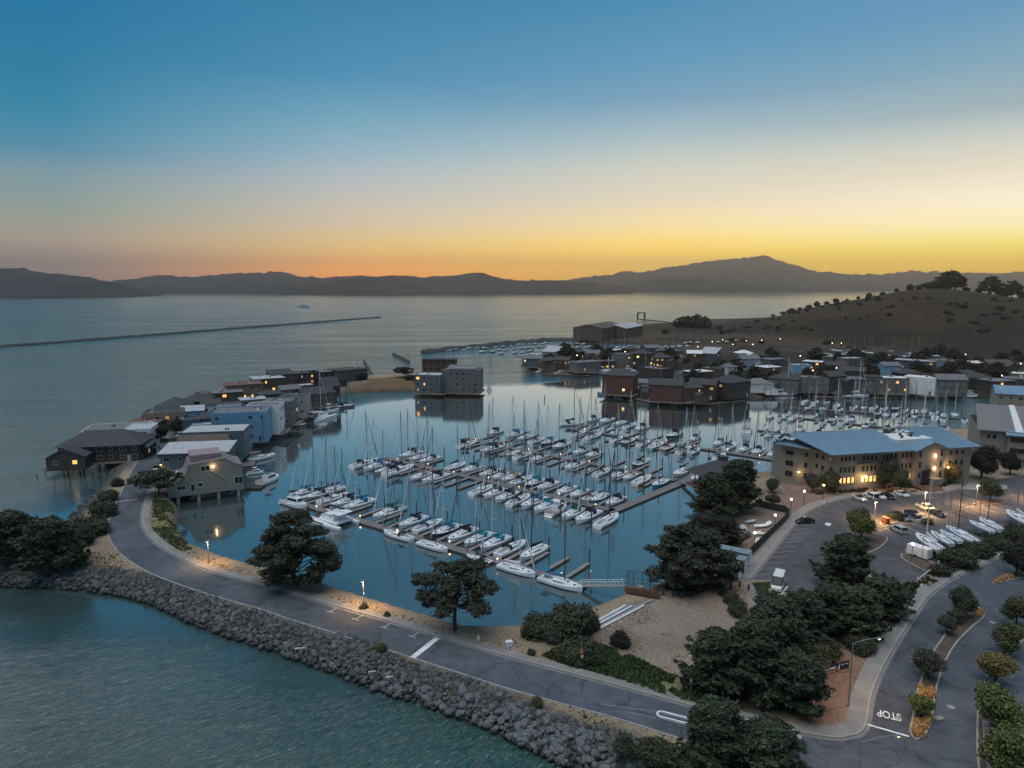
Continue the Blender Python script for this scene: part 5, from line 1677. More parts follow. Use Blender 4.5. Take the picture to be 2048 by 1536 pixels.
def catamaran(L=13.0, mastm='mast_white'):
 root = thing('catamaran', 'x', 'catamaran')
 W2 = 0.28 * L
 for sgn in (1, -1):
  hull, deck, sp, st = hull_parts(L, 0.15 * L, 0.135 * L, 0.06 * L, transom=0.55, overhang=0.02)
  h = hull.build('hull', M['gel_white'], root, (0, sgn * W2 * 0.86, 0), smooth=True)
  d = deck.build('deck', M['deck_grey'], h)
  w = MB().box((0.08 * L, sgn * 0.074 * L, 0.075 * L), (0.34 * L, 0.03, 0.28))
  w.build('window', M['window_dark'], h)
 MB().box((-0.08 * L, 0, 0.095 * L), (0.58 * L, W2 * 1.5, 0.45), 0, 0.98).build('bridge_deck', M['gel_white'], root)
 r = []
 for x, hh, w in ((-0.22, 0.125, 0.36), (0.05, 0.13, 0.36), (0.16, 0.085, 0.33), (0.24, 0.01, 0.28)):
  z0 = 0.11 * L
  r.append([(x * L, w * L / 2, z0), (x * L, w * L / 2 * 0.86, z0 + hh * L), (x * L, -w * L / 2 * 0.86, z0 + hh * L), (x * L, -w * L / 2, z0)])
 c = MB().loft(r, closed=False).build('saloon', M['gel_white'], root)
 g = MB()
 for sgn in (1, -1):
  g.add([(-0.15 * L, sgn * (0.168 * L), 0.17 * L), (0.12 * L, sgn * 0.158 * L, 0.165 * L), (0.07 * L, sgn * 0.163 * L, 0.21 * L), (-0.15 * L, sgn * 0.163 * L, 0.215 * L)], [(0, 1, 2, 3) if sgn < 0 else (3, 2, 1, 0)])
 g.add([(0.175 * L, -0.12 * L, 0.19 * L), (0.175 * L, 0.12 * L, 0.19 * L), (0.075 * L, 0.13 * L, 0.245 * L), (0.075 * L, -0.13 * L, 0.245 * L)], [(0, 1, 2, 3)])
 g.build('window', M['window_dark'], c)
 MB().box((-0.27 * L, 0, 0.27 * L), (0.28 * L, 0.36 * L, 0.07)).build('hardtop', M['gel_white'], root)
 ps = MB()
 for sgn in (1, -1):
  ps.tube((-0.4 * L, sgn * 0.16 * L, 0.1 * L), (-0.4 * L, sgn * 0.16 * L, 0.27 * L), 0.05, n=5)
 ps.build('post', M['steel'], root)
 tr = MB().box((0.34 * L, 0, 0.1 * L), (0.2 * L, W2 * 1.4, 0.03))
 tr.build('trampoline', M['canvas_black'], root)
 MB().tube((0.29 * L, -W2 * 0.85, 0.11 * L), (0.29 * L, W2 * 0.85, 0.11 * L), 0.1, n=5).build('cross_beam', M['mast_alloy'], root)
 m_ = MB().tube((0.06 * L, 0, 0.22 * L), (0.05 * L, 0, 1.55 * L), 0.12, 0.09, 6).build('mast', M[mastm], root)
 MB().tube((0.05 * L, -0.09 * L, 0.8 * L), (0.05 * L, 0.09 * L, 0.8 * L), 0.04, n=4).build('spreader', M[mastm], m_)
 MB().tube((0.05 * L, 0, 0.36 * L), (-0.36 * L, 0, 0.35 * L), 0.28, 0.2, 6).build('sail_cover', M['canvas_navy'], root)
 MB().tube((0.49 * L, 0, 0.12 * L), (0.05 * L, 0, 1.5 * L), 0.06, 0.04, 4).build('furled_jib', M['canvas_white'], root)
 return root
BOATPROTO = {}
def boat(style, label, loc, rz, scale=1.0, group=None):
 kind, args = style
 key = (kind, tuple(sorted(args.items())))
 if key not in BOATPROTO:
  f = dict(sail=sailboat, power=powerboat, cat=catamaran)[kind]
  o = f(**args)
  BOATPROTO[key] = o
  for c in o.children:
   CHILD.setdefault(o.name, []).append(c)
   for d in c.children:
    CHILD.setdefault(c.name, []).append(d)
 else:
  o = copy_tree(BOATPROTO[key])
 o.location = loc
 o.rotation_euler = (0, 0, rz)
 o.scale = (scale,) * 3
 o['label'] = label
 if group:
  o['group'] = group
 elif 'group' in o:
  del o['group']
 return o
# ------------------------------------------------------------------ docks
def dock(name, label, a, b, width, fingers, piles, m_spine='dock', m_f='finger', z=0.42):
 """a,b ends of the walkway; fingers = [(root, tip)], piles = [xy]"""
 root = thing(name, label, 'dock', (0, 0, 0), 0, 'floating docks of the marina')
 a = Vector((a[0], a[1], 0))
 b = Vector((b[0], b[1], 0))
 t = (b - a).normalized()
 ang = math.atan2(t.y, t.x)
 n = max(1, round((b - a).length / 6.0))
 for i in range(n):
  p = a.lerp(b, (i + 0.5) / n)
  MB().box((0, 0, 0), ((b - a).length / n - 0.07, width, 0.16)).build('deck_section', M[m_spine], root, (p.x, p.y, z), ang)
 fl = MB().box((0, 0, 0), ((b - a).length, width * 0.9, 0.5))
 fl.build('float', M['float'], root, ((a.x + b.x) / 2, (a.y + b.y) / 2, z - 0.33), ang)
 for p, q in fingers:
  p = Vector((p[0], p[1], 0))
  q = Vector((q[0], q[1], 0))
  d = q - p
  an = math.atan2(d.y, d.x)
  f = MB().box((0, 0, 0.0), (d.length, 1.0, 0.14)).build('finger', M[m_f], root, ((p.x + q.x) / 2, (p.y + q.y) / 2, z), an)
  MB().box((0, 0, -0.28), (d.length, 0.9, 0.42)).build('finger_float', M['float'], f)
 return root
def piling(label, xy, h=4.0, mat_='pile_wood', r=0.17, cat='piling', cap=False, name='piling', grp='dock pilings'):
 o = thing(name, label, cat, (xy[0], xy[1], 0), 0, grp)
 MB().tube((0, 0, -1.5), (0, 0, h), r, r * 0.92, 8).build('shaft', M[mat_], o)
 MB().tube((0, 0, h), (0, 0, h + r * 1.2), r * 1.1, 0.03, 8).build('cap', M['gel_white' if cap else 'pile_wood'], o)
 return o
FD = Vector((math.cos(R(54)), math.sin(R(54)), 0))     # the way the fingers point, away from the road
SAIL = lambda **k: ('sail', k)
STY = {
 'blue': SAIL(hullm='gel_white', cover='canvas_blue', dodger='canvas_blue', mast='mast_white', jib='canvas_white'),
 'navy': SAIL(hullm='gel_white', cover='canvas_navy', dodger='canvas_navy', mast='mast_alloy', jib='canvas_white'),
 'black': SAIL(hullm='gel_white', cover='canvas_black', dodger='canvas_black', mast='mast_alloy', jib='canvas_black'),
 'teal': SAIL(hullm='gel_white', cover='canvas_teal', dodger='canvas_teal', mast='mast_white', jib=None),
 'green': SAIL(hullm='gel_white', cover='canvas_green', dodger='canvas_green', mast='mast_white', jib='canvas_white', bimini='canvas_green'),
 'tan': SAIL(hullm='gel_white', cover='canvas_tan', dodger='canvas_tan', mast='mast_alloy', jib='canvas_white'),
 'white': SAIL(hullm='gel_white', cover='canvas_white', dodger=None, mast='mast_white', jib='canvas_white'),
 'racer': SAIL(hullm='gel_white', cover='canvas_black', dodger=None, mast='mast_black', jib=None),
 'navyhull': SAIL(hullm='gel_navy', cover='canvas_teal', dodger='canvas_teal', mast='mast_white', jib='canvas_white', stripe='gel_white'),
 'darkhull': SAIL(hullm='gel_dark', cover='canvas_black', dodger='canvas_black', mast='mast_black', jib='canvas_black', stripe='gel_white'),
 'tealhull': SAIL(hullm='gel_teal', cover='canvas_white', dodger=None, mast='mast_alloy', jib='canvas_white'),
 'bluehull': SAIL(hullm='gel_blue', cover='canvas_blue', dodger=None, mast='mast_white', jib=None),
 'cream': SAIL(hullm='gel_cream', cover='canvas_black', dodger=None, mast='mast_alloy', jib='canvas_white', stripe='gel_green'),
 'ketch': SAIL(hullm='gel_cream', cover='canvas_black', dodger=None, mast='mast_alloy', jib='canvas_white', ketch=True, stripe='gel_tan'),
 'grey': SAIL(hullm='gel_grey', cover='canvas_navy', dodger='canvas_navy', mast='mast_alloy', jib='canvas_white'),
 'rust': SAIL(hullm='gel_tan', cover='canvas_rust', dodger='canvas_rust', mast='mast_alloy', jib=None),
 'bare': SAIL(hullm='gel_white', cover=None, dodger='canvas_navy', mast='mast_alloy', jib='canvas_navy'),
 'power': ('power', dict(canvas='canvas_white')),
 'power2': ('power', dict(canvas='canvas_black')),
 'tiny': SAIL(hullm='gel_grey', cover='canvas_navy', dodger=None, mast='mast_alloy', jib=None, parts='tiny'),
 'tiny2': SAIL(hullm='gel_dark', cover='canvas_black', dodger=None, mast='mast_alloy', jib=None, parts='tiny'),
}
WORD = dict(blue='white sailboat with blue covers', navy='white sailboat with navy covers', black='white sailboat with black covers', teal='white sailboat with teal covers', green='white sailboat with green awnings', tan='white sailboat with tan covers', white='white sailboat with white cover', racer='white sailboat with black mast', navyhull='navy hulled sailboat with teal covers', darkhull='black hulled sailboat', tealhull='pale teal sailboat', bluehull='bright blue sailboat', cream='cream sailboat with dark cover', ketch='cream two-masted sailboat', grey='grey hulled sailboat', rust='tan sailboat with rust covers', bare='white sailboat with bare boom', power='white motorboat with white canopy', power2='white motorboat with black canopy')
DOCKS = [
 # name, label, spine ends, near-side boats, far-side boats
 ('A', 'long floating dock lying closest to the curved road', (596, 1008), (1170, 1177),
     [],
     [('blue', 606, 989, 10), ('grey', 633, 995, 11), ('cream', 660, 987, 11.5), ('bare', 668, 1001, 11), ('navy', 692, 1008, 11), ('blue', 718, 1013, 11.5), ('green', 778, 1030, 12), ('navy', 826, 1048, 10.5), ('blue', 858, 1056, 10.5), ('navyhull', 892, 1066, 10.5), ('black', 925, 1074, 11), ('teal', 957, 1083, 10.5), ('teal', 990, 1091, 11), ('black', 1024, 1102, 11), ('racer', 1068, 1110, 10.5)]),
 ('B', 'second floating dock out from the curved road', (768, 917), (1228, 1024),
     [('bare', 728, 931, 13), ('blue', 750, 936, 12), ('grey', 768, 943, 10), ('navy', 797, 945, 14), ('tan', 838, 956, 10.5), ('black', 868, 960, 12), ('white', 962, 984, 11), ('bare', 987, 990, 11), ('navy', 1011, 997, 11.5), ('black', 1036, 1004, 11), ('blue', 1065, 1009, 12), ('teal', 1088, 1017, 11.5), ('power', 1111, 1025, 9), ('green', 1142, 1031, 11), ('navy', 1172, 1037, 12), ('racer', 1212, 1045, 11.5)],
     [('navy', 822, 913, 12), ('white', 832, 921, 10.5), ('bare', 858, 924, 11), ('racer', 911, 937, 10), ('green', 936, 945, 11), ('navy', 972, 953, 11), ('black', 992, 959, 10), ('tan', 1015, 963, 11), ('black', 1038, 968, 11), ('navyhull', 1063, 973, 11), ('black', 1088, 979, 11), ('blue', 1121, 990, 10.5), ('teal', 1150, 995, 10), ('rust', 1180, 1000, 9.5), ('bluehull', 1197, 1002, 10), ('black', 1221, 1012, 10.5)]),
 ('C', 'third floating dock out from the curved road', (925, 878), (1352, 963),
     [('black', 960, 885, 12), ('grey', 1003, 896, 13), ('tealhull', 1040, 907, 10.5), ('tan', 1062, 909, 11), ('bare', 1090, 915, 10.5), ('navy', 1163, 929, 11.5), ('black', 1211, 944, 11), ('bare', 1244, 949, 11), ('tan', 1264, 953, 9), ('cream', 1290, 960, 11.5), ('bluehull', 1317, 969, 10)],
     [('navy', 993, 869, 11), ('blue', 1034, 874, 12), ('racer', 1056, 879, 11), ('navy', 1080, 885, 11), ('navyhull', 1103, 889, 11), ('grey', 1126, 896, 12), ('green', 1165, 907, 10.5), ('black', 1191, 913, 11), ('darkhull', 1290, 929, 11), ('ketch', 1366, 949, 11), ('racer', 1396, 958, 8)]),
 ('D', 'fourth floating dock out from the curved road', (1142, 859), (1548, 921),
     [('navy', 1186, 861, 11), ('bare', 1212, 867, 11.5), ('blue', 1248, 876, 10), ('darkhull', 1271, 880, 10), ('tan', 1296, 886, 10), ('tealhull', 1325, 889, 12), ('rust', 1346, 893, 10), ('green', 1375, 900, 11.5), ('grey', 1392, 903, 10), ('teal', 1437, 916, 10)],
     [('black', 1188, 843, 11), ('navy', 1216, 845, 13), ('racer', 1243, 850, 11), ('blue', 1263, 855, 11), ('black', 1286, 860, 11.5), ('darkhull', 1350, 874, 13), ('navy', 1391, 881, 10), ('bare', 1440, 890, 11), ('green', 1463, 896, 11.5), ('navy', 1490, 902, 11), ('black', 1515, 907, 11), ('cream', 1545, 912, 9.5)]),
]
br = random.Random(4)
SIDE = {'near': 'road side', 'far': 'open side'}
DN = dict(A='roadside dock', B='second dock', C='third dock', D='fourth dock')
for key, lab, pa, pb, near, far in DOCKS:
 a, b = W(*pa), W(*pb)
 t = (b - a).normalized()
 fingers, pls = [], []
 Ls = (b - a).length
 for side, lst in (('near', near), ('far', far)):
  sg = 1 if side == 'far' else -1
  pos = []
  for i, (sty, px, py, L) in enumerate(lst):
   p = W(px, py)
   s = (p - a).dot(t)
   pos.append(s)
   off = (p - a - t * s).dot(FD)
   end = 'outer end'
   lb = f"{WORD[sty]}, {ORD[i]} from the outer end, {DN[key]}'s {SIDE[side]}"
   rz = math.atan2(FD.y, FD.x)
   # most lie bow in; some on the second and third docks lie stern in
   bow_in = not (key in 'BC' and side == 'near' and i % 3 != 0) if side == 'near' else (i % 5 != 3)
   hd = rz if (side == 'near') == bow_in else rz + math.pi
   dist = max(abs(off), L * 0.5 + 1.9)
   pp = a + t * s + FD * sg * dist
   boat(STY[sty], lb, (pp.x, pp.y, 0), hd + br.uniform(-0.03, 0.03), L / 11.0 if sty not in ('power', 'power2') else L / 10.0, 'boats in the marina slips')
  # fingers between neighbours, filling the empty berths too
  pos.sort()
  if not pos:
   continue
  marks = []
  prev = None
  for s in pos:
   if prev is not None:
    gap = s - prev
    if gap < 7.2:
     marks.append((prev + s) / 2)
    else:
     q = prev + 2.6
     while q < s - 2.0:
      marks.append(q)
      q += 5.2
   prev = s
  if key == 'A':
   marks += [(W(1054, 1132) - a).dot(t), (W(1095, 1143) - a).dot(t), (W(1138, 1155) - a).dot(t)]
  if key == 'B' and side == 'near':
   pass
  lastm = -99
  for i, s in enumerate(sorted(marks)):
   if s - lastm < 3.0 or s > Ls:
    continue
   if i % 2 == 1 and key != 'A' and br.random() < 0.4:
    continue
   lastm = s
   ln = 10.0 if key == 'A' else 11.0
   p0 = a + t * s + FD * sg * 1.2
   p1 = a + t * s + FD * sg * (1.2 + ln)
   fingers.append((p0, p1))
   if i % 2 == 0:
    pls.append((p1 + FD * sg * 0.25, side, i))
 d_ = dock('floating_dock', lab, a, b, 2.5, fingers, [])
 pls.sort(key=lambda q: (q[1], (q[0] - a).dot(t)))
 cn = {'near': 0, 'far': 0}
 for (p, side, i) in pls:
  piling(f"wooden finger piling, {ORD[cn[side]]} from the outer end, {DN[key]}'s {SIDE[side]}", p, 3.4 + 1.2 * ((i * 7) % 3) / 2)
  cn[side] += 1
 # little lights on the dock boxes
 nb = 6 if key == 'A' else 7
 for i in range(nb):
  p = a.lerp(b, (i + 0.6) / nb) + FD * (0.9 if i % 2 else -0.9)
  o = thing('dock_pedestal', f'lit white power pedestal, {ORD[i]} from the outer end of the {DN[key]}', 'power pedestal', (p.x, p.y, 0.5), 0, 'lit power pedestals on the docks')
  MB().box((0, 0, 0.4), (0.3, 0.3, 0.8)).build('post', M['white_paint'], o)
  MB().box((0, 0, 0.9), (0.24, 0.24, 0.18)).build('lamp', M['pedestal_glow'], o)
  if (key, i) in (('A', 1), ('A', 3), ('B', 1), ('B', 3), ('B', 5), ('C', 1), ('C', 5), ('D', 3)) or key == 'A':
   l = bpy.data.lights.new('lamp_light', 'POINT')
   l.energy = 16
   l.color = (1, 0.55, 0.2)
   l.shadow_soft_size = 0.2
   link('lamp_light', l, o, (0.0, 0.0, 1.35))
# boats tied along the outside of the roadside dock
ta = math.atan2((W(1170, 1177) - W(596, 1008)).y, (W(1170, 1177) - W(596, 1008)).x)
for sty, px, py, hd, sc, lb in [
 (('power', dict(canvas='canvas_black', name='motor_trawler', trawler=True, L=10.0)), 590, 1013, 0, 1.05, 'white trawler with dark flybridge canopy at the outer end of the roadside dock'),
 (('cat', dict()), 666, 1045, math.pi, 1.0, 'big white catamaran tied along the roadside dock behind the dark pine'),
 (STY['bare'], 795, 1075, math.pi, 0.9, 'white sailboat tied along the roadside dock just past the catamaran'),
 (STY['racer'], 866, 1097, 0, 0.86, 'white sailboat tied alongside the roadside dock, second past the catamaran'),
 (STY['darkhull'], 957, 1122, math.pi, 0.66, 'small dark hulled sailboat tied alongside the roadside dock'),
 (STY['white'], 1034, 1145, 0, 0.9, 'white sailboat with thin blue stripe tied alongside, third past the catamaran'),
 (SAIL(hullm='gel_white', cover='canvas_blue', dodger=None, mast='mast_black', jib=None, bimini='canvas_blue'), 1122, 1172, 0, 0.96, 'white sailboat with flat blue awning next to the gangway'),
 (STY['black'], 1144, 851, R(16), 1.1, 'white sailboat across the outer end of the fourth dock'),
]:
 p = W(px, py)
 boat(sty, lb, (p.x, p.y, 0), ta + hd if px != 1144 else R(16), sc, 'boats in the marina slips')
# the walkway joining the second and third docks to the shore, with zigzag edge
wa, wb = W(1222, 1026), W(1400, 952)
dock('dock_walkway', 'wide floating walkway linking the second and third docks to the pavilion', wa, wb, 3.0, [], [])
for i, (px, py) in enumerate([(1248, 1010), (1318, 975), (1252, 1018)][:2]):
 piling(f'tall dark piling standing beside the walkway, {ORD[i]} from the second dock', W(px, py), 5.2)
for i, (px, py) in enumerate([(717, 905), (734, 912), (748, 918), (775, 926)]):
 piling(f'wooden piling off the outer end of the second dock, {ORD[i]} from the left', W(px, py + 30), 3.0)
for i, (px, py) in enumerate([(757, 1058), (841, 1092), (940, 1125), (1045, 1155), (1168, 1185), (643, 1020)]):
 p = W(px, py) 
 s = (p - W(596, 1008)).dot((W(1170, 1177) - W(596, 1008)).normalized())
 q = W(596, 1008) + (W(1170, 1177) - W(596, 1008)).normalized() * s + FD * 1.0
 piling(f'pale concrete piling standing through the roadside dock at its {ORD[i]} guide', q, 3.6, 'pile_concrete', 0.2, cap=True)
# ------------------------------------------------------------------ the docks behind the office building
E1 = [(1610, 805), (1630, 807), (1652, 808), (1674, 814), (1707, 817), (1727, 818), (1748, 818), (1768, 820), (1790, 820), (1809, 823), (1829, 826), (1849, 826), (1868, 829), (1888, 833), (1909, 833), (1929, 843)]
E1n = [(1616, 817), (1646, 820), (1679, 822), (1755, 829), (1771, 833), (1790, 832), (1807, 835), (1829, 836), (1870, 839), (1887, 842)]
E2 = [(1540, 836), (1561, 838), (1573, 831), (1583, 841), (1628, 834), (1667, 840), (1703, 842), (1745, 846), (1802, 853), (1847, 858), (1868, 858), (1890, 860)]
E2n = [(1646, 847), (1684, 848), (1730, 856), (1777, 859), (1799, 863), (1817, 866), (1918, 866)]
E3 = [(1530, 859), (1598, 863), (1640, 868), (1684, 871), (1537, 873), (1558, 871), (1584, 879)]
dock('floating_dock', 'floating dock lying farthest behind the office building', W(1578, 817), W(1932, 839), 2.2, [(W(1606, 846 - 22), W(1622, 838 - 24))], [])
for k, (pa, pb, lb) in enumerate([((1590, 836), (1775, 857), 'middle floating dock behind the office building'), ((1515, 862), (1660, 878), 'floating dock half hidden by the office building roof'), ((1775, 857), (1935, 872), 'floating dock leading to the shingle roofed building')]):
 a, b = W(*pa), W(*pb)
 t = (b - a).normalized()
 nn = Vector((-t.y, t.x, 0))
 fs = []
 for i in range(int((b - a).length // 7)):
  p = a + t * (4 + 7 * i)
  fs.append((p - nn * 1, p - FD * 8 - nn * 0))
 dock('floating_dock', lb, a, b, 2.0, fs, [])
es = ['navy', 'black', 'blue', 'bare', 'white', 'racer', 'grey', 'teal', 'tan', 'darkhull']
for row, lst, nm in ((1, E1, 'far row behind the office roof'), (2, E1n, 'second row behind the office roof'), (3, E2, 'third row behind the office roof'), (4, E2n, 'fourth row behind the office roof'), (5, E3, 'row nearest the office roof')):
 for i, (px, py) in enumerate(lst):
  sty = es[(i * 3 + row * 5) % len(es)]
  p = W(px, py)
  hd = R(54) if (i + row) % 3 else R(234)
  boat(STY[sty], f'{WORD[sty]}, {ORD[i]} along the {nm}', (p.x, p.y, 0), hd + br.uniform(-.05, .05), br.uniform(0.78, 1.0), 'boats behind the office building')
p = W(1494, 860)
boat(('power', dict(canvas='canvas_black', name='motor_yacht', L=14.0)), 'large white motor yacht showing its stern beside the fourth dock', (p.x, p.y, 0), R(68), 1.0, 'boats behind the office building')
for i in range(16):
 px = 1585 + i * 22.5
 py = 820 + i * 1.45 + (7 if i % 3 else -4)
 piling(f'dark piling among the docks behind the office, {ORD[i]} from the open end', W(px, py), 4.4)
# ------------------------------------------------------------------ far basin behind the breakwater
TB = []
fr = random.Random(12)
rows = [((890, 703), (1100, 686)), ((945, 706), (1170, 688)), ((990, 709), (1200, 693)), ((1040, 712), (1300, 692)), ((1110, 707), (1400, 690)), ((1215, 703), (1490, 688))]
cnt = 0
for ri_, (a, b) in enumerate(rows):
 A, Bv = W(*a), W(*b)
 n = int((Bv - A).length / 8.5)
 for i in range(n):
  if fr.random() < 0.16:
   continue
  p = A.lerp(Bv, (i + 0.5) / n) + Vector((fr.uniform(-2, 2), fr.uniform(-9, 9), 0))
  inn = inside(MID_POLY, np.array([p.x]), np.array([p.y]))[0]
  z = 2.9 if inn else 0.0
  if inn and fr.random() < 0.4:
   continue
  lb = f'small sailboat in the far basin, {ORD[i]} berth of the {ORD[ri_]} row from the breakwater' if not inn else f'small sailboat ashore by the far basin, {ORD[i]} place of the {ORD[ri_]} row'
  boat(STY['tiny' if fr.random() < 0.7 else 'tiny2'], lb, (p.x, p.y, z), R(54) + (math.pi if i % 2 else 0), fr.uniform(0.75, 1.15), 'boats in the far basin' if not inn else 'boats in the far boatyard')
  cnt += 1
for i, px in enumerate(sorted(fr.uniform(1640, 1880) for _ in range(30))):
 px = px
 p = P(px, fr.uniform(703, 716), 2.4)
 boat(STY['tiny' if i % 3 else 'tiny2'], f'small sailboat stored at the foot of the hill, {ORD[i]} from the left', (p.x, p.y, 2.9), fr.uniform(0, 6.3), fr.uniform(0.7, 1.1), 'boats stored below the hill')
# ================================================================== BUILDINGS
WINC = {}
def window_meshes(w, h, glass, frame):
 k = (round(w, 2), round(h, 2), glass, frame)
 if k not in WINC:
  f = MB()
  t = 0.09
  f.box((0, -0.03, h / 2 - t / 2), (w, 0.1, t))
  f.box((0, -0.03, -h / 2 + t / 2), (w, 0.1, t))
  for sx_ in (-1, 1):
   f.box((sx_ * (w / 2 - t / 2), -0.03, 0), (t, 0.098, h - 2 * t))
  if w > 1.3:
   f.box((0, -0.03, 0), (0.05, 0.094, h - 2 * t))
  g = MB().add([(-w / 2 + t, -0.012, -h / 2 + t), (w / 2 - t, -0.012, -h / 2 + t), (w / 2 - t, -0.012, h / 2 - t), (-w / 2 + t, -0.012, h / 2 - t)], [(0, 1, 2, 3)])
  WINC[k] = (f.mesh('window', M[frame]), g.mesh('pane', M[glass]))
 return WINC[k]
def window(parent, p, rz, w, h, glass='window_dark', frame='trim', pane=True):
 fm, gm = window_meshes(w, h, glass, frame)
 o = link('window', fm, parent, p, rz)
 if pane:
  link('pane', gm, o)
 return o
def roof_mesh(kind, w, d, h, pitch, ov, par=0.35):
 """roof over a w x d plan whose walls end at height h"""
 k = MB()
 x, y = w / 2 + ov, d / 2 + ov
 if kind == 'flat':
  k.box((0, 0, h + 0.06), (w - 0.3, d - 0.3, 0.12))
 elif kind == 'slab':
  k.box((0, 0, h + 0.14), (2 * x, 2 * y, 0.28))
 elif kind == 'gable':       # ridge along x
  r = pitch * y
  a = [(-x, -y, h), (x, -y, h), (x, 0, h + r), (-x, 0, h + r), (x, y, h), (-x, y, h)]
  b = [(p[0], p[1], p[2] + 0.18) for p in a]
  k.add(b, [(0, 1, 2, 3), (3, 2, 4, 5)])
  k.add(a, [(3, 2, 1, 0), (5, 4, 2, 3)])
  k.add(a + b, [(0, 1, 7, 6), (4, 5, 11, 10), (1, 2, 8, 7), (2, 4, 10, 8), (3, 0, 6, 9), (5, 3, 9, 11)])
 elif kind == 'hip':
  r = pitch * min(x, y)
  c = max(0.01, abs(x - y))
  if x >= y:
   rd = [(-c, 0, h + r), (c, 0, h + r)]
   k.add([(-x, -y, h), (x, -y, h), (x, y, h), (-x, y, h)] + rd, [(0, 1, 5, 4), (1, 2, 5), (2, 3, 4, 5), (3, 0, 4), (3, 2, 1, 0)])
  else:
   rd = [(0, -c, h + r), (0, c, h + r)]
   k.add([(-x, -y, h), (x, -y, h), (x, y, h), (-x, y, h)] + rd, [(0, 1, 4), (1, 2, 5, 4), (2, 3, 5), (3, 0, 4, 5), (3, 2, 1, 0)])
 elif kind == 'shed':        # high at the back
  r = pitch * d
  a = [(-x, -y, h), (x, -y, h), (x, y, h + r), (-x, y, h + r)]
  b = [(p[0], p[1], p[2] + 0.2) for p in a]
  k.add(a + b, [(3, 2, 1, 0), (4, 5, 6, 7), (0, 1, 5, 4), (1, 2, 6, 5), (2, 3, 7, 6), (3, 0, 4, 7)])
 return k
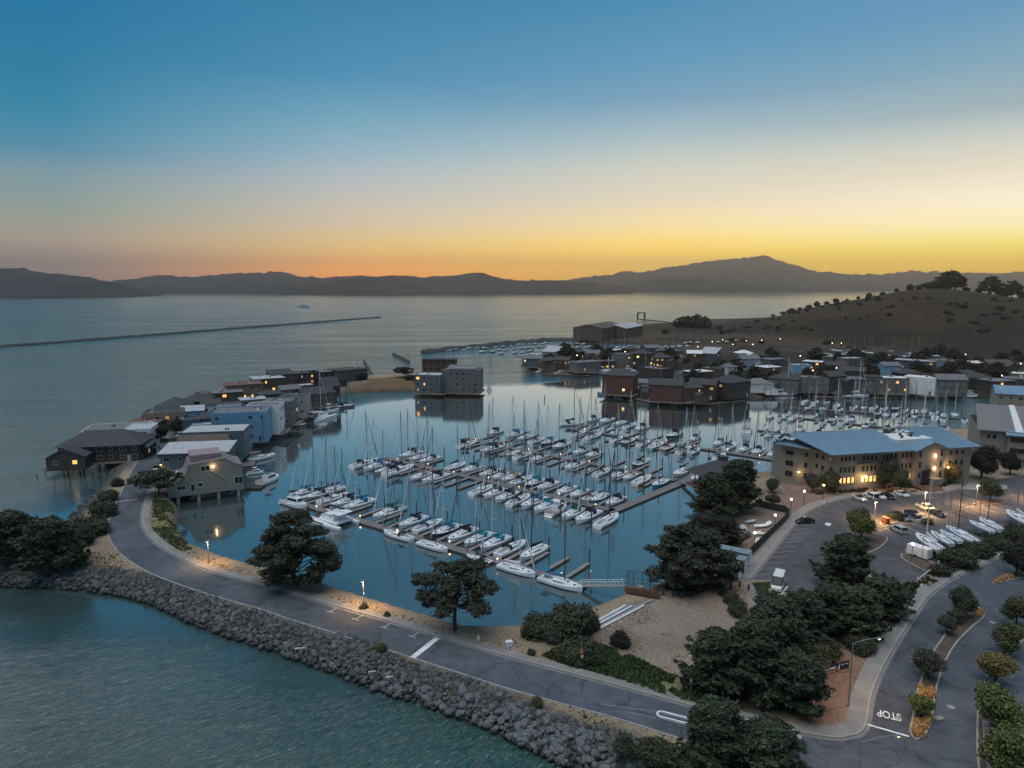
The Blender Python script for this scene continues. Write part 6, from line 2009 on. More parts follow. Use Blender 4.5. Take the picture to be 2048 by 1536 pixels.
def house(label, loc, rz, w, d, h, roof='flat', wallm='wall_grey', roofm='roof_grey', floors=2, lit=0.1, over_water=False, chimney=False, cat='house', group=None, pitch=0.42, ov=0.5, glass='window_dark', frame='trim', faces='flr', detail=2, garage=0, deck=False, seed=0, base=0.0, wins=None, sky=0, name='house', litm='lit', wing=0):
 rr = random.Random(seed * 13 + int(w * 10))
 o = thing(name, label, cat, loc, rz, group)
 if over_water:
  fl = MB().box((0, -0.6, -0.2), (w + 2.4, d + 2.4, 0.35)).build('deck', M['wood_deck'], o)
  for i in range(max(2, int(w // 5))):
   for j in (-1, 1):
    MB().tube((0, 0, -5), (0, 0, -0.3), 0.22, n=6).build('pile', M['pile_wood'], o, ((i + 0.5) / max(2, int(w // 5)) * w - w / 2, j * (d / 2 - 0.4) - 0.6, 0))
 k = MB()
 if roof == 'gable':
  y = d / 2
  pk = h + pitch * (y + ov) - 0.02
  k.prism([(-w / 2, -y), (w / 2, -y), (w / 2, y), (-w / 2, y)], base - 0.6, h, cap=False)
  for sx_ in (-1, 1):
   k.add([(sx_ * w / 2, -y, h), (sx_ * w / 2, y, h), (sx_ * w / 2, 0, pk)], [(0, 1, 2) if sx_ > 0 else (2, 1, 0)])
 elif roof == 'shed':
  y = d / 2
  r = pitch * d
  k.add([(-w / 2, -y, -0.6), (w / 2, -y, -0.6), (w / 2, y, -0.6), (-w / 2, y, -0.6), (-w / 2, -y, h), (w / 2, -y, h), (w / 2, y, h + r - 0.02), (-w / 2, y, h + r - 0.02)], [(0, 1, 5, 4), (1, 2, 6, 5), (2, 3, 7, 6), (3, 0, 4, 7)])
 else:
  k.prism([(-w / 2, -d / 2), (w / 2, -d / 2), (w / 2, d / 2), (-w / 2, d / 2)], base - 0.6, h + (0.42 if roof == 'flat' else 0.0), cap=False)
  if roof == 'flat':
   q = 0.22
   k.prism([(-w / 2 + q, d / 2 - q), (w / 2 - q, d / 2 - q), (w / 2 - q, -d / 2 + q), (-w / 2 + q, -d / 2 + q)], h, h + 0.42, cap=False)
   k.strip([(-w / 2, -d / 2), (w / 2, -d / 2), (w / 2, d / 2), (-w / 2, d / 2), (-w / 2, -d / 2)], [(-w / 2 + q, -d / 2 + q), (w / 2 - q, -d / 2 + q), (w / 2 - q, d / 2 - q), (-w / 2 + q, d / 2 - q), (-w / 2 + q, -d / 2 + q)], h + 0.42)
 k.build('wall', M[wallm], o)
 rf = roof_mesh(roof, w, d, h, pitch, ov).build('roof', M[roofm], o)
 if chimney:
  MB().box((w * 0.22, d * 0.1, h + 1.4), (0.9, 0.9, 2.6)).build('chimney', M['wall_dark'], rf)
 if wing:
  sd = wing if wing in (-1, 1) else 1
  ww, wd, wh = w * rr.uniform(0.4, 0.55), d * rr.uniform(0.5, 0.7), h * rr.uniform(0.55, 0.78)
  cx_, cy_ = sd * (w / 2 - ww * 0.42), -d / 2 - wd * 0.32
  kw_ = MB().prism([(cx_ - ww / 2, cy_ - wd / 2), (cx_ + ww / 2, cy_ - wd / 2), (cx_ + ww / 2, cy_ + wd / 2), (cx_ - ww / 2, cy_ + wd / 2)], base - 0.6, wh, cap=True)
  kw_.add([(cx_ - ww / 2, cy_ - wd / 2, wh), (cx_ + ww / 2, cy_ - wd / 2, wh), (cx_, cy_ - wd / 2, wh + 0.45 * ww / 2)], [(0, 1, 2)])
  kw_.build('wing', M[wallm], o)
  kr_ = MB()
  x_, y_, r_ = ww / 2 + 0.4, wd / 2 + 0.4, 0.45 * (ww / 2 + 0.4)
  kr_.add([(cx_ - x_, cy_ - y_, wh), (cx_, cy_ - y_, wh + r_), (cx_, cy_ + y_, wh + r_), (cx_ - x_, cy_ + y_, wh), (cx_ + x_, cy_ - y_, wh), (cx_ + x_, cy_ + y_, wh)], [(0, 1, 2, 3), (1, 4, 5, 2)])
  kr_.f = [tuple(f) for f in kr_.f]
  kr_.build('wing_roof', M[roofm], o)
  for q_ in (-0.24, 0.24):
   window(o, (cx_ + q_ * ww, cy_ - wd / 2 - 0.004, wh * 0.55), 0, min(1.5, ww * 0.3), min(1.4, wh * 0.4), litm if rr.random() < lit else glass, frame, detail > 1)
 if roof in ('flat', 'slab') and w > 9:
  for i in range(rr.randint(2, 4)):
   q_ = rr.uniform(0.4, 1.1)
   MB().box((0, 0, 0.3), (q_, q_ * 0.8, 0.7)).build('roof_vent', M[rr.choice(('steel', 'roof_white', 'wall_dark'))], rf, (rr.uniform(-.35, .35) * w, rr.uniform(-.3, .3) * d, h + 0.1))
 for i in range(sky):
  t = (i + 0.5) / sky
  zz = h + 0.2 if roof in ('flat', 'slab') else h + pitch * d * 0.3
  MB().box((0, 0, 0), (1.4, 1.0, 0.18)).build('skylight', M['roof_white'], rf, ((t - 0.5) * w * 0.7, -d * 0.18, zz))
 fh = h / floors
 sides = []
 if 'f' in faces:
  sides.append((w, 0.0, lambda s, z: (s, -d / 2 - 0.002, z)))
 if 'r' in faces:
  sides.append((d, R(90), lambda s, z: (w / 2 + 0.002, s, z)))
 if 'l' in faces:
  sides.append((d, R(-90), lambda s, z: (-w / 2 - 0.002, -s, z)))
 if 'b' in faces:
  sides.append((w, R(180), lambda s, z: (-s, d / 2 + 0.002, z)))
 for ln, a, f in sides:
  n = max(1, int(ln / 3.4))
  for fl in range(floors):
   if garage and a == 0.0 and fl == 0:
    for g in range(garage):
     gx = (g - (garage - 1) / 2) * 3.1
     MB().box((0, 0, 1.1), (2.6, 0.1, 2.2)).build('garage_door', M['door_white'], o, f(gx, 0.0), a)
    continue
   for i in range(n):
    if rr.random() < 0.14 and n > 1:
     continue
    s = ((i + 0.5) / n - 0.5) * ln
    ww = min(ln / n * 0.6, rr.choice((1.0, 1.5, 1.9)))
    gl = (litm, 'lit_dim')[rr.random() < 0.45] if rr.random() < lit else glass
    window(o, f(s, fl * fh + fh * 0.54), a, ww, min(1.5, fh * 0.5), gl, frame, detail > 1 or gl != glass)
 if not garage:
  MB().box((0, 0, 1.02), (0.95, 0.08, 2.05)).build('door', M['wall_dark' if wallm != 'wall_dark' else 'trim'], o, (w * 0.36, -d / 2 - 0.04, 0))
 if deck:
  dk = MB().box((0, -d / 2 - 1.3, -0.1), (w * 0.95, 2.6, 0.22)).build('deck', M['wood_deck'], o)
  rl = MB()
  for i in range(int(w / 1.2) + 1):
   xx = -w * 0.46 + i * w * 0.92 / max(1, int(w / 1.2))
   rl.tube((xx, -d / 2 - 2.5, 0), (xx, -d / 2 - 2.5, 1.0), 0.04, n=4)
  rl.box((0, -d / 2 - 2.5, 1.0), (w * 0.94, 0.08, 0.08))
  rl.build('railing', M['trim'], dk)
 return o
# ------------------------------------------------------------------ left peninsula
def deg(px0, py0, px1, py1):
 a, b = P(px0, py0), P(px1, py1)
 return math.atan2((b - a).y, (b - a).x)
SP = deg(430, 950, 560, 850)           # marina shore of the peninsula
SPB = deg(250, 900, 480, 790)
HL = [
 # px, py, w, d, h, turn (radians of the front's right direction), dict, label
 (214, 915, 25, 13, 5.6, R(12), dict(roof='hip', wallm='wall_dark', roofm='roof_dark', floors=2, over_water=True, lit=0.05, chimney=True, pitch=0.55, ov=1.2, wing=-1), 'large dark brown house with hipped roofs standing over the bay on piles'),
 (263, 912, 13, 10, 4.2, R(12), dict(roof='hip', wallm='wall_dark', roofm='roof_dark', floors=1, lit=0.35, pitch=0.5, ov=1.0), 'dark brown hipped wing with lit porch beside the road'),
 (240, 880, 22, 15, 5.0, R(16), dict(roof='flat', wallm='wall_white', roofm='roof_grey', floors=1, faces='rl'), 'long low white house with flat roof behind the dark brown one'),
 (285, 888, 9, 12, 6.5, R(14), dict(roof='flat', wallm='wall_white', roofm='roof_pale', floors=2, faces='fr'), 'white box house with a row of four windows facing the road'),
 (300, 862, 18, 12, 4.6, SPB, dict(roof='slab', wallm='wall_brown', roofm='roof_red', floors=1, sky=3), 'low brown house with rusty flat roof and pergola'),
 (330, 855, 15, 13, 6.8, R(20), dict(roof='flat', wallm='wall_tan', roofm='roof_dark', floors=2, lit=0.15), 'grey and tan flat roofed house with balcony above the road'),
 (372, 858, 11, 9, 4.2, R(25), dict(roof='flat', wallm='wall_teal', roofm='roof_dark', floors=1, faces='l', garage=2), 'dark green garage with two white doors'),
 (350, 832, 14, 12, 5.5, SPB, dict(roof='hip', wallm='wall_sky', roofm='roof_dark', floors=1, pitch=0.5), 'low house with dark hip roof and pale gable facing the bay'),
 (387, 838, 9, 8, 4.2, R(20), dict(roof='gable', wallm='wall_sky', roofm='roof_pale', floors=1), 'small pale blue cottage with shallow gable'),
 (420, 850, 11, 8, 3.6, R(25), dict(roof='hip', wallm='wall_grey', roofm='roof_dark', floors=1, garage=2), 'grey garage with twin pale doors and dark roof'),
 (395, 818, 16, 12, 5.0, SPB, dict(roof='hip', wallm='wall_dark', roofm='roof_dark', floors=1, chimney=True), 'dark roofed bay side house with thin chimney'),
 (424, 828, 8, 9, 5.0, R(20), dict(roof='gable', wallm='wall_white', roofm='roof_dark', floors=1), 'white gabled cottage with dark roof'),
 (448, 822, 14, 8, 3.4, R(25), dict(roof='slab', wallm='wall_brown', roofm='roof_dark', floors=1, lit=0.5, litm='lit_warm'), 'low brown house with small lamps along its wall'),
 (420, 806, 18, 12, 5.0, SPB, dict(roof='slab', wallm='wall_brown', roofm='roof_brown', floors=1), 'low brown flat roofed house on the bay side'),
 (455, 806, 14, 12, 6.0, R(28), dict(roof='slab', wallm='wall_green', roofm='roof_grey', floors=2), 'dark green house with grey flat roof'),
 (487, 797, 18, 14, 8.0, R(28), dict(roof='slab', wallm='wall_tan', roofm='roof_red', floors=2, sky=2, lit=0.1), 'red roofed house with cream end wall and row of windows'),
 (535, 783, 16, 13, 8.0, R(32), dict(roof='slab', wallm='wall_brown', roofm='roof_pale', floors=2), 'brown shingled house with pale flat roof'),
 (562, 776, 13, 12, 8.5, R(34), dict(roof='shed', wallm='wall_brown', roofm='roof_dark', floors=2, pitch=0.15), 'brown house with dark sloping roof, next to the pale roofed one'),
 (592, 771, 14, 12, 7.5, R(36), dict(roof='slab', wallm='wall_dark', roofm='roof_dark', floors=2), 'dark house with flat roof halfway along the spit'),
 (617, 766, 12, 12, 6.5, R(38), dict(roof='slab', wallm='wall_dark', roofm='roof_dark', floors=2, lit=0.5), 'dark house glowing orange inside'),
 (650, 762, 20, 14, 6.5, R(40), dict(roof='slab', wallm='wall_dark', roofm='roof_grey', floors=2), 'wide dark house with long pale flat roof near the spit end'),
 (696, 760, 20, 14, 7.0, R(42), dict(roof='slab', wallm='wall_green', roofm='roof_dark', floors=2), 'last dark boxy house at the bay end of the row'),
 (400, 944, 20, 11, 7.5, R(9), dict(roof='shed', wallm='wall_slate', roofm='roof_pale', floors=2, pitch=0.10, faces='lf'), 'slate blue house with pale sloping roof behind the curved beige house'),
 (412, 925, 15, 9, 6.5, R(9), dict(roof='gable', wallm='wall_sky', roofm='roof_brown', floors=2, pitch=0.6), 'pale blue house with a row of little gables'),
 (436, 905, 21, 14, 8.6, R(10), dict(roof='flat', wallm='wall_teal', roofm='roof_pale', floors=2, faces='lr'), 'dark teal house with pale flat roof and bare side wall'),
 (487, 876, 20, 14, 11.0, R(12), dict(roof='flat', wallm='wall_blue', roofm='roof_grey', floors=3, faces='fr'), 'tall bright blue house with round window over the water'),
 (533, 862, 9, 13, 11.0, SP, dict(roof='flat', wallm='wall_white', roofm='roof_grey', floors=3, faces='fr', lit=0.1, litm='lit_warm', deck=True), 'tall white modern house next to the bright blue one'),
 (560, 846, 12, 13, 10.0, SP, dict(roof='flat', wallm='wall_grey', roofm='roof_grey', floors=3, lit=0.12, litm='lit_warm', deck=True), 'grey three storey house with lit upper windows'),
 (592, 830, 10, 12, 9.0, SP, dict(roof='flat', wallm='wall_pale', roofm='roof_dark', floors=2, deck=True), 'pale panelled house with narrow tall windows'),
 (630, 812, 16, 12, 6.8, R(40), dict(roof='gable', wallm='wall_brown', roofm='roof_dark', floors=2, deck=True, lit=0.1), 'brown house with dark gable and balcony over the marina'),
 (656, 802, 9, 10, 8.0, R(40), dict(roof='gable', wallm='wall_dark', roofm='roof_dark', floors=2, pitch=0.8), 'dark timber house with white trimmed steep gable'),
]
for i, (px, py, w, d, h, a, kw, lb) in enumerate(HL):
 house(lb, P(px, py), a, w, d, h, seed=i, **kw)
for i, (px, py, w, d, h, a, kw, lb) in enumerate([
 (300, 905, 6, 5, 3.0, R(14), dict(roof='gable', wallm='wall_white', roofm='roof_dark', floors=1), 'tiny white gabled porch house beside the dark brown wing'),
 (404, 866, 7, 6, 3.2, R(25), dict(roof='flat', wallm='wall_sky', roofm='roof_pale', floors=1, garage=1), 'pale blue single garage with flat roof by the peninsula road'),
 (460, 838, 9, 7, 5.0, R(20), dict(roof='gable', wallm='wall_cream', roofm='roof_grey', floors=2), 'cream gabled cottage behind the bright blue house'),
 (506, 822, 11, 8, 6.0, R(30), dict(roof='slab', wallm='wall_pale', roofm='roof_pale', floors=2), 'pale house with flat pale roof halfway up the peninsula road'),
 (540, 808, 10, 8, 5.5, R(34), dict(roof='hip', wallm='wall_brown', roofm='roof_dark', floors=2, lit=0.1), 'brown hip roofed house on the inner side of the peninsula road'),
 (578, 800, 10, 8, 6.0, R(36), dict(roof='gable', wallm='wall_pale', roofm='roof_grey', floors=2), 'pale grey gabled house on the inner side of the peninsula road'),
 (610, 792, 10, 8, 6.0, R(40), dict(roof='flat', wallm='wall_dark', roofm='roof_pale', floors=2), 'dark house with pale flat roof above the moored catamaran'),
 (448, 868, 7, 7, 6.5, R(12), dict(roof='flat', wallm='wall_white', roofm='roof_white', floors=2), 'small white tower house between teal and bright blue houses'),
 (385, 915, 7, 6, 6.0, R(10), dict(roof='shed', wallm='wall_white', roofm='roof_pale', floors=2, pitch=0.2), 'small white house with tilted roof by the roadside shrubs'),
]):
 house(lb, P(px, py), a, w, d, h, seed=700 + i, **kw)
for i, (px, py, kd, sc, lf) in enumerate([(312, 868, 'bush_b', 1.0, 'leaf_dark'), (376, 876, 'bush_b', 0.9, 'leaf_dark'), (432, 838, 'round_c', 1.2, 'leaf_dark'), (470, 826, 'round_c', 1.2, 'leaf_bush'), (520, 806, 'round_c', 1.3, 'leaf_dark'), (560, 790, 'round_c', 1.3, 'leaf_dark'), (600, 780, 'round_c', 1.3, 'leaf_dark'), (640, 776, 'round_b', 1.4, 'leaf_dark'), (680, 772, 'bush_b', 1.6, 'leaf_dark'), (722, 760, 'bush_b', 1.8, 'leaf_dark'), (820, 760, 'bush_b', 1.3, 'leaf_dark'), (836, 766, 'bush_b', 1.3, 'leaf_dark')]):
 plant(kd, 'garden_bush' if kd == 'bush_b' else 'garden_tree', f'dark garden {"bush" if kd == "bush_b" else "tree"} on the peninsula, {ORD[i]} planting from the road bend', 'bush' if kd == 'bush_b' else 'tree', P(px, py), i * 1.9, sc, lf, 'garden plants on the peninsula')
# curved beige house on its pier
fa, fb = P(337, 993, 2.6), P(487, 974, 2.6)
dv = (fb - fa)
LB = dv.length
brz = math.atan2(dv.y, dv.x)
ob = thing('beach_house', 'beige house with a swooping curved end wall standing on concrete piers', 'house', (fa.x, fa.y, 2.6), brz)
prof = [(0, 0), (LB, 0), (LB, 7.0), (LB * 0.93, 7.3), (LB * 0.87, 7.9), (LB * 0.81, 8.8), (LB * 0.76, 9.4), (LB * 0.45, 8.8), (LB * 0.285, 8.5), (LB * 0.27, 7.2), (LB * 0.23, 5.6), (LB * 0.17, 4.4), (LB * 0.10, 3.5), (0, 2.8)]
k = MB()
n = len(prof)
DB = 11.0
k.add([(x, 0, z) for x, z in prof] + [(x, DB, z) for x, z in prof], [tuple(t) for t in tess(prof)] + [tuple(n + i for i in reversed(t)) for t in tess(prof)])
k.build('end_wall', M['wall_beige'], ob)
k = MB()
for i in range(n):
 j = (i + 1) % n
 if i == 0:
  continue
 (x0, z0), (x1, z1) = prof[i], prof[j]
 k.add([(x0, -0.15, z0 + .02), (x0, DB, z0 + .02), (x1, DB, z1 + .02), (x1, -0.15, z1 + .02)], [(0, 1, 2, 3)])
k.f = [tuple(reversed(f)) for f in k.f]
rf = k.build('curved_roof', M['roof_shingle'], ob)
MB().box((LB * 0.52, DB * 0.55, 9.7), (LB * 0.42, DB * 0.75, 2.0)).build('upper_floor', M['roof_pink'], ob)
for x, z, w, h in ((LB * 0.17, 2.0, 2.4, 1.3), (LB * 0.32, 1.7, 1.1, 2.2), (LB * 0.42, 2.3, 1.3, 1.3), (LB * 0.47, 6.9, 1.3, 1.6), (LB * 0.53, 7.0, 1.3, 1.6), (LB * 0.94, 2.3, 2.4, 2.2)):
 window(ob, (x, -0.004, z), 0, w, h, 'window_dark', 'door_white')
MB().tube((LB * 0.56, -0.1, 6.2), (LB * 0.72, -0.1, 4.0), 0.09, n=4).build('stair_rail', M['trim'], ob)
MB().tube((LB * 0.72, -0.1, 4.0), (LB * 0.88, -0.1, 1.6), 0.09, n=4).build('stair_rail', M['trim'], ob)
MB().box((LB / 2, DB / 2, -0.25), (LB + 0.6, DB + 0.4, 0.4)).build('floor_slab', M['concrete'], ob)
for i in range(4):
 for y in (0.6, DB * 0.5):
  MB().tube((0, 0, -5), (0, 0, -0.45), 0.45, n=8).build('pier', M['pile_concrete'], ob, (LB * (0.12 + 0.27 * i), y, 0))
MB().box((0, 0, 0), (0.3, 0.2, 0.25)).build('wall_lamp', M['lamp_glow'], ob, (LB * 0.60, -0.12, 7.4))
l = bpy.data.lights.new('lamp_light', 'POINT')
l.energy = 120
l.color = (1, 0.6, 0.25)
link('lamp_light', l, ob, (LB * 0.60, -0.6, 7.3))
gb = thing('garden_shed', 'small beige shed glowing under a lamp at the roadside by the curved house', 'shed', P(346, 958), brz)
MB().box((0, 0, 1.1), (4.2, 3, 2.2)).build('wall', M['wall_beige'], gb)
MB().box((0, 0, 2.3), (4.8, 3.6, 0.16)).build('roof', M['roof_pale'], gb)
MB().box((0.2, -1.6, 1.6), (0.3, 0.15, 0.25)).build('wall_lamp', M['lamp_glow'], gb)
l = bpy.data.lights.new('lamp_light', 'POINT')
l.energy = 150
l.color = (1, 0.55, 0.2)
link('lamp_light', l, gb, (0.2, -2.2, 1.7))
# townhouses at the end of the point
tc_ = [
 (862, 783, 15, 13, 10.0, R(-10), dict(roof='flat', wallm='wall_slate', roofm='roof_pale', floors=3, over_water=True, frame='wall_pale'), 'grey boxy house on piles at the end of the point'),
 (926, 782, 21, 15, 12.5, R(-8), dict(roof='flat', wallm='wall_grey', roofm='roof_grey', floors=4, over_water=True, frame='wall_pale'), 'largest grey house at the tip of the point with angled roof'),
 (880, 768, 20, 9, 15.5, R(-8), dict(roof='slab', wallm='wall_brown', roofm='roof_dark', floors=4, frame='wall_brown'), 'dark shingled house rising behind the grey boxy one'),
]
for i, (px, py, w, d, h, a, kw, lb) in enumerate(tc_):
 o = house(lb, P(px, py, 1.8), a, w, d, h, seed=40 + i, **kw)
 if i == 1:
  roof_mesh('shed', w * 0.75, d * 0.6, 13.0, 0.16, 0.8).build('sloped_roof', M['roof_grey'], o)
  MB().box((w * 0.1, 0, 13.2), (w * 0.6, d * 0.55, 1.2)).build('penthouse', M['wall_pale'], o)
# ------------------------------------------------------------------ waterfront houses across the marina
WALLN = dict(wall_dark='dark', wall_brown='brown', wall_grey='grey', wall_white='white', wall_tan='tan', wall_pale='pale', wall_slate='slate blue', wall_red='dark red', wall_lilac='lilac', wall_cream='cream', wall_green='dark green', wall_beige='beige', wall_sky='pale blue', wall_teal='teal')
MH = [
 # first landing: the tongue on the left
 (1065, 733, 17, 12, 7.0, 5, 'gable', 'wall_slate', 'roof_grey', .3, 'blue grey house on posts at the very tip of the tongue'),
 (1100, 737, 16, 12, 7.0, 0, 'hip', 'wall_brown', 'roof_dark', .2, 'brown hip roofed house second from the tip of the tongue'),
 (1127, 738, 14, 12, 7.5, 0, 'gable', 'wall_brown', 'roof_dark', .6, 'brown gabled house with a bright yellow lit door'),
 (1170, 742, 24, 13, 7.5, 0, 'slab', 'wall_grey', 'roof_grey', .1, 'wide grey house with long window band behind the white yacht'),
 (1213, 735, 15, 12, 5.5, 0, 'slab', 'wall_dark', 'roof_brown', .7, 'dark low house glowing orange beside the narrow channel'),
 (1246, 733, 17, 13, 10.5, 0, 'flat', 'wall_grey', 'roof_grey', .15, 'tall grey house with stacked balconies and a roof lamp'),
 (1283, 732, 17, 14, 11.0, 20, 'hip', 'wall_dark', 'roof_dark', .2, 'dark steep roofed house above the red lit deck'),
 (1322, 733, 18, 13, 8.0, 0, 'hip', 'wall_brown', 'roof_dark', .8, 'brown house with row of orange lit windows on the channel'),
 (1105, 716, 16, 12, 6, 0, 'shed', 'wall_pale', 'roof_pale', 0, 'pale sloping roofed house behind the tongue'),
 (1150, 716, 15, 12, 6, 15, 'gable', 'wall_brown', 'roof_dark', .1, 'brown gabled house in the second row of the tongue'),
 (1185, 719, 14, 12, 6, 0, 'gable', 'wall_grey', 'roof_grey', .2, 'grey gabled house in the second row of the tongue'),
 (1222, 714, 16, 12, 7, 0, 'slab', 'wall_dark', 'roof_white', 0, 'dark house with white flat roof in the second row'),
 (1262, 712, 16, 12, 7, 0, 'hip', 'wall_brown', 'roof_dark', 0, 'brown hip roofed house by the basin'),
 (1300, 712, 18, 12, 8, 10, 'gable', 'wall_slate', 'roof_grey', .1, 'slate gabled house left of the white lit stair'),
 (1340, 716, 20, 12, 7, 0, 'slab', 'wall_tan', 'roof_brown', .1, 'long tan low house behind the orange lit one'),
 # second landing, along the water
 (1240, 786, 21, 16, 12.0, -12, 'hip', 'wall_red', 'roof_dark', .05, 'big dark red house standing over the water at the corner'),
 (1282, 780, 9, 10, 5.0, -10, 'gable', 'wall_pale', 'roof_grey', .4, 'small pale gabled cottage behind the big dark red house'),
 (1310, 770, 22, 13, 11.5, -5, 'flat', 'wall_dark', 'roof_dark', .2, 'dark boxy house with many white skylights'),
 (1333, 800, 20, 14, 9.5, -8, 'gable', 'wall_red', 'roof_dark', .03, 'long red brown timber house above the wooden jetty'),
 (1374, 801, 14, 12, 8.0, 4, 'gable', 'wall_brown', 'roof_dark', .05, 'brown gabled house squeezed beside the long timber house'),
 (1407, 795, 17, 13, 8.5, 0, 'gable', 'wall_dark', 'roof_dark', .08, 'dark gabled house with stair down to the jetty'),
 (1458, 792, 22, 16, 9.5, 5, 'hip', 'wall_dark', 'roof_dark', .03, 'dark house under one huge sloping roof with pale chimney'),
 (1515, 782, 18, 13, 5.5, 8, 'hip', 'wall_white', 'roof_shingle', .05, 'white low house with grey hip roof and three dark windows'),
 (1572, 780, 21, 15, 8.0, 0, 'hip', 'wall_grey', 'roof_dark', .05, 'round fronted grey house with wide balcony'),
 (1625, 782, 19, 13, 9.0, 0, 'flat', 'wall_grey', 'roof_grey', .03, 'grey house with a thin flat roof and white skylight'),
 (1660, 782, 14, 13, 10.0, 5, 'gable', 'wall_dark', 'roof_dark', .03, 'dark narrow house with steep gable by the masts'),
 (1705, 783, 23, 13, 8.5, 0, 'slab', 'wall_grey', 'roof_grey', .03, 'wide grey house with ribbed timber front'),
 (1742, 784, 10, 12, 10.0, 0, 'flat', 'wall_brown', 'roof_dark', .9, 'narrow brown house with brightly lit upper window'),
 (1778, 785, 20, 13, 9.5, 0, 'flat', 'wall_grey', 'roof_white', .55, 'grey house with white flat roof and yellow lit windows'),
 (1840, 786, 19, 13, 10.0, 0, 'flat', 'wall_white', 'roof_white', .03, 'white house with dark tall windows and railing'),
 (1895, 788, 18, 13, 9.5, 0, 'gable', 'wall_grey', 'roof_grey', .02, 'grey clapboard house with broad gable facing the docks'),
 # behind
 (1395, 762, 18, 12, 7, 10, 'slab', 'wall_brown', 'roof_white', .05, 'brown house with bright white flat roof behind the jetty houses'),
 (1425, 755, 16, 12, 7, 0, 'flat', 'wall_brown', 'roof_dark', .2, 'brown house with white skylight strips'),
 (1455, 752, 10, 10, 7, 0, 'gable', 'wall_white', 'roof_grey', .05, 'little white gabled house among the trees'),
 (1493, 742, 17, 13, 10, 12, 'gable', 'wall_lilac', 'roof_grey', .08, 'lilac blue gabled house in the middle of the settlement'),
 (1420, 722, 16, 12, 7, 0, 'shed', 'wall_slate', 'roof_pale', .3, 'slate house with pale shed roof near the far car park'),
 (1388, 722, 14, 12, 7, 0, 'gable', 'wall_brown', 'roof_white', .2, 'brown house with white gable roof near the far basin'),
 (1535, 752, 16, 12, 7, 10, 'slab', 'wall_slate', 'roof_white', .1, 'slate house with bright white skylights behind the white low house'),
 (1470, 770, 12, 10, 5, 0, 'hip', 'wall_dark', 'roof_dark', .05, 'dark small house tucked behind the huge roof'),
 (1545, 732, 20, 12, 6, 0, 'slab', 'wall_grey', 'roof_grey', .03, 'long grey shed like house at the back row start'),
 (1600, 745, 14, 11, 6, 0, 'flat', 'wall_sky', 'roof_pale', .05, 'pale blue flat roofed house in the back rows'),
 (1632, 738, 20, 12, 6, 0, 'slab', 'wall_brown', 'roof_white', .3, 'brown house with bright long white roof in the back rows'),
 (1668, 748, 16, 12, 7, 0, 'gable', 'wall_brown', 'roof_dark', .3, 'brown gabled house with an orange lit porch'),
 (1700, 733, 20, 12, 7, 0, 'flat', 'wall_grey', 'roof_pale', .05, 'grey house with white balcony rails in the back row'),
 (1702, 760, 18, 12, 7, 8, 'gable', 'wall_dark', 'roof_dark', .03, 'dark gabled house behind the ribbed timber front'),
 (1740, 742, 26, 11, 5, 0, 'slab', 'wall_grey', 'roof_dark', .85, 'long low house with a bright strip of lit windows'),
 (1775, 752, 14, 11, 8, 0, 'gable', 'wall_sky', 'roof_grey', .1, 'pale blue narrow house above the lit grey one'),
 (1830, 738, 30, 12, 7, 0, 'slab', 'wall_slate', 'roof_pale', .15, 'long slate building with pale roof in the back row'),
 (1812, 765, 16, 12, 7, 12, 'hip', 'wall_dark', 'roof_dark', .05, 'dark hip roofed house behind the white one'),
 (1880, 740, 18, 12, 8, 0, 'flat', 'wall_pale', 'roof_grey', .12, 'pale flat roofed house in the back row by the palm'),
 (1915, 742, 17, 12, 8, 0, 'flat', 'wall_grey', 'roof_pale', .12, 'grey flat roofed house right of the pale one in the back row'),
 (1950, 742, 19, 12, 7, 0, 'slab', 'wall_green', 'roof_white', .6, 'dark green house with white roof and yellow windows'),
 (1990, 744, 20, 12, 7, 0, 'gable', 'wall_brown', 'roof_brown', .05, 'brown house under the hill at the end of the back row'),
 (2015, 762, 21, 11, 6, 0, 'slab', 'wall_pale', 'roof_white', .1, 'pale house with long white roof band near the right shore'),
 (1950, 775, 18, 13, 7, 0, 'hip', 'wall_dark', 'roof_dark', .03, 'dark house in the trees right of the clapboard gable'),
 (1990, 782, 18, 13, 7, 0, 'slab', 'wall_dark', 'roof_grey', .1, 'dark house with grey roof above the blue office roof'),
 (2035, 778, 18, 13, 7, 0, 'slab', 'wall_brown', 'roof_grey', .1, 'brown house with grey roof at the far right shore'),
 (1925, 765, 15, 12, 6, 0, 'gable', 'wall_brown', 'roof_dark', .03, 'brown gabled house deep among the trees on the right'),
 (1487, 715, 16, 12, 4.5, 0, 'hip', 'wall_tan', 'roof_white', .5, 'pavilion with bright pale roof by the far car park'),
]
for i, (px, py, w, d, h, a, rf, wm, rm, lt, lb) in enumerate(MH):
 onw = (i < 5 or i in (15, 18))
 loc = P(px, py, 2.4)
 turn = (0, 24, -18, 38, 10, -30)[i % 6] if i not in (15, 18, 22, 26, 27, 28) else 0
 house(lb, loc, R(a - 10 + turn), w * 0.82, d * 0.85, h * 0.9, rf, wm, rm, wing=(0, 1, -1)[i % 3] if rf in ('gable', 'hip') else 0, floors=2 if h > 5.2 else 1, lit=lt, over_water=onw, seed=100 + i, detail=1, group=None, pitch=0.42, sky=4 if 'skylights' in lb else 0, frame='trim' if wm in ('wall_white', 'wall_pale', 'wall_grey', 'wall_lilac') else 'roof_grey', deck=(i in (3, 19, 22, 25, 28, 29)), litm='lit_warm' if i % 3 == 0 else 'lit')
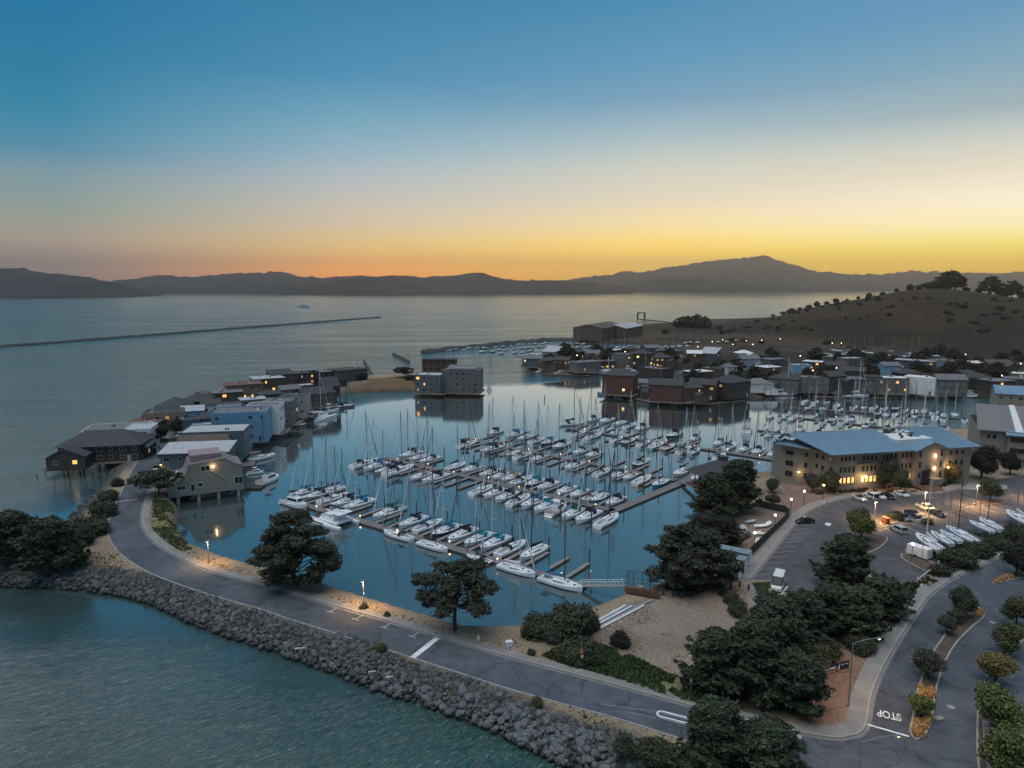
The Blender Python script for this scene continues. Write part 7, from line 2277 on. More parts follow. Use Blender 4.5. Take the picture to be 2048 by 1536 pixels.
# garden trees between them
gr = random.Random(31)
cnt = 0
for i in range(330):
 px = gr.uniform(1085, 2046)
 py = gr.uniform(712, 786) if px > 1370 else gr.uniform(712, 736)
 p = P(px, py, 2.4)
 if not inside(MID_POLY, np.array([p.x]), np.array([p.y]))[0]:
  continue
 if pdist([(v.x, v.y) for v in midw], np.array([p.x]), np.array([p.y]))[0] < 4:
  continue
 if any((P(m[0], m[1], 2.4) - p).length < 0.36 * (m[2] + m[3]) / 2 + 1.5 for m in MH):
  continue
 if cnt > 118:
  break
 kd = ('far_a', 'far_c', 'far_a', 'far_b')[cnt % 4]
 plant(kd, 'garden_tree', f'dark garden tree, {ORD[cnt]} among the waterfront houses', 'tree', p, i, gr.uniform(0.8, 1.35), 'leaf_dark', 'garden trees between the waterfront houses')
 cnt += 1
# jetties and boats along those houses
for i, (a, b, lb) in enumerate([((1255, 797), (1332, 811), 'timber jetty below the red brown house'), ((1335, 812), (1412, 811), 'timber jetty below the dark gabled house'), ((1420, 810), (1490, 803), 'timber jetty below the huge sloping roof'), ((1180, 753), (1095, 750), 'timber jetty along the tongue houses'), ((1625, 795), (1720, 797), 'timber jetty before the ribbed timber front'), ((1745, 798), (1830, 796), 'timber jetty before the yellow lit house')]):
 dock('jetty', lb, W(*a), W(*b), 2.0, [], [], 'wood_deck', z=0.7)
for sty, px, py, rz, sc, lb in [
 ('power2', 1195, 748, 8, 1.9, 'long white motor yacht moored at the tongue'), ('power', 1257, 745, 5, 1.1, 'white cabin cruiser before the tall grey house'), ('power', 1322, 744, 5, 1.1, 'white cabin cruiser before the orange lit windows'), ('white', 1288, 745, 3, 0.9, 'white sailboat lying by the red lit deck'), ('power2', 1120, 748, 5, 0.9, 'little white motorboat near the yellow lit door'), ('power', 1080, 745, 0, 0.6, 'small white runabout near the tip of the tongue'),
 ('bluehull', 1220, 790, 172, 1.35, 'dark blue sailboat moored at the corner of the big dark red house'), ('white', 1246, 794, 170, 0.9, 'small white sailboat under the big dark red house'),
 ('white', 1570, 791, 2, 1.35, 'grey covered sailboat before the round fronted house'), ('white', 1713, 795, 2, 1.3, 'grey covered sailboat before the ribbed timber front'), ('power', 1868, 795, 3, 1.7, 'white covered motor cruiser before the clapboard gable'), ('power', 1940, 795, 3, 0.9, 'white motorboat beneath the dark trees on the right'), ('power', 1538, 792, 0, 0.7, 'white runabout by the low white house'),
 ('power2', 978, 779, 100, 0.8, 'grey motorboat tied beside the largest grey house of the point'),
]:
 p = W(px, py)
 boat(STY[sty], lb, (p.x, p.y, 0), R(rz), sc, 'boats moored at the houses')
# boats and floats at the peninsula
for sty, px, py, rz, sc, lb in [
 (('cat', dict(mastm='mast_white')), 640, 838, 62, 1.15, 'white catamaran with tall mast moored stern out at the peninsula houses'),
 (STY['power'], 660, 826, 50, 1.1, 'white cruiser with blue cover beyond the tall masted catamaran'),
 (STY['darkhull'], 690, 815, 40, 1.0, 'dark trimaran like sailboat at the end of the peninsula moorings'),
 (STY['racer'], 525, 918, 55, 1.0, 'white sailboat seen bow on beside the brown float'),
 (STY['power2'], 538, 965, 70, 0.95, 'white motor cruiser with dark canopy tied to the grey float'),
 (STY['power'], 512, 948, 20, 0.55, 'small white launch behind the grey float'),
 (STY['rust'], 598, 852, 45, 0.62, 'small tan wooden boat moored in the shadow of the houses'),
 (STY['tiny2'], 572, 858, 45, 0.6, 'little grey dinghy with mast below the modern houses'),
]:
 p = W(px, py)
 boat(sty, lb, (p.x, p.y, 0), R(rz), sc, 'boats moored at the peninsula')
dock('float', 'grey float beside the curved beige house', W(505, 980), W(535, 955), 5.0, [], [], 'float')
dock('float', 'brown float below the teal house', W(492, 935), W(510, 905), 5.0, [], [], 'dock')
dock('float', 'grey float with a white ramp below the white modern house', W(545, 880), W(572, 862), 3.0, [], [], 'finger')
MB_r = MB()
o = thing('boat_ramp', 'white railed ramp leading down to the grey float', 'ramp', P(545, 865, 0.5), R(50))
MB().box((3, 0, 1.2), (9, 1.0, 0.15)).build('deck', M['finger'], o)
for s_ in (-1, 1):
 MB().tube((-1.4, s_ * 0.5, 1.5), (7.4, s_ * 0.5, 2.2), 0.06, n=4).build('rail', M['white_paint'], o)
for i, (px, py) in enumerate([(75, 960), (91, 948), (108, 962), (141, 965), (128, 950), (160, 945), (186, 955), (200, 940)]):
 piling(f'old weathered pile stump in the bay off the dark brown house, {ORD[i]} from the left', W(px, py), 1.6, grp='old pile stumps')
# ------------------------------------------------------------------ the office building
A0 = Vector((93.5, 196.5, G))
E0 = P(1937, 963)
fd = (E0 - A0)
fd.z = 0
LF = fd.length
orz = math.atan2(fd.y, fd.x)
of = thing('office_building', 'long beige office building with blue metal roof and lit ground floor', 'office building', A0, orz)
DP = 17.0
EV = 11.2
foot = [(0, 0), (LF, 0), (LF, DP), (-9, DP + 1), (-9.5, 12.5), (-6.8, 8.2), (-3.0, 6.0), (-2.0, 2.0)]
MB().prism(foot, -1, EV, cap=False).build('wall', M['wall_stone'], of)
MB().prism([(p[0], p[1]) for p in [(0.4, 0.4), (LF - 0.4, 0.4), (LF - 0.4, DP - 0.4), (-8, DP - 0.4), (-8, 12.5), (-3, 7)]], EV - 0.2, EV + 0.1).build('ceiling_slab', M['roof_grey'], of)
RG = 15.2
XR = LF * 0.56          # end of the first roof
def slab(k, pts, th=0.22):
 a = [tuple(p) for p in pts]
 b = [(p[0], p[1], p[2] - th) for p in pts]
 n = len(a)
 k.add(a + b, [tuple(range(n)), tuple(range(2 * n - 1, n - 1, -1))] + [(i, n + i, n + (i + 1) % n, (i + 1) % n) for i in range(n)])
k = MB()
slab(k, [(-3.0, -1.8, EV + 0.1), (XR, -1.8, EV + 0.1), (XR - 5.5, DP * 0.62, RG), (-9.0, DP * 0.62, RG)])
r1 = k.build('roof', M['roof_blue'], of)
k = MB()
slab(k, [(-11.5, DP * 0.62, RG + 0.004), (XR - 5.5, DP * 0.62, RG + 0.004), (XR - 5.5, DP + 1.2, RG - 1.6), (-11.5, DP + 1.2, RG - 1.6)])
slab(k, [(XR - 5.5, DP * 0.62, RG + 0.004), (LF + 1, DP * 0.62, RG + 0.004), (LF + 1, DP + 1.2, RG - 1.6), (XR - 5.5, DP + 1.2, RG - 1.6)])
k.build('back_roof', M['roof_grey'], of)
k = MB()
slab(k, [(-12.2, 12.0, EV + 0.9), (-6.0, 4.5, EV + 0.6), (-2.6, 6.0, EV + 0.9), (-8.2, 13.4, EV + 1.9)])
k.build('wing_roof', M['roof_blue'], of)
k = MB()
slab(k, [(XR + 10.5, -1.8, EV + 0.1), (LF + 1.6, -1.8, EV + 0.1), (LF - 2.5, DP * 0.62, RG), (XR + 5.0, DP * 0.62, RG)])
r2 = k.build('roof', M['roof_blue'], of)
k = MB()
for i in range(int((XR + 6) / 0.9)):
 x_ = -8.4 + i * 0.9
 x2 = -2.4 + i * (XR + 2.2) / (XR + 2.6) * 0.86
 if x2 < XR - 0.2 and x_ < XR - 5.7:
  k.tube((x2, -1.7, EV + 0.15), (x_, DP * 0.62, RG + 0.05), 0.045, n=3)
stuff(k.build('roof_seam', M['roof_blue'], r1))
k = MB()
for i in range(20):
 f_ = (i + 0.5) / 20
 k.tube((XR + 10.7 + f_ * (LF + 0.7 - XR - 10.7), -1.7, EV + 0.15), (XR + 5.2 + f_ * (LF - 2.7 - XR - 5.2), DP * 0.62, RG + 0.05), 0.045, n=3)
stuff(k.build('roof_seam', M['roof_blue'], r2))
# flat white roof and entrance gable between them
MB().box((XR + 1.8, DP * 0.36, EV + 1.2), (12.5, DP * 0.52, 2.6)).build('middle_block', M['roof_white'], of)
mr_ = MB()
for i, (x, y, w) in enumerate(((XR - 1, 4, .6), (XR + 1, 7, .6), (XR + 3, 5, .6))):
 MB().box((0, 0, 0.4), (w, w, 0.8)).build('roof_vent', M['steel_dark'], of, (x, y, EV + 2.5))
for x in (XR + 4, XR + 5.8):
 MB().box((0, 0, 0.15), (1.6, 1.6, 0.3)).build('roof_hatch', M['roof_blue'], of, (x, 6, EV + 2.5))
gx0, gx1 = XR - 0.5, XR + 10.0
MB().prism([(gx0, -1.4), (gx1, -1.4), (gx1, 1.5), (gx0, 1.5)], -1, EV, cap=False).build('entrance_bay', M['wall_stone'], of)
gm = (gx0 + gx1) / 2
k = MB()
slab(k, [(gx0 - 1.0, -2.4, EV - 0.2), (gm, -2.4, EV + 2.3), (gm, 8, EV + 2.9), (gx0 - 1.0, 8, EV + 0.4)])
slab(k, [(gm, -2.4, EV + 2.3), (gx1 + 1.0, -2.4, EV - 0.2), (gx1 + 1.0, 8, EV + 0.4), (gm, 8, EV + 2.9)])
k.build('entrance_roof', M['roof_blue'], of)
k = MB()
k.add([(gx0, -1.402, EV - 0.02), (gx1, -1.402, EV - 0.02), (gm, -1.402, EV + 2.05)], [(0, 1, 2)])
k.build('gable', M['wall_stone'], of)
# storeys of windows; the lowest row lit
rows_ = [(3.0, 1.8, True), (6.2, 1.8, False), (9.4, 1.5, False)]
groups = [(1.6, 4), (9.0, 4), (15.6, 4), (22.2, 3)]
for zc_, hh, lit_ in rows_:
 for gxx, cnt_ in groups:
  for i in range(cnt_):
   window(of, (gxx + i * 1.36, -0.004, zc_), 0, 0.95, hh, ('lit' if i % 2 else 'lit_warm') if lit_ else 'window_dark', 'wall_beige')
 for gxx in (LF - 9.5, LF - 7.4, LF - 5.3, LF - 3.2):
  window(of, (gxx, -0.004, zc_), 0, 1.2, hh, 'window_dark', 'wall_beige')
 for (xa, ya), (xb, yb), ws in (((-9.5, 12.5), (-6.8, 8.2), (2.4, 0)), ((-6.8, 8.2), (-3.0, 6.0), (1.0, 0)), ((-2.0, 2.0), (0, 0), (1.0, 0)), ((-3.0, 6.0), (-2.0, 2.0), (1.0, 1.0))):
  an = math.atan2(yb - ya, xb - xa)
  ln = math.hypot(xb - xa, yb - ya)
  m_ = 2 if ws[1] else 1
  for i in range(m_):
   t = (i + 0.5) / m_
   if ln < 1.2:
    continue
   window(of, (xa + (xb - xa) * t + math.sin(an) * 0.004, ya + (yb - ya) * t - math.cos(an) * 0.004, zc_), an, ws[0], hh, 'window_dark', 'wall_beige')
 for xx in (gx0 + 1.6, gx1 - 1.6):
  window(of, (xx, -1.404, zc_ + 0.4), 0, 1.0, 2.0, 'window_dark', 'wall_beige')
k = MB()
k.box((XR * 0.5 + 1, -0.35, 7.95), (14.5, 0.7, 0.18))
k.build('balcony', M['wall_slate'], of)
k = MB()
for i in range(22):
 k.tube((XR * 0.5 - 6 + i * 0.67, -0.66, 8.0), (XR * 0.5 - 6 + i * 0.67, -0.66, 9.0), 0.03, n=4)
k.box((XR * 0.5 + 1, -0.66, 9.0), (14.5, 0.06, 0.06))
k.build('balcony_rail', M['steel_dark'], of)
MB().box((gm - 1.5, -1.5, 2.2), (2.6, 0.3, 5.2)).build('entrance_door', M['window_dark'], of)
MB().box((gm + 1.6, -2.2, 1.2), (3.2, 1.6, 2.4)).build('planter_wall', M['wall_stone'], of)
for z in (5.4, 9.2):
 MB().box((0, 0, 0), (0.35, 0.25, 0.7)).build('wall_lamp', M['lamp_glow'], of, (gm + 1.4, -1.55, z))
 l = bpy.data.lights.new('lamp_light', 'POINT')
 l.energy = 200
 l.color = (1, 0.6, 0.25)
 link('lamp_light', l, of, (gm + 1.4, -2.2, z - 0.3))
for x in (9.0, -9.0 + 2):
 l = bpy.data.lights.new('lamp_light', 'POINT')
 l.energy = 600 if x > 0 else 120
 l.color = (1, 0.6, 0.22)
 l.shadow_soft_size = 0.3
 y = -1.6 if x > 0 else 7
 link('lamp_light', l, of, (x, y, 3.9))
 MB().box((x, y + 0.3, 4.2), (0.4, 0.4, 0.25)).build('wall_lamp', M['lamp_glow'], of)
MB().box((gx0 - 2.5, -1.6, 3.2), (0.3, 0.3, 0.3)).build('wall_lamp', M['lamp_glow'], of)
# steps to the entrance
stp = thing('entrance_steps', 'brick steps lit orange climbing to the office entrance', 'steps', of.matrix_basis @ Vector((gm - 2.5, -3.0, 0)), orz)
for i in range(7):
 MB().box((0, -i * 0.75, 0.5 - i * 0.08), (6.5, 0.72, 0.5 - i * 0.06)).build('step', M['wood_red'], stp)
l = bpy.data.lights.new('lamp_light', 'POINT')
l.energy = 350
l.color = (1, 0.55, 0.2)
link('lamp_light', l, stp, (3, 0.2, 2.4))
# second office building with shingle roof
B0 = P(1955, 925)
o2 = thing('office_building', 'beige office building with grey shingle roof at the water', 'office building', B0, R(-27))
W2_, D2_, H2_ = 34, 30, 11.5
MB().prism([(0, 0), (W2_, 0), (W2_, D2_), (0, D2_)], -1, H2_, cap=False).build('wall', M['wall_stone'], o2)
k = MB()
slab(k, [(-1, -1.2, H2_), (9.5, -1.2, H2_), (11.5, D2_ * 0.98, H2_ + 4.4), (1.5, D2_ * 0.98, H2_ + 4.4)])
k.build('roof', M['roof_shingle'], o2)
k = MB()
slab(k, [(9.5, -1.25, H2_ + 0.15), (11.7, -1.25, H2_ + 0.15), (13.2, D2_ * 0.98, H2_ + 4.6), (11.5, D2_ * 0.98, H2_ + 4.6)])
k.build('ridge_band', M['roof_white'], o2)
k = MB()
slab(k, [(11.7, -1.2, H2_), (W2_ + 1, -1.2, H2_), (W2_ + 1, D2_, H2_ + 4.4), (13.2, D2_ * 0.98, H2_ + 4.4)])
k.build('roof', M['roof_shingle'], o2)
MB().prism([(7.5, -1.6), (13.5, -1.6), (13.5, 0.5), (7.5, 0.5)], -1, H2_ - 0.8, cap=False).build('bay', M['wall_stone'], o2)
k = MB()
slab(k, [(6.8, -2.6, H2_ - 0.9), (14.5, -2.6, H2_ - 0.9), (14.5, 0, H2_ + 0.4), (6.8, 0, H2_ + 0.4)])
k.build('bay_roof', M['roof_blue'], o2)
for zc_ in (2.2, 5.6, 9.2):
 for xx in (2.4, 4.0):
  window(o2, (xx, -0.004, zc_), 0, 1.1, 1.4, 'window_dark', 'wall_beige')
 window(o2, (10.4, -1.604, zc_ - 0.2), 0, 4.4, 1.8, 'window_dark', 'wall_beige')
 window(o2, (18, -0.004, zc_), 0, 3, 1.6, 'window_dark', 'wall_beige')
k = MB()
for i in range(8):
 k.box((0, 0, 0), (0.1, 0.1, 0.1))
bd = P(1968, 832)
o3 = house('dark office wing with blue metal roof beyond the shingle roofed building', bd + Vector((19, 0, 0)), R(-27), 26, 16, 10.5, 'gable', 'wall_stone', 'roof_blue', floors=3, lit=0, pitch=0.35, seed=300, cat='office building', name='office_wing')
MB().box((7, 0, 14.2), (2.2, 17.5, 0.2)).build('roof_band', M['roof_white'], o3)
# pavilion with pyramid roof by the gangway
pv_ = thing('pavilion', 'waterside pavilion with dark pyramid roof on a timber deck', 'pavilion', P(1443, 975), R(20))
MB().box((0, 0, 0.2), (15, 15, 0.4)).build('deck', M['wood_red'], pv_)
k = MB()
for s_ in (-1, 1):
 for q in (-1, 1):
  k.tube((s_ * 5.5, q * 5.5, 0.4), (s_ * 5.5, q * 5.5, 4.2), 0.2, n=6)
k.build('post', M['wood_red'], pv_)
MB().box((0, 1, 2.2), (9, 8, 3.6)).build('wall', M['wall_brown'], pv_)
roof_mesh('hip', 14.5, 14.5, 4.2, 0.6, 0.6).build('roof', M['roof_dark'], pv_)
MB().box((0, 0, 8.7), (2.2, 2.2, 1.6)).build('cupola', M['roof_dark'], pv_)
k = MB()
for s_ in np.linspace(-7, 7, 12):
 k.tube((s_, -7.4, 0.4), (s_, -7.4, 1.4), 0.05, n=4)
k.box((0, -7.4, 1.4), (14.5, 0.1, 0.1))
k.build('railing', M['wood_red'], pv_)
# warehouses, pier with a gantry
for i, (a, w, d, h, lb) in enumerate([((1204, 680), 34, 75, 13, 'long brown warehouse with dark gable end at the far shore'), ((1252, 676), 30, 70, 11, 'second brown warehouse with pale stripe along its roof')]):
 o = house(lb, P(a[0], a[1], 2.4) + Vector((0, 30, 0)), R(-26), w, d, h, 'gable' if False else 'flat', 'wall_brown', 'roof_brown', floors=1, lit=0, seed=400 + i, cat='warehouse', name='warehouse', faces='', base=0)
 k = MB()
 slab(k, [(-w / 2 - 1, -d / 2 - 0.5, h + 0.45), (0, -d / 2 - 0.5, h + 4.5), (0, d / 2, h + 4.5), (-w / 2 - 1, d / 2, h + 0.45)], 0.4)
 slab(k, [(0, -d / 2 - 0.5, h + 4.5), (w / 2 + 1, -d / 2 - 0.5, h + 0.45), (w / 2 + 1, d / 2, h + 0.45), (0, d / 2, h + 4.5)], 0.4)
 k.build('gable_roof', M['roof_brown' if i == 0 else 'roof_pale'], o)
 k = MB()
 k.add([(-w / 2, -d / 2 - 0.01, h), (w / 2, -d / 2 - 0.01, h), (0, -d / 2 - 0.01, h + 4.2)], [(0, 1, 2)])
 k.build('gable', M['wall_brown'], o)
 MB().box((0, -d / 2 - 0.05, 3), (7, 0.2, 6)).build('door', M['wall_dark'], o)
pr_ = thing('ferry_pier', 'old railway ferry pier with square gantry frame far across the water', 'pier', (0, 0, 0))
pa, pb_ = W(1345, 649), W(1282, 642)
t = (pb_ - pa).normalized()
an = math.atan2(t.y, t.x)
ln = (pb_ - pa).length
MB().box((0, 0, 0), (ln, 7, 1.2)).build('deck', M['pile_wood'], pr_, ((pa.x + pb_.x) / 2, (pa.y + pb_.y) / 2, 3.0), an)
for i in range(14):
 p = pa.lerp(pb_, (i + 0.5) / 14)
 MB().tube((0, 0, -2), (0, 0, 2.6), 0.5, n=5).build('pile', M['pile_wood'], pr_, (p.x, p.y, 0))
for s_ in (-6, 6):
 MB().box((0, 0, 7.5), (2.6, 3.5, 13)).build('gantry_tower', M['wall_dark'], pr_, (pb_.x + s_, pb_.y, 0))
MB().box((0, 0, 14.5), (14.5, 3.4, 1.6)).build('gantry_beam', M['wall_dark'], pr_, (pb_.x, pb_.y, 0))
# breakwaters
def breakwater(label, a, b, w, h, m, cat='breakwater', rough=True, name='breakwater'):
 A, Bv = W(*a), W(*b)
 n = max(4, int((Bv - A).length / 6))
 t = (Bv - A).normalized()
 nn = Vector((-t.y, t.x, 0))
 rr = random.Random(int(a[0]))
 rings = []
 for i in range(n + 1):
  p = A.lerp(Bv, i / n)
  q = 1 + (rr.uniform(-0.22, 0.22) if rough else 0)
  wv = w * (1 + (rr.uniform(-.12, .12) if rough else 0))
  rings.append([tuple(p + nn * wv + Vector((0, 0, -1))), tuple(p + nn * wv * 0.45 + Vector((0, 0, h * q))), tuple(p - nn * wv * 0.45 + Vector((0, 0, h * q * (1 + (rr.uniform(-.1, .1) if rough else 0))))), tuple(p - nn * wv + Vector((0, 0, -1)))])
 o = thing(name, label, cat)
 MB().loft(rings, closed=False).build('crest', M[m], o)
 return o
breakwater('very long low stone breakwater crossing the open bay', (-220, 712), (760, 635), 3.2, 2.2, 'rock')
breakwater('stone breakwater sheltering the far boat basin', (846, 706), (1100, 681), 4.0, 3.6, 'rock')
breakwater('stone breakwater joining the far basin to the warehouses', (1100, 681), (1172, 681), 4.0, 3.0, 'rock')
breakwater('narrow concrete sea wall running out from the end of the point', (748, 757), (728, 723), 0.9, 1.8, 'pile_wood', rough=False)
breakwater('short dark sea wall alone in the channel', (786, 709), (818, 726), 1.2, 2.0, 'pile_wood', rough=False)
for i, (px, py, h) in enumerate([(981, 728, 5), (818, 712, 4.5), (960, 722, 1.5), (1089, 800, 2.5), (143, 640, 11), (486, 632, 6), (548, 672, 2.5), (778, 634, 6), (912, 664, 3), (1003, 703 - 4, 3)]):
 piling(f'navigation post standing in open water, {ORD[i]} of the channel marks', W(px, py), h, 'pile_wood', 0.35 if py < 690 else 0.25, 'channel marker', name='channel_marker', grp='channel marks')
# ferry out in the bay
p = W(607, 614)
fy = thing('ferry', 'white passenger ferry crossing the open bay', 'ferry', (p.x, p.y, 0), R(184))
hull, deck, sp, st = hull_parts(40, 10, 3.6, 2.6, transom=0.95)
h_ = hull.build('hull', M['gel_grey'], fy, smooth=True)
deck.build('deck', M['deck_grey'], fy)
for x, l_, z0, z1, w in ((-2, 30, 2.5, 5.2, 8.6), (-3, 24, 5.2, 7.8, 7.6), (3, 8, 7.8, 10, 6)):
 c_ = MB().box((x, 0, (z0 + z1) / 2), (l_, w, z1 - z0), 0, 0.94).build('cabin', M['gel_white'], fy)
 g = MB()
 for s_ in (-1, 1):
  g.box((x, s_ * (w / 2 - 0.05), (z0 + z1) / 2 + 0.2), (l_ * 0.9, 0.2, 0.9))
 g.build('window', M['window_dark'], c_)
MB().tube((-4, 0, 9), (-5, 0, 14), 0.3, 0.15, 5).build('mast', M['mast_white'], fy)
# ================================================================== VEHICLES
for nm, c in dict(car_white=(0.62, 0.62, 0.61), car_black=(0.02, 0.02, 0.023), car_grey=(0.12, 0.125, 0.13), car_blue=(0.045, 0.065, 0.10), car_silver=(0.42, 0.42, 0.41)).items():
 mk(nm, c, 0.25, 0)
mk('tail_red', (0.25, 0.01, 0.01), 0.3, 0)
mk('headlamp', (0.7, 0.7, 0.68), 0.15, 0)
mk('kit_blue', (0.05, 0.22, 0.42), 0.5, 0.1, 2)
mk('orange', (0.62, 0.17, 0.03), 0.6, 0.1, 2)
mk('banner', (0.012, 0.018, 0.032), 0.6, 0)
mk('brick_red', (0.25, 0.08, 0.04), 0.8, 0.2, 2)
mk('mesh_green', (0.02, 0.035, 0.025), 0.9, 0.2, 2)
mk('locker', (0.17, 0.22, 0.24), 0.6, 0.25, 0.8)
CARS = {   # length, width, lower profile (x, z) pairs, cabin profile
 'sedan': (4.6, 1.8, [(-2.3, .55), (-2.25, .95), (-1.4, 1.0), (.95, .98), (1.9, .86), (2.27, .66), (2.3, .4)], [(-1.75, .98), (-1.0, 1.42), (.25, 1.43), (1.1, .97)]),
 'suv': (4.6, 1.85, [(-2.3, .6), (-2.28, 1.05), (-1.4, 1.1), (1.0, 1.08), (2.0, .98), (2.27, .78), (2.3, .45)], [(-2.22, 1.06), (-1.85, 1.7), (.2, 1.72), (1.15, 1.07)]),
 'jeep': (4.4, 1.85, [(-2.2, .6), (-2.2, 1.1), (-1.4, 1.12), (.9, 1.1), (2.0, 1.06), (2.18, .95), (2.2, .5)], [(-2.15, 1.1), (-2.0, 1.83), (.45, 1.83), (.95, 1.1)]),
 'convertible': (4.5, 1.8, [(-2.25, .5), (-2.2, .92), (-1.4, .96), (.9, .94), (1.8, .82), (2.2, .62), (2.25, .4)], [(-1.3, .95), (-.85, 1.3), (.05, 1.33), (.8, .94)]),
 'pickup': (5.6, 1.95, [(-2.8, .7), (-2.8, 1.12), (-1.4, 1.14), (1.3, 1.12), (2.4, 1.06), (2.77, .95), (2.8, .5)], [(-.75, 1.12), (-.6, 1.78), (.75, 1.8), (1.45, 1.12)]),
 'van': (6.0, 2.05, [(-3.0, .5), (-3.0, 1.25), (-1.4, 1.25), (2.0, 1.24), (2.7, 1.1), (2.97, .8), (3.0, .4)], [(-3.0, 1.24), (-2.98, 2.6), (1.2, 2.6), (2.35, 1.24)]),
}
def car(kind, paint, label, loc, rz, scale=1.0, cat=None):
 L, Wd, lo, up = CARS[kind]
 o = thing('parked_' + {'sedan': 'car', 'convertible': 'car', 'suv': 'car', 'jeep': 'car', 'pickup': 'pickup', 'van': 'van'}[kind], label, cat or {'pickup': 'pickup truck', 'van': 'van'}.get(kind, 'car'), loc, rz, 'parked vehicles', scale)
 w = Wd / 2
 k = MB()
 rings = []
 for x, z in lo:
  e = 0.10 if abs(x) > L / 2 - 0.12 else 0
  rings.append([(x, w - e, 0.28), (x, w - e * .6, 0.55), (x, w - .06 - e, z), (x, -w + .06 + e, z), (x, -w + e * .6, 0.55), (x, -w + e, 0.28)])
 k.loft(rings)
 k.build('body', M[paint], o, smooth=False)
 k = MB()
 tw = w * 0.80
 pts = []
 for i, (x, z) in enumerate(up):
  q = w * 0.95 if i in (0, 3) else tw * (1.12 if kind in ('van', 'jeep') else 1.0)
  pts.append(((x, q, z), (x, -q, z)))
 a, b, c, d = pts
 k.add([a[0], b[0], c[0], d[0], a[1], b[1], c[1], d[1]], [(0, 3, 2, 1), (4, 5, 6, 7), (1, 2, 6, 5)])
 if kind == 'van':
  k.f[-3:] = k.f[-3:]
 cab = k.build('cabin', M[paint], o)
 g = MB()
 def lerp(p, q, t):
  return tuple(p[i] + (q[i] - p[i]) * t for i in range(3))
 g.add([lerp(c[0], c[1], .04), lerp(d[0], d[1], .04), lerp(d[0], d[1], .96), lerp(c[0], c[1], .96)], [(0, 1, 2, 3), (3, 2, 1, 0)])
 g.build('windscreen', M['glass'], o)
 if kind != 'van':
  g = MB()
  g.add([lerp(a[0], a[1], .04), lerp(b[0], b[1], .04), lerp(b[0], b[1], .96), lerp(a[0], a[1], .96)], [(0, 1, 2, 3), (3, 2, 1, 0)])
  g.build('rear_window', M['glass'], o)
 else:
  MB().add([a[0], b[0], b[1], a[1]], [(0, 1, 2, 3), (3, 2, 1, 0)]).build('rear_door', M[paint], o)
 for s_ in (0, 1):
  A, B_, C_, D_ = a[s_], b[s_], c[s_], d[s_]
  off = 0.012 * (1 if s_ == 0 else -1)
  if kind == 'van':
   A, B_ = lerp(A, D_, 0.70), lerp(B_, C_, 0.68)
  p = [lerp(lerp(A, D_, .1), lerp(B_, C_, .1), .12), lerp(lerp(A, D_, .88), lerp(B_, C_, .94), .12), lerp(lerp(A, D_, .88), lerp(B_, C_, .94), .88), lerp(lerp(A, D_, .1), lerp(B_, C_, .1), .88)]
  p = [(q[0], q[1] + off, q[2]) for q in p]
  MB().add(p, [(0, 1, 2, 3), (3, 2, 1, 0)]).build('side_window', M['glass'], o)
 if kind == 'pickup':
  MB().box((-1.78, 0, 1.03), (1.85, Wd * 0.82, 0.3)).build('load_bed', M['steel_dark'], o)
 if kind == 'jeep':
  MB().tube((-2.2, 0, 1.1), (-2.42, 0, 1.1), 0.36, n=12).build('spare_wheel', M['rubber'], o)
 if kind == 'convertible':
  MB().box((-0.4, 0, 1.34), (1.0, 1.35, 0.05)).build('soft_top', M['canvas_black'], o)
 r = 0.34 if kind in ('sedan', 'convertible', 'suv') else 0.39
 for x in (-L * 0.29, L * 0.31):
  for s_ in (1, -1):
   wv = MB().tube((0, -0.11, 0), (0, 0.11, 0), r, n=12).build('wheel', M['rubber'], o, (x, s_ * (w - 0.08), r))
   MB().tube((0, s_ * 0.112, 0), (0, s_ * 0.125, 0), r * 0.6, n=10).build('rim', M['steel'], wv)
 for s_ in (1, -1):
  MB().box((L / 2 - 0.06, s_ * w * 0.68, 0.68 * (1.25 if kind in ('van', 'pickup') else 1)), (0.14, 0.38, 0.16)).build('headlight', M['headlamp'], o)
  MB().box((-L / 2 + 0.02, s_ * w * 0.76, 0.82 * (1.2 if kind in ('van', 'pickup') else 1)), (0.1, 0.26, 0.2)).build('tail_light', M['tail_red'], o)
  MB().box((up[3][0] - 0.25, s_ * (w + 0.08), up[3][1] + 0.08), (0.14, 0.2, 0.14)).build('mirror', M[paint], o)
 return o
def along(a, b):
 p, q = P(*a), P(*b)
 return math.atan2((q - p).y, (q - p).x)
LOTA = along((1800, 1045), (1845, 1065))
CZ = Vector((0, 0, 0.026))
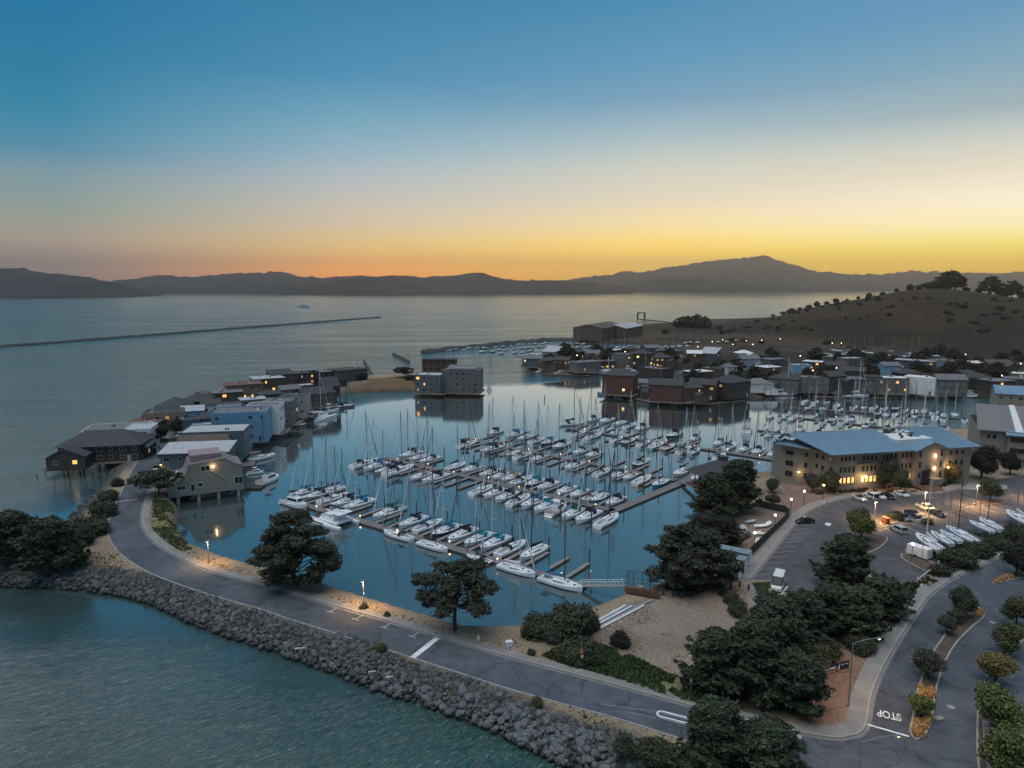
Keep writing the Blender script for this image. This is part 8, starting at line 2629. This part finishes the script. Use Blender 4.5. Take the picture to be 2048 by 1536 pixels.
for kd, pt, px, py, rz, lb in [
 ('convertible', 'car_white', 1719, 1000, LOTA, 'white car with dark soft top at the end of the row by the office'),
 ('jeep', 'car_white', 1742, 997, LOTA + math.pi, 'white boxy off-roader with spare wheel on its tail'),
 ('sedan', 'car_white', 1757, 996, LOTA, 'white saloon between the boxy off-roader and the black car'),
 ('sedan', 'car_black', 1774, 996, LOTA, 'black saloon in the row by the office'),
 ('sedan', 'car_white', 1803, 992, LOTA, 'white saloon parked by itself near the entrance steps'),
 ('sedan', 'car_black', 1610, 1046, along((1592, 1044), (1628, 1042)) + math.pi, 'black saloon in the stalls along the paved walk'),
 ('pickup', 'car_white', 1852, 1020, LOTA, 'white pickup truck parked beside a golden shrub'),
 ('sedan', 'car_blue', 1826, 1031, LOTA, 'blue grey saloon beside the white pickup'),
 ('sedan', 'car_grey', 1806, 1039, LOTA, 'dark grey saloon half hidden by the island bush'),
 ('suv', 'car_silver', 1796, 1064, LOTA + math.pi, 'pale silver estate car alone behind the yellow green tree'),
 ('sedan', 'car_black', 1872, 1030, LOTA, 'black car mostly hidden behind the golden shrub'),
 ('van', 'car_white', 1556, 1174, along((1560, 1160), (1551, 1185)), 'white delivery van parked at the end of the lot by the grass'),
 ('suv', 'car_white', 1737, 1170, along((1730, 1168), (1750, 1176)), 'white car half hidden by bushes at the lot edge'),
 ('sedan', 'car_white', 312, 946, along((312, 955), (310, 935)) - 0.1, 'white car parked on the peninsula road'),
 ('sedan', 'car_black', 314, 934, along((312, 955), (310, 935)) - 0.1, 'dark car parked behind the white one on the peninsula road'),
 ('suv', 'car_white', 366, 872, R(60), 'white car in front of the dark green garage'),
 ('sedan', 'car_black', 330, 884, R(60), 'dark car in the driveway of the white house'),
]:
 car(kd, pt, lb, P(px, py) + CZ, rz)
# keelboats stored ashore on trailers
def trailer(label, loc, rz, L):
 o = thing('boat_trailer', label, 'boat trailer', loc, rz, 'boat trailers on the lot')
 k = MB()
 for s_ in (-0.7, 0.7):
  k.box((0, s_, 0.55), (L * 0.8, 0.1, 0.12))
 for x in (-L * 0.3, 0, L * 0.3):
  k.box((x, 0, 0.55), (0.1, 1.5, 0.11))
 k.build('frame', M['steel'], o)
 for x in (-L * 0.12, L * 0.02):
  for s_ in (-1, 1):
   MB().tube((0, -0.1, 0), (0, 0.1, 0), 0.33, n=10).build('wheel', M['rubber'], o, (x, s_ * 0.95, 0.33))
 for x in (-L * 0.25, L * 0.2):
  for s_ in (-1, 1):
   MB().tube((0, 0, 0.5), (0, s_ * -0.1, 1.5), 0.05, n=4).build('post', M['steel'], o, (x, s_ * 0.85, 0))
 MB().tube((L * 0.4, 0, 0.5), (L * 0.55, 0, 0.45), 0.07, n=5).build('hitch', M['steel'], o)
 return o
KB = dict(hullm='gel_white', dodger=None, jib=None, keel=True)
for i, (bow, stern, st_, lb) in enumerate([
 ((1832, 1075), (1882, 1108), dict(cover='canvas_white', mast='mast_white', hullm='gel_cream'), 'grey decked keelboat with white mast on a trailer beside the white box trailer'),
 ((1862, 1069), (1902, 1094), dict(cover=None, mast='mast_alloy', hullm='gel_grey'), 'grey topped keelboat ashore, second from the white box trailer'),
 ((1878, 1066), (1920, 1088), dict(cover='canvas_blue', mast='mast_alloy'), 'white keelboat with blue cockpit cover stored ashore'),
 ((1892, 1060), (1950, 1090), dict(cover=None, mast='mast_black', stripe='gel_blue'), 'long white keelboat with blue stripe and tall dark mast ashore'),
 ((1938, 1047), (1984, 1068), dict(cover=None, mast='mast_alloy', stripe='gel_white'), 'narrow white keelboat under a fitted cover, ashore by the lot line'),
 ((1957, 1041), (2000, 1064), dict(cover=None, mast='mast_black', stripe='gel_grey'), 'narrow white keelboat with dark mast beside the covered one'),
 ((2012, 1028), (2062, 1056), dict(cover='canvas_white', mast='mast_alloy', stripe='gel_navy'), 'white keelboat on its keel stored apart at the right'),
]):
 p, q = P(*bow, G + 1.6), P(*stern, G + 1.6)
 c = (p + q) / 2
 L = (p - q).length
 rz = math.atan2((p - q).y, (p - q).x)
 kw = dict(KB)
 kw.update(st_)
 f = min(1.15, L / 10.0)
 o = boat(SAIL(**kw), lb, (c.x, c.y, G + 1.75), rz, L / 11.0, 'keelboats stored ashore')
 trailer(f'steel boat trailer under the stored keelboats, {ORD[i]} from the white box trailer', (c.x, c.y, G + 0.03), rz, L)
tr = thing('box_trailer', 'white enclosed box trailer at the end of the stored keelboats', 'trailer', P(1838, 1114) + CZ, along((1820, 1108), (1850, 1118)))
MB().box((0, 0, 1.45), (4.6, 2.1, 2.1), 0, 0.98).build('body', M['white_paint'], tr)
MB().box((2.31, 0, 1.4), (0.04, 1.7, 1.8)).build('door', M['gel_white'], tr)
for s_ in (-1, 1):
 MB().tube((0, -0.1, 0), (0, 0.1, 0), 0.36, n=10).build('wheel', M['rubber'], tr, (-0.3, s_ * 1.08, 0.36))
MB().tube((-2.3, 0, 0.5), (-3.4, 0, 0.45), 0.06, n=5).build('hitch', M['steel'], tr)
# ================================================================== STREET FURNITURE
def light(o, loc, energy, col=(1, 0.56, 0.22), size=0.15, spot=False):
 l = bpy.data.lights.new('lamp_light', 'SPOT' if spot else 'POINT')
 l.energy = energy
 l.color = col
 l.shadow_soft_size = size
 if spot:
  l.spot_size = R(140)
  l.spot_blend = 0.6
 return link('lamp_light', l, o, loc)
def cobra(label, loc, rz, h=9.2, arm=3.2, energy=260):
 o = thing('street_lamp', label, 'street lamp', loc, rz, 'street lamps')
 MB().tube((0, 0, 0), (0, 0, h), 0.12, 0.08, 8).build('pole', M['steel'], o)
 MB().tube((0, 0, 0), (0, 0, 0.4), 0.2, 0.17, 8).build('base', M['steel'], o)
 k = MB()
 pr = Vector((0, 0, h - 0.1))
 for i in range(1, 7):
  t = i / 6
  q = Vector((arm * t, 0, h - 0.1 + 0.35 * math.sin(t * math.pi * 0.75)))
  k.tube(pr, q, 0.055, n=5)
  pr = q
 k.build('arm', M['steel'], o)
 MB().box((arm + 0.3, 0, h + 0.16), (0.85, 0.32, 0.18), 0, 0.7).build('head', M['steel'], o)
 MB().ball((arm + 0.35, 0, h + 0.06), 0.19, 8, 4, (1.3, 0.8, 0.7)).build('bulb', M['lamp_glow'], o)
 light(o, (arm + 0.35, 0, h - 0.35), energy, spot=True)
 return o
cobra('tall steel street lamp with curved arm over the side street corner', P(1697, 1412), along((1697, 1412), (1742, 1404)), 9.5, 4.0, 1500)
cobra('street lamp with curved arm at the lower edge of the junction', P(1712, 1640), along((1712, 1640), (1760, 1632)), 9.5, 4.2, 1500)
def post_lamp(label, loc, h, energy, kind='shoe', glow='lamp_glow', rz=0.0, col=(1, 0.56, 0.22)):
 o = thing('lamp_post', label, 'lamp post', loc, rz, 'lamp posts')
 MB().tube((0, 0, 0), (0, 0, h), 0.09, 0.06, 7).build('pole', M['steel_dark' if kind == 'globe' else 'steel'], o)
 MB().tube((0, 0, 0), (0, 0, 0.5), 0.17, 0.14, 7).build('base', M['concrete'], o)
 if kind == 'globe':
  MB().ball((0, 0, h + 0.25), 0.27, 10, 6).build('globe', M[glow], o)
  MB().tube((0, 0, h + 0.48), (0, 0, h + 0.62), 0.2, 0.03, 8).build('cap', M['steel_dark'], o)
  if energy:
   light(o, (0, 0, h + 0.85), energy, col, 0.27)
 else:
  MB().box((0.3, 0, h + 0.02), (0.8, 0.4, 0.2)).build('head', M['steel'], o)
  MB().box((0.32, 0, h - 0.12), (0.55, 0.3, 0.08)).build('bulb', M[glow], o)
  if energy:
   light(o, (0.32, 0, h - 0.35), energy, col, 0.2, spot=True)
 return o
o = post_lamp('lit lamp post with a small sign on the marina verge, glowing on the road', P(728, 1216), 5.4, 2600, rz=along((728, 1216), (715, 1232)))
MB().box((0, 0.08, 2.6), (0.5, 0.06, 0.62)).build('sign', M['trim'], o)
post_lamp('lit lamp post at the road bend below the curved beige house', P(418, 1126), 5.0, 2000, rz=along((418, 1126), (408, 1140)))
post_lamp('lit lamp post beside the parked cars on the peninsula road', P(326, 958), 4.6, 700, rz=R(200))
post_lamp('lamp post by the paved walk with tall lit globe', P(1607, 1013), 4.0, 390, 'globe', 'lamp_white')
post_lamp('lamp post with dim globe at the corner of the fenced yard', P(1581, 1030), 4.0, 24, 'globe', 'lamp_white')
post_lamp('lit globe lamp before the office ground floor', P(1646, 1000), 4.0, 360, 'globe', 'lamp_glow')
post_lamp('lit globe lamp inside the yard beside the white dinghies', P(1549, 1064), 4.0, 180, 'globe', 'lamp_white')
post_lamp('lit globe lamp in the middle of the fenced yard', P(1508, 1102), 4.0, 180, 'globe', 'lamp_glow')
post_lamp('lit globe lamp before the grey storage lockers', P(1456, 1166), 4.6, 270, 'globe', 'lamp_glow')
post_lamp('lit globe lamp beneath the spreading pine at the water', P(1338, 1168), 4.2, 210, 'globe', 'lamp_glow')
post_lamp('lamp post by the white box trailer', P(1823, 1122), 3.6, 120, 'globe', 'lamp_white')
for i, (px, py, h, lb) in enumerate([(1748, 1042, 5.2, 'parking lot lamp beside the yellow green tree'), (1848, 1024, 5.6, 'parking lot lamp behind the white pickup'), (1951, 1012, 6.0, 'parking lot lamp on the far island'), (2080, 1000, 6.0, 'parking lot lamp beyond the right edge stalls')]):
 post_lamp(lb, P(px, py), h, 8000, rz=LOTA)
post_lamp('lamp shining down on the entrance tree of the office', P(1810, 980), 3.4, 360, 'globe', 'lamp_glow')
post_lamp('slim lamp glowing in the yellow tree right of the office door', P(1893, 970), 5.2, 360, 'globe', 'lamp_glow')
for i, (px, py) in enumerate([(1424, 694), (1445, 690), (1492, 692), (1523, 691), (1560, 688), (1465, 700), (1505, 700), (1664, 697), (1682, 697), (1154, 724), (1930, 722), (2040, 742), (1600, 725), (1395, 705), (1250, 716), (1335, 708), (1512, 747), (1625, 757), (1870, 762), (2002, 768)]):
 post_lamp(f'small lit lamp among the houses across the marina, {ORD[i]} of the far lamps', P(px, py, 2.4), 5.0, 260 if i in (0, 1, 2, 4) else 0, 'globe', 'lamp_glow' if i % 3 else 'lamp_white')
# bollards, hydrants, boxes
for i, (px, py) in enumerate([(1327, 1191), (1346, 1193), (1363, 1196), (1379, 1192), (1396, 1187), (1430, 1181), (1461, 1177), (1479, 1174), (1497, 1180)]):
 o = thing('bollard', f'dark wooden bollard along the gangway path, {ORD[i]} from the water', 'bollard', P(px, py), 0.3, 'bollards along the path')
 MB().box((0, 0, 0.55), (0.28, 0.28, 1.1)).build('post', M['pile_wood'], o)
 MB().box((0, 0, 1.13), (0.24, 0.24, 0.08), 0, 0.6).build('cap', M['pile_wood'], o)
for px, py, lb in ((957, 1281, 'white fire hydrant on the dry verge near the open pine'), (1649, 1009, 'white fire hydrant at the bend of the lot kerb')):
 o = thing('fire_hydrant', lb, 'fire hydrant', P(px, py), 0)
 MB().tube((0, 0, 0), (0, 0, 0.75), 0.17, 0.15, 8).build('barrel', M['white_paint'], o)
 MB().ball((0, 0, 0.75), 0.19, 8, 4, zmin=0).build('bonnet', M['white_paint'], o)
 for s_ in (-1, 1):
  MB().tube((0, 0, 0.5), (s_ * 0.28, 0, 0.5), 0.09, n=6).build('outlet', M['white_paint'], o)
o = thing('utility_box', 'white utility box on the verge before the marina bushes', 'utility box', P(1018, 1292), 0.3)
MB().box((0, 0, 0.4), (1.0, 0.7, 0.8)).build('cabinet', M['white_paint'], o)
MB().box((0, 0, 0.83), (1.1, 0.8, 0.08)).build('lid', M['white_paint'], o)
for px, py, lb in ((972, 1290, 'pale concrete slab cover on the verge by the hydrant'), (692, 1211, 'pale concrete slab cover under the lit lamp post'), (1158, 1342, 'pale slab at the foot of the bus stop pole'), (1024, 1306, 'grey paved pad beside the white utility box')):
 o = tag(MB().box((0, 0, 0.09), (1.3, 0.9, 0.18)).build('slab_cover', M['kerb'], None, P(px, py) + Vector((0, 0, 0.0)), 0.6), lb, 'slab cover', 'slab covers on the verge')
o = thing('bus_stop_pole', 'bus stop pole with an orange sign at the pavement edge', 'pole', P(1163, 1337), 0)
MB().tube((0, 0, 0), (0, 0, 4.4), 0.06, 0.05, 6).build('pole', M['steel'], o)
MB().box((0.0, -0.06, 2.9), (0.45, 0.05, 0.8)).build('sign', M['orange'], o)
MB().box((0.05, -0.06, 2.0), (0.4, 0.05, 0.45)).build('notice', M['trim'], o)
for i, (px, py, h, lb) in enumerate([(664, 1264, 2.0, 'thin sign post on the riprap side of the road'), (237, 1107, 2.2, 'thin white marker post at the outside of the bend'), (1381, 1392, 2.6, 'thin steel post at the foot of the dark cypresses'), (1463, 1092 + 70, 2.2, 'thin post beside the storage lockers'), (333, 1085, 1.0, 'short white marker post on the grass of the bend')]):
 o = thing('marker_post', lb, 'post', P(px, py), 0)
 MB().tube((0, 0, 0), (0, 0, h), 0.05, n=6).build('pole', M['steel'], o)
 MB().box((0, 0, h - 0.2), (0.3, 0.04, 0.4)).build('plate', M['trim'], o)
# U shaped white splitter kerb in the road with a reflector post
pa, pb_ = P(1313, 1428), P(1420, 1456)
t = (pb_ - pa).normalized()
nn = Vector((-t.y, t.x, 0))
ring = []
for i in range(13):
 a_ = math.pi / 2 + math.pi * i / 12
 ring.append(pa + t * (0.75 + 0.75 * math.cos(a_)) + nn * (0.75 * math.sin(a_)))
ring = [pa + t * 9 + nn * 0.75] + ring + [pa + t * 9 - nn * 0.75]
o = thing('splitter_island', 'white U shaped kerb island in the middle of the road', 'traffic island', (0, 0, 0))
k = MB()
rin = offset([(v.x, v.y) for v in ring], 0.24)
rr_ = [(v.x, v.y) for v in ring]
k.strip(rr_, rin, G + 0.26)
k.strip(rr_, rr_, G + 0.0, G + 0.26)
k.strip(rin, rin, G + 0.26, G + 0.0)
k.build('kerb', M['white_paint'], o)
o = thing('reflector_post', 'amber reflector post at the end of the white kerb island', 'post', pa + t * 4.9, 0)
MB().tube((0, 0, 0), (0, 0, 0.9), 0.07, n=6).build('pole', M['white_paint'], o)
MB().box((0, 0, 0.95), (0.22, 0.08, 0.3)).build('reflector', M['orange'], o)
# banner sign
p, q = P(1649, 1352), P(1697, 1339)
bz_ = math.atan2((q - p).y, (q - p).x)
bl = (q - p).length
o = thing('banner_sign', 'dark blue banner with white lettering and sail between posts on the bare soil', 'banner', p, bz_)
MB().box((bl / 2, 0, 0.95), (bl, 0.06, 1.25)).build('panel', M['banner'], o)
MB().box((bl * 0.24, -0.04, 0.46), (bl * 0.44, 0.02, 0.22)).build('stripe', M['orange'], o)
letters('Brown', 'lettering', (bl * 0.24, -0.045, 1.02), 0, 0.78, M['gel_white'], upright=True, parent=o)
k = MB()
k.add([(bl * 0.53, -0.05, 0.65), (bl * 0.60, -0.05, 0.65), (bl * 0.60, -0.05, 1.5)], [(0, 1, 2)])
k.add([(bl * 0.50, -0.05, 0.5), (bl * 0.62, -0.05, 0.5), (bl * 0.61, -0.05, 0.6), (bl * 0.51, -0.05, 0.6)], [(0, 1, 2, 3)])
k.build('sail_emblem', M['gel_white'], o)
k = MB()
for i in range(2):
 k.box((bl * (0.72 + 0.16 * i), -0.045, 1.15), (bl * 0.12, 0.02, 0.16))
k.build('small_print', M['trim'], o)
for x in (0, bl / 2, bl):
 MB().tube((0, 0, -0.2), (0, 0, 1.6), 0.05, n=5).build('post', M['pile_wood'], o, (x, 0.07, 0))
# gangway and gate
ga, gb_ = W(1160, 1172, 0.6), P(1252, 1172, G + 0.3)
dv = gb_ - ga
gl_ = dv.length
o = thing('gangway', 'white truss gangway from the shore gate down to the roadside dock', 'gangway', ga, math.atan2(dv.y, dv.x))
slope = math.asin(dv.z / gl_)
o.rotation_euler = (0, -slope, math.atan2(dv.y, dv.x))
MB().box((gl_ / 2, 0, 0.05), (gl_, 1.3, 0.12)).build('deck', M['finger'], o)
for s_ in (-1, 1):
 k = MB()
 k.tube((0, s_ * 0.65, 1.1), (gl_, s_ * 0.65, 1.1), 0.05, n=5)
 n_ = 11
 for i in range(n_):
  x0, x1 = gl_ * i / n_, gl_ * (i + 1) / n_
  k.tube((x0, s_ * 0.65, 0.1), (x0, s_ * 0.65, 1.1), 0.035, n=4)
  k.tube((x0, s_ * 0.65, 0.1), (x1, s_ * 0.65, 1.1), 0.03, n=4)
 k.build('truss', M['white_paint'], o)
gp_ = P(1254, 1178, G + 0.3)
gq_ = P(1322, 1190, G + 0.3)
dv = gq_ - gp_
gl_ = dv.length
o = thing('gate_platform', 'timber gate platform with tall chain-link cage at the head of the gangway', 'gate', (gp_.x, gp_.y, G + 0.3), math.atan2(dv.y, dv.x))
for i in range(12):
 MB().box((0, 0, 0), (gl_ / 12 - 0.04, 3.2, 0.14)).build('plank', M['wood_red'], o, (gl_ * (i + 0.5) / 12, 0, 0))
for x in (0.3, 2.0):
 for s_ in (-1.1, 1.1):
  MB().tube((x, s_, -4.5), (x, s_, -0.1), 0.25, n=7).build('pile', M['pile_concrete'], o)
k = MB()
for x in (0, 0.9, 2.6, 4.2):
 k.tube((x, 1.5, 0), (x, 1.5, 3.3), 0.06, n=5)
k.tube((0, 1.5, 3.3), (4.2, 1.5, 3.3), 0.05, n=5)
k.tube((0, 1.5, 1.7), (4.2, 1.5, 1.7), 0.03, n=4)
for s_ in (-1.5, 0, 1.5):
 k.tube((0, s_, 0), (0, s_, 3.3), 0.06, n=5)
k.tube((0, -1.5, 3.3), (0, 1.5, 3.3), 0.05, n=5)
for i in range(16):
 k.tube((4.2 * i / 16, 1.5, 0.1), (4.2 * i / 16, 1.5, 3.3), 0.012, n=3)
k.build('cage', M['steel_dark'], o)
for s_ in (-1.55, 1.55):
 k = MB()
 for i in range(6):
  x = gl_ * (0.35 + 0.65 * i / 5) if s_ > 0 else gl_ * i / 5
  k.tube((x, s_, 0), (x, s_, 1.1), 0.05, n=4)
 k.tube((gl_ * (0.35 if s_ > 0 else 0), s_, 1.1), (gl_, s_, 1.1), 0.05, n=4)
 if s_ < 0:
  k.box((gl_ / 2, s_, 0.55), (gl_, 0.05, 0.9))
 k.build('railing', M['wood_red' if s_ < 0 else 'pile_wood'], o)
MB().box((gl_ * 0.42, -0.3, 0.6), (0.9, 0.9, 1.2)).build('bin', M['gel_tan'], o)
# second gangway to the pavilion
ga, gb_ = W(1362, 964, 0.6), P(1422, 985, G)
dv = gb_ - ga
gl_ = dv.length
o = thing('gangway', 'grey gangway from the pavilion deck to the wide walkway', 'gangway', ga)
o.rotation_euler = (0, -math.asin(dv.z / gl_), math.atan2(dv.y, dv.x))
MB().box((gl_ / 2, 0, 0.05), (gl_, 1.6, 0.12)).build('deck', M['finger'], o)
for s_ in (-1, 1):
 k = MB()
 k.tube((0, s_ * 0.8, 1.1), (gl_, s_ * 0.8, 1.1), 0.06, n=5)
 for i in range(13):
  k.tube((gl_ * i / 13, s_ * 0.8, 0.1), (gl_ * i / 13, s_ * 0.8, 1.1), 0.035, n=4)
 k.build('truss', M['steel'], o)
# swing gate of the lot
p, q = P(1834, 1168), P(1876, 1140)
o = thing('swing_gate', 'white tubular swing gate at the mouth of the parking lot', 'gate', p, math.atan2((q - p).y, (q - p).x))
gl_ = (q - p).length
MB().tube((0, 0, 0), (0, 0, 1.5), 0.11, n=7).build('post', M['white_paint'], o)
MB().tube((gl_, 0, 0), (gl_, 0, 2.0), 0.11, n=7).build('post', M['white_paint'], o)
MB().tube((0, 0, 0.9), (gl_ * 0.5, 0, 1.25), 0.07, n=6).build('arm', M['white_paint'], o)
MB().tube((gl_ * 0.5, 0, 1.25), (gl_, 0, 1.3), 0.07, n=6).build('arm', M['white_paint'], o)
MB().tube((gl_ * 0.5, 0, 1.2), (gl_, 0, 0.7), 0.05, n=6).build('brace', M['white_paint'], o)
line_px('road_marking', (1842, 1172), (1880, 1150), 0.4, 'paint', G + 0.03)
o = thing('flag_pole', 'bare thin mast pole behind the swing gate', 'pole', P(1841, 1152), 0)
MB().tube((0, 0, 0), (0, 0, 8.5), 0.08, 0.05, 6).build('pole', M['mast_alloy'], o)
MB().tube((0, 0, 0), (0, 0, 0.3), 0.2, 0.15, 6).build('base', M['concrete'], o)
# storage lockers, yard fence, pipes, dinghies
lr = along((1476, 1148), (1500, 1118))
for i, (px, py, ln, lb) in enumerate([(1456, 1154, 4.6, 'first grey blue storage locker, the one with a white roof hatch'), (1462, 1140, 6.0, 'middle one of the three grey blue storage lockers'), (1468, 1126, 6.6, 'last grey blue storage locker, next to the fenced yard')]):
 o = thing('storage_locker', lb, 'storage locker', P(px, py), lr, 'grey blue storage lockers')
 MB().box((0, 0, 1.5), (2.5, ln, 3.0)).build('body', M['locker'], o)
 MB().box((0, 0, 3.05), (2.7, ln + 0.1, 0.14)).build('roof', M['locker'], o)
 for s_ in (-1, 1):
  MB().box((0, 0, 0), (1.15, 0.06, 2.6)).build('door', M['white_paint'], o, (s_ * 0.6, -ln / 2 - 0.03, 1.4))
 if i == 0:
  MB().box((0.3, -1.0, 3.16), (1.2, 1.0, 0.08)).build('hatch', M['white_paint'], o)
fl_ = smooth_line(wpoly([(1500, 1112), (1530, 1083), (1578, 1033), (1550, 1022), (1510, 1013)]), 2.4)
o = thing('yard_fence', 'green screened chain-link fence around the boat yard', 'fence', (0, 0, 0))
for i in range(len(fl_) - 1):
 a_, b_ = Vector((*fl_[i], G)), Vector((*fl_[i + 1], G))
 d_ = b_ - a_
 MB().box((0, 0, 0), (d_.length, 0.04, 1.9)).build('panel', M['mesh_green'], o, (a_ + b_) / 2 + Vector((0, 0, 1.0)), math.atan2(d_.y, d_.x))
 MB().tube((0, 0, 0), (0, 0, 2.1), 0.05, n=5).build('post', M['steel_dark'], o, a_)
def dinghy(label, loc, rz, L, m, grp='dinghies in the fenced yard'):
 o = thing('dinghy', label, 'dinghy', loc, rz, grp)
 hull, deck, sp, st = hull_parts(L, 0.4 * L, 0.14 * L, 0.11 * L, transom=0.8)
 hull.build('hull', M[m], o, (0, 0, 0.25), smooth=True)
 deck.build('cover', M[m], o, (0, 0, 0.25))
 return o
for i, (px, py, rz, L, m, lb) in enumerate([(1523, 1055, 0.2, 3.8, 'gel_white', 'white dinghy upturned beside the yard lamp'), (1537, 1050, 1.0, 3.2, 'gel_white', 'second white dinghy close to the yard lamp'), (1514, 1068, 0.4, 2.6, 'gel_white', 'small white dinghy in the middle of the yard'), (1520, 1070, 0.0, 2.4, 'gel_white', 'tiny white tender in the middle of the yard'), (1470, 1086, 1.0, 4.0, 'gel_blue', 'blue dinghy at the water side of the yard'), (1480, 1080, 0.4, 3.4, 'gel_dark', 'dark dinghy at the water side of the yard'), (1516, 1086, 1.2, 3.6, 'gel_cream', 'cream dinghy along the yard fence'), (1487, 1060, 1.4, 4.2, 'gel_grey', 'grey dinghy under the yard trees'), (1494, 1074, 0.8, 3.4, 'gel_dark', 'dark inflatable dinghy among the yard clutter'), (1502, 1046, 0.5, 3.4, 'gel_grey', 'grey dinghy at the top of the yard')]):
 dinghy(lb, P(px, py), rz, L, m)
for i, (a, b) in enumerate([((1178, 1256), (1258, 1212)), ((1184, 1257), (1264, 1214)), ((1196, 1258), (1282, 1212)), ((1200, 1259), (1288, 1213)), ((1282, 1212), (1306, 1202)), ((1184, 1250), (1250, 1213))]):
 p, q = P(*a), P(*b)
 d_ = q - p
 o = tag(MB().tube((-d_.length / 2, 0, 0.2), (d_.length / 2, 0, 0.2), 0.2, n=8).build('pipe', M['white_paint' if i % 2 else 'pile_concrete'], None, (p + q) / 2, math.atan2(d_.y, d_.x)), f'long white pipe lying on the dirt by the water, {ORD[i]} of the stack', 'pipe', 'white pipes on the dirt lot')
o = thing('utility_cabinet', 'brick red box in the parking lot beside the island bush', 'cabinet', P(1771, 1048) + Vector((0, 0, 0.15)), LOTA)
MB().box((0, 0, 0.75), (1.7, 1.0, 1.5)).build('cabinet', M['brick_red'], o)
MB().box((0, 0, 1.54), (1.8, 1.1, 0.08)).build('lid', M['brick_red'], o)
rl_ = smooth_line(wpoly([(1545, 958), (1555, 975), (1572, 990)]), 1.5)
o = thing('waterside_railing', 'white railing along the waterside path by the office corner', 'railing', (0, 0, 0))
for i in range(len(rl_) - 1):
 a_, b_ = Vector((*rl_[i], G)), Vector((*rl_[i + 1], G))
 MB().tube((0, 0, 0), (0, 0, 1.1), 0.05, n=5).build('post', M['white_paint'], o, a_)
 MB().tube(a_ + Vector((0, 0, 1.1)), b_ + Vector((0, 0, 1.1)), 0.045, n=5).build('rail', M['white_paint'], o)
# seabird on the water and driftwood on the rocks
o = thing('gull', 'white gull sitting on the marina water by the verge', 'bird', W(974, 1261))
MB().ball((0, 0, 0.12), 0.22, 8, 5, (1.5, 0.7, 0.7)).build('body', M['gel_white'], o)
MB().ball((0.26, 0, 0.34), 0.10, 6, 4).build('head', M['gel_white'], o)
MB().tube((0.34, 0, 0.34), (0.46, 0, 0.32), 0.03, 0.01, 4).build('beak', M['orange'], o)
for i, (a, b, lb) in enumerate([((589, 1303), (611, 1301), 'pale driftwood log across the rocks'), ((737, 1350), (752, 1348), 'short pale driftwood log on the rocks'), ((772, 1361), (786, 1359), 'pale plank stranded low on the rocks')]):
 p, q = P(*a, 2.0), P(*b, 2.0)
 tag(MB().tube(p + Vector((0, 0, 0.5)), q + Vector((0, 0, 0.5)), 0.13, 0.09, 6).build('driftwood_log', M['trim'], None), lb, 'driftwood')
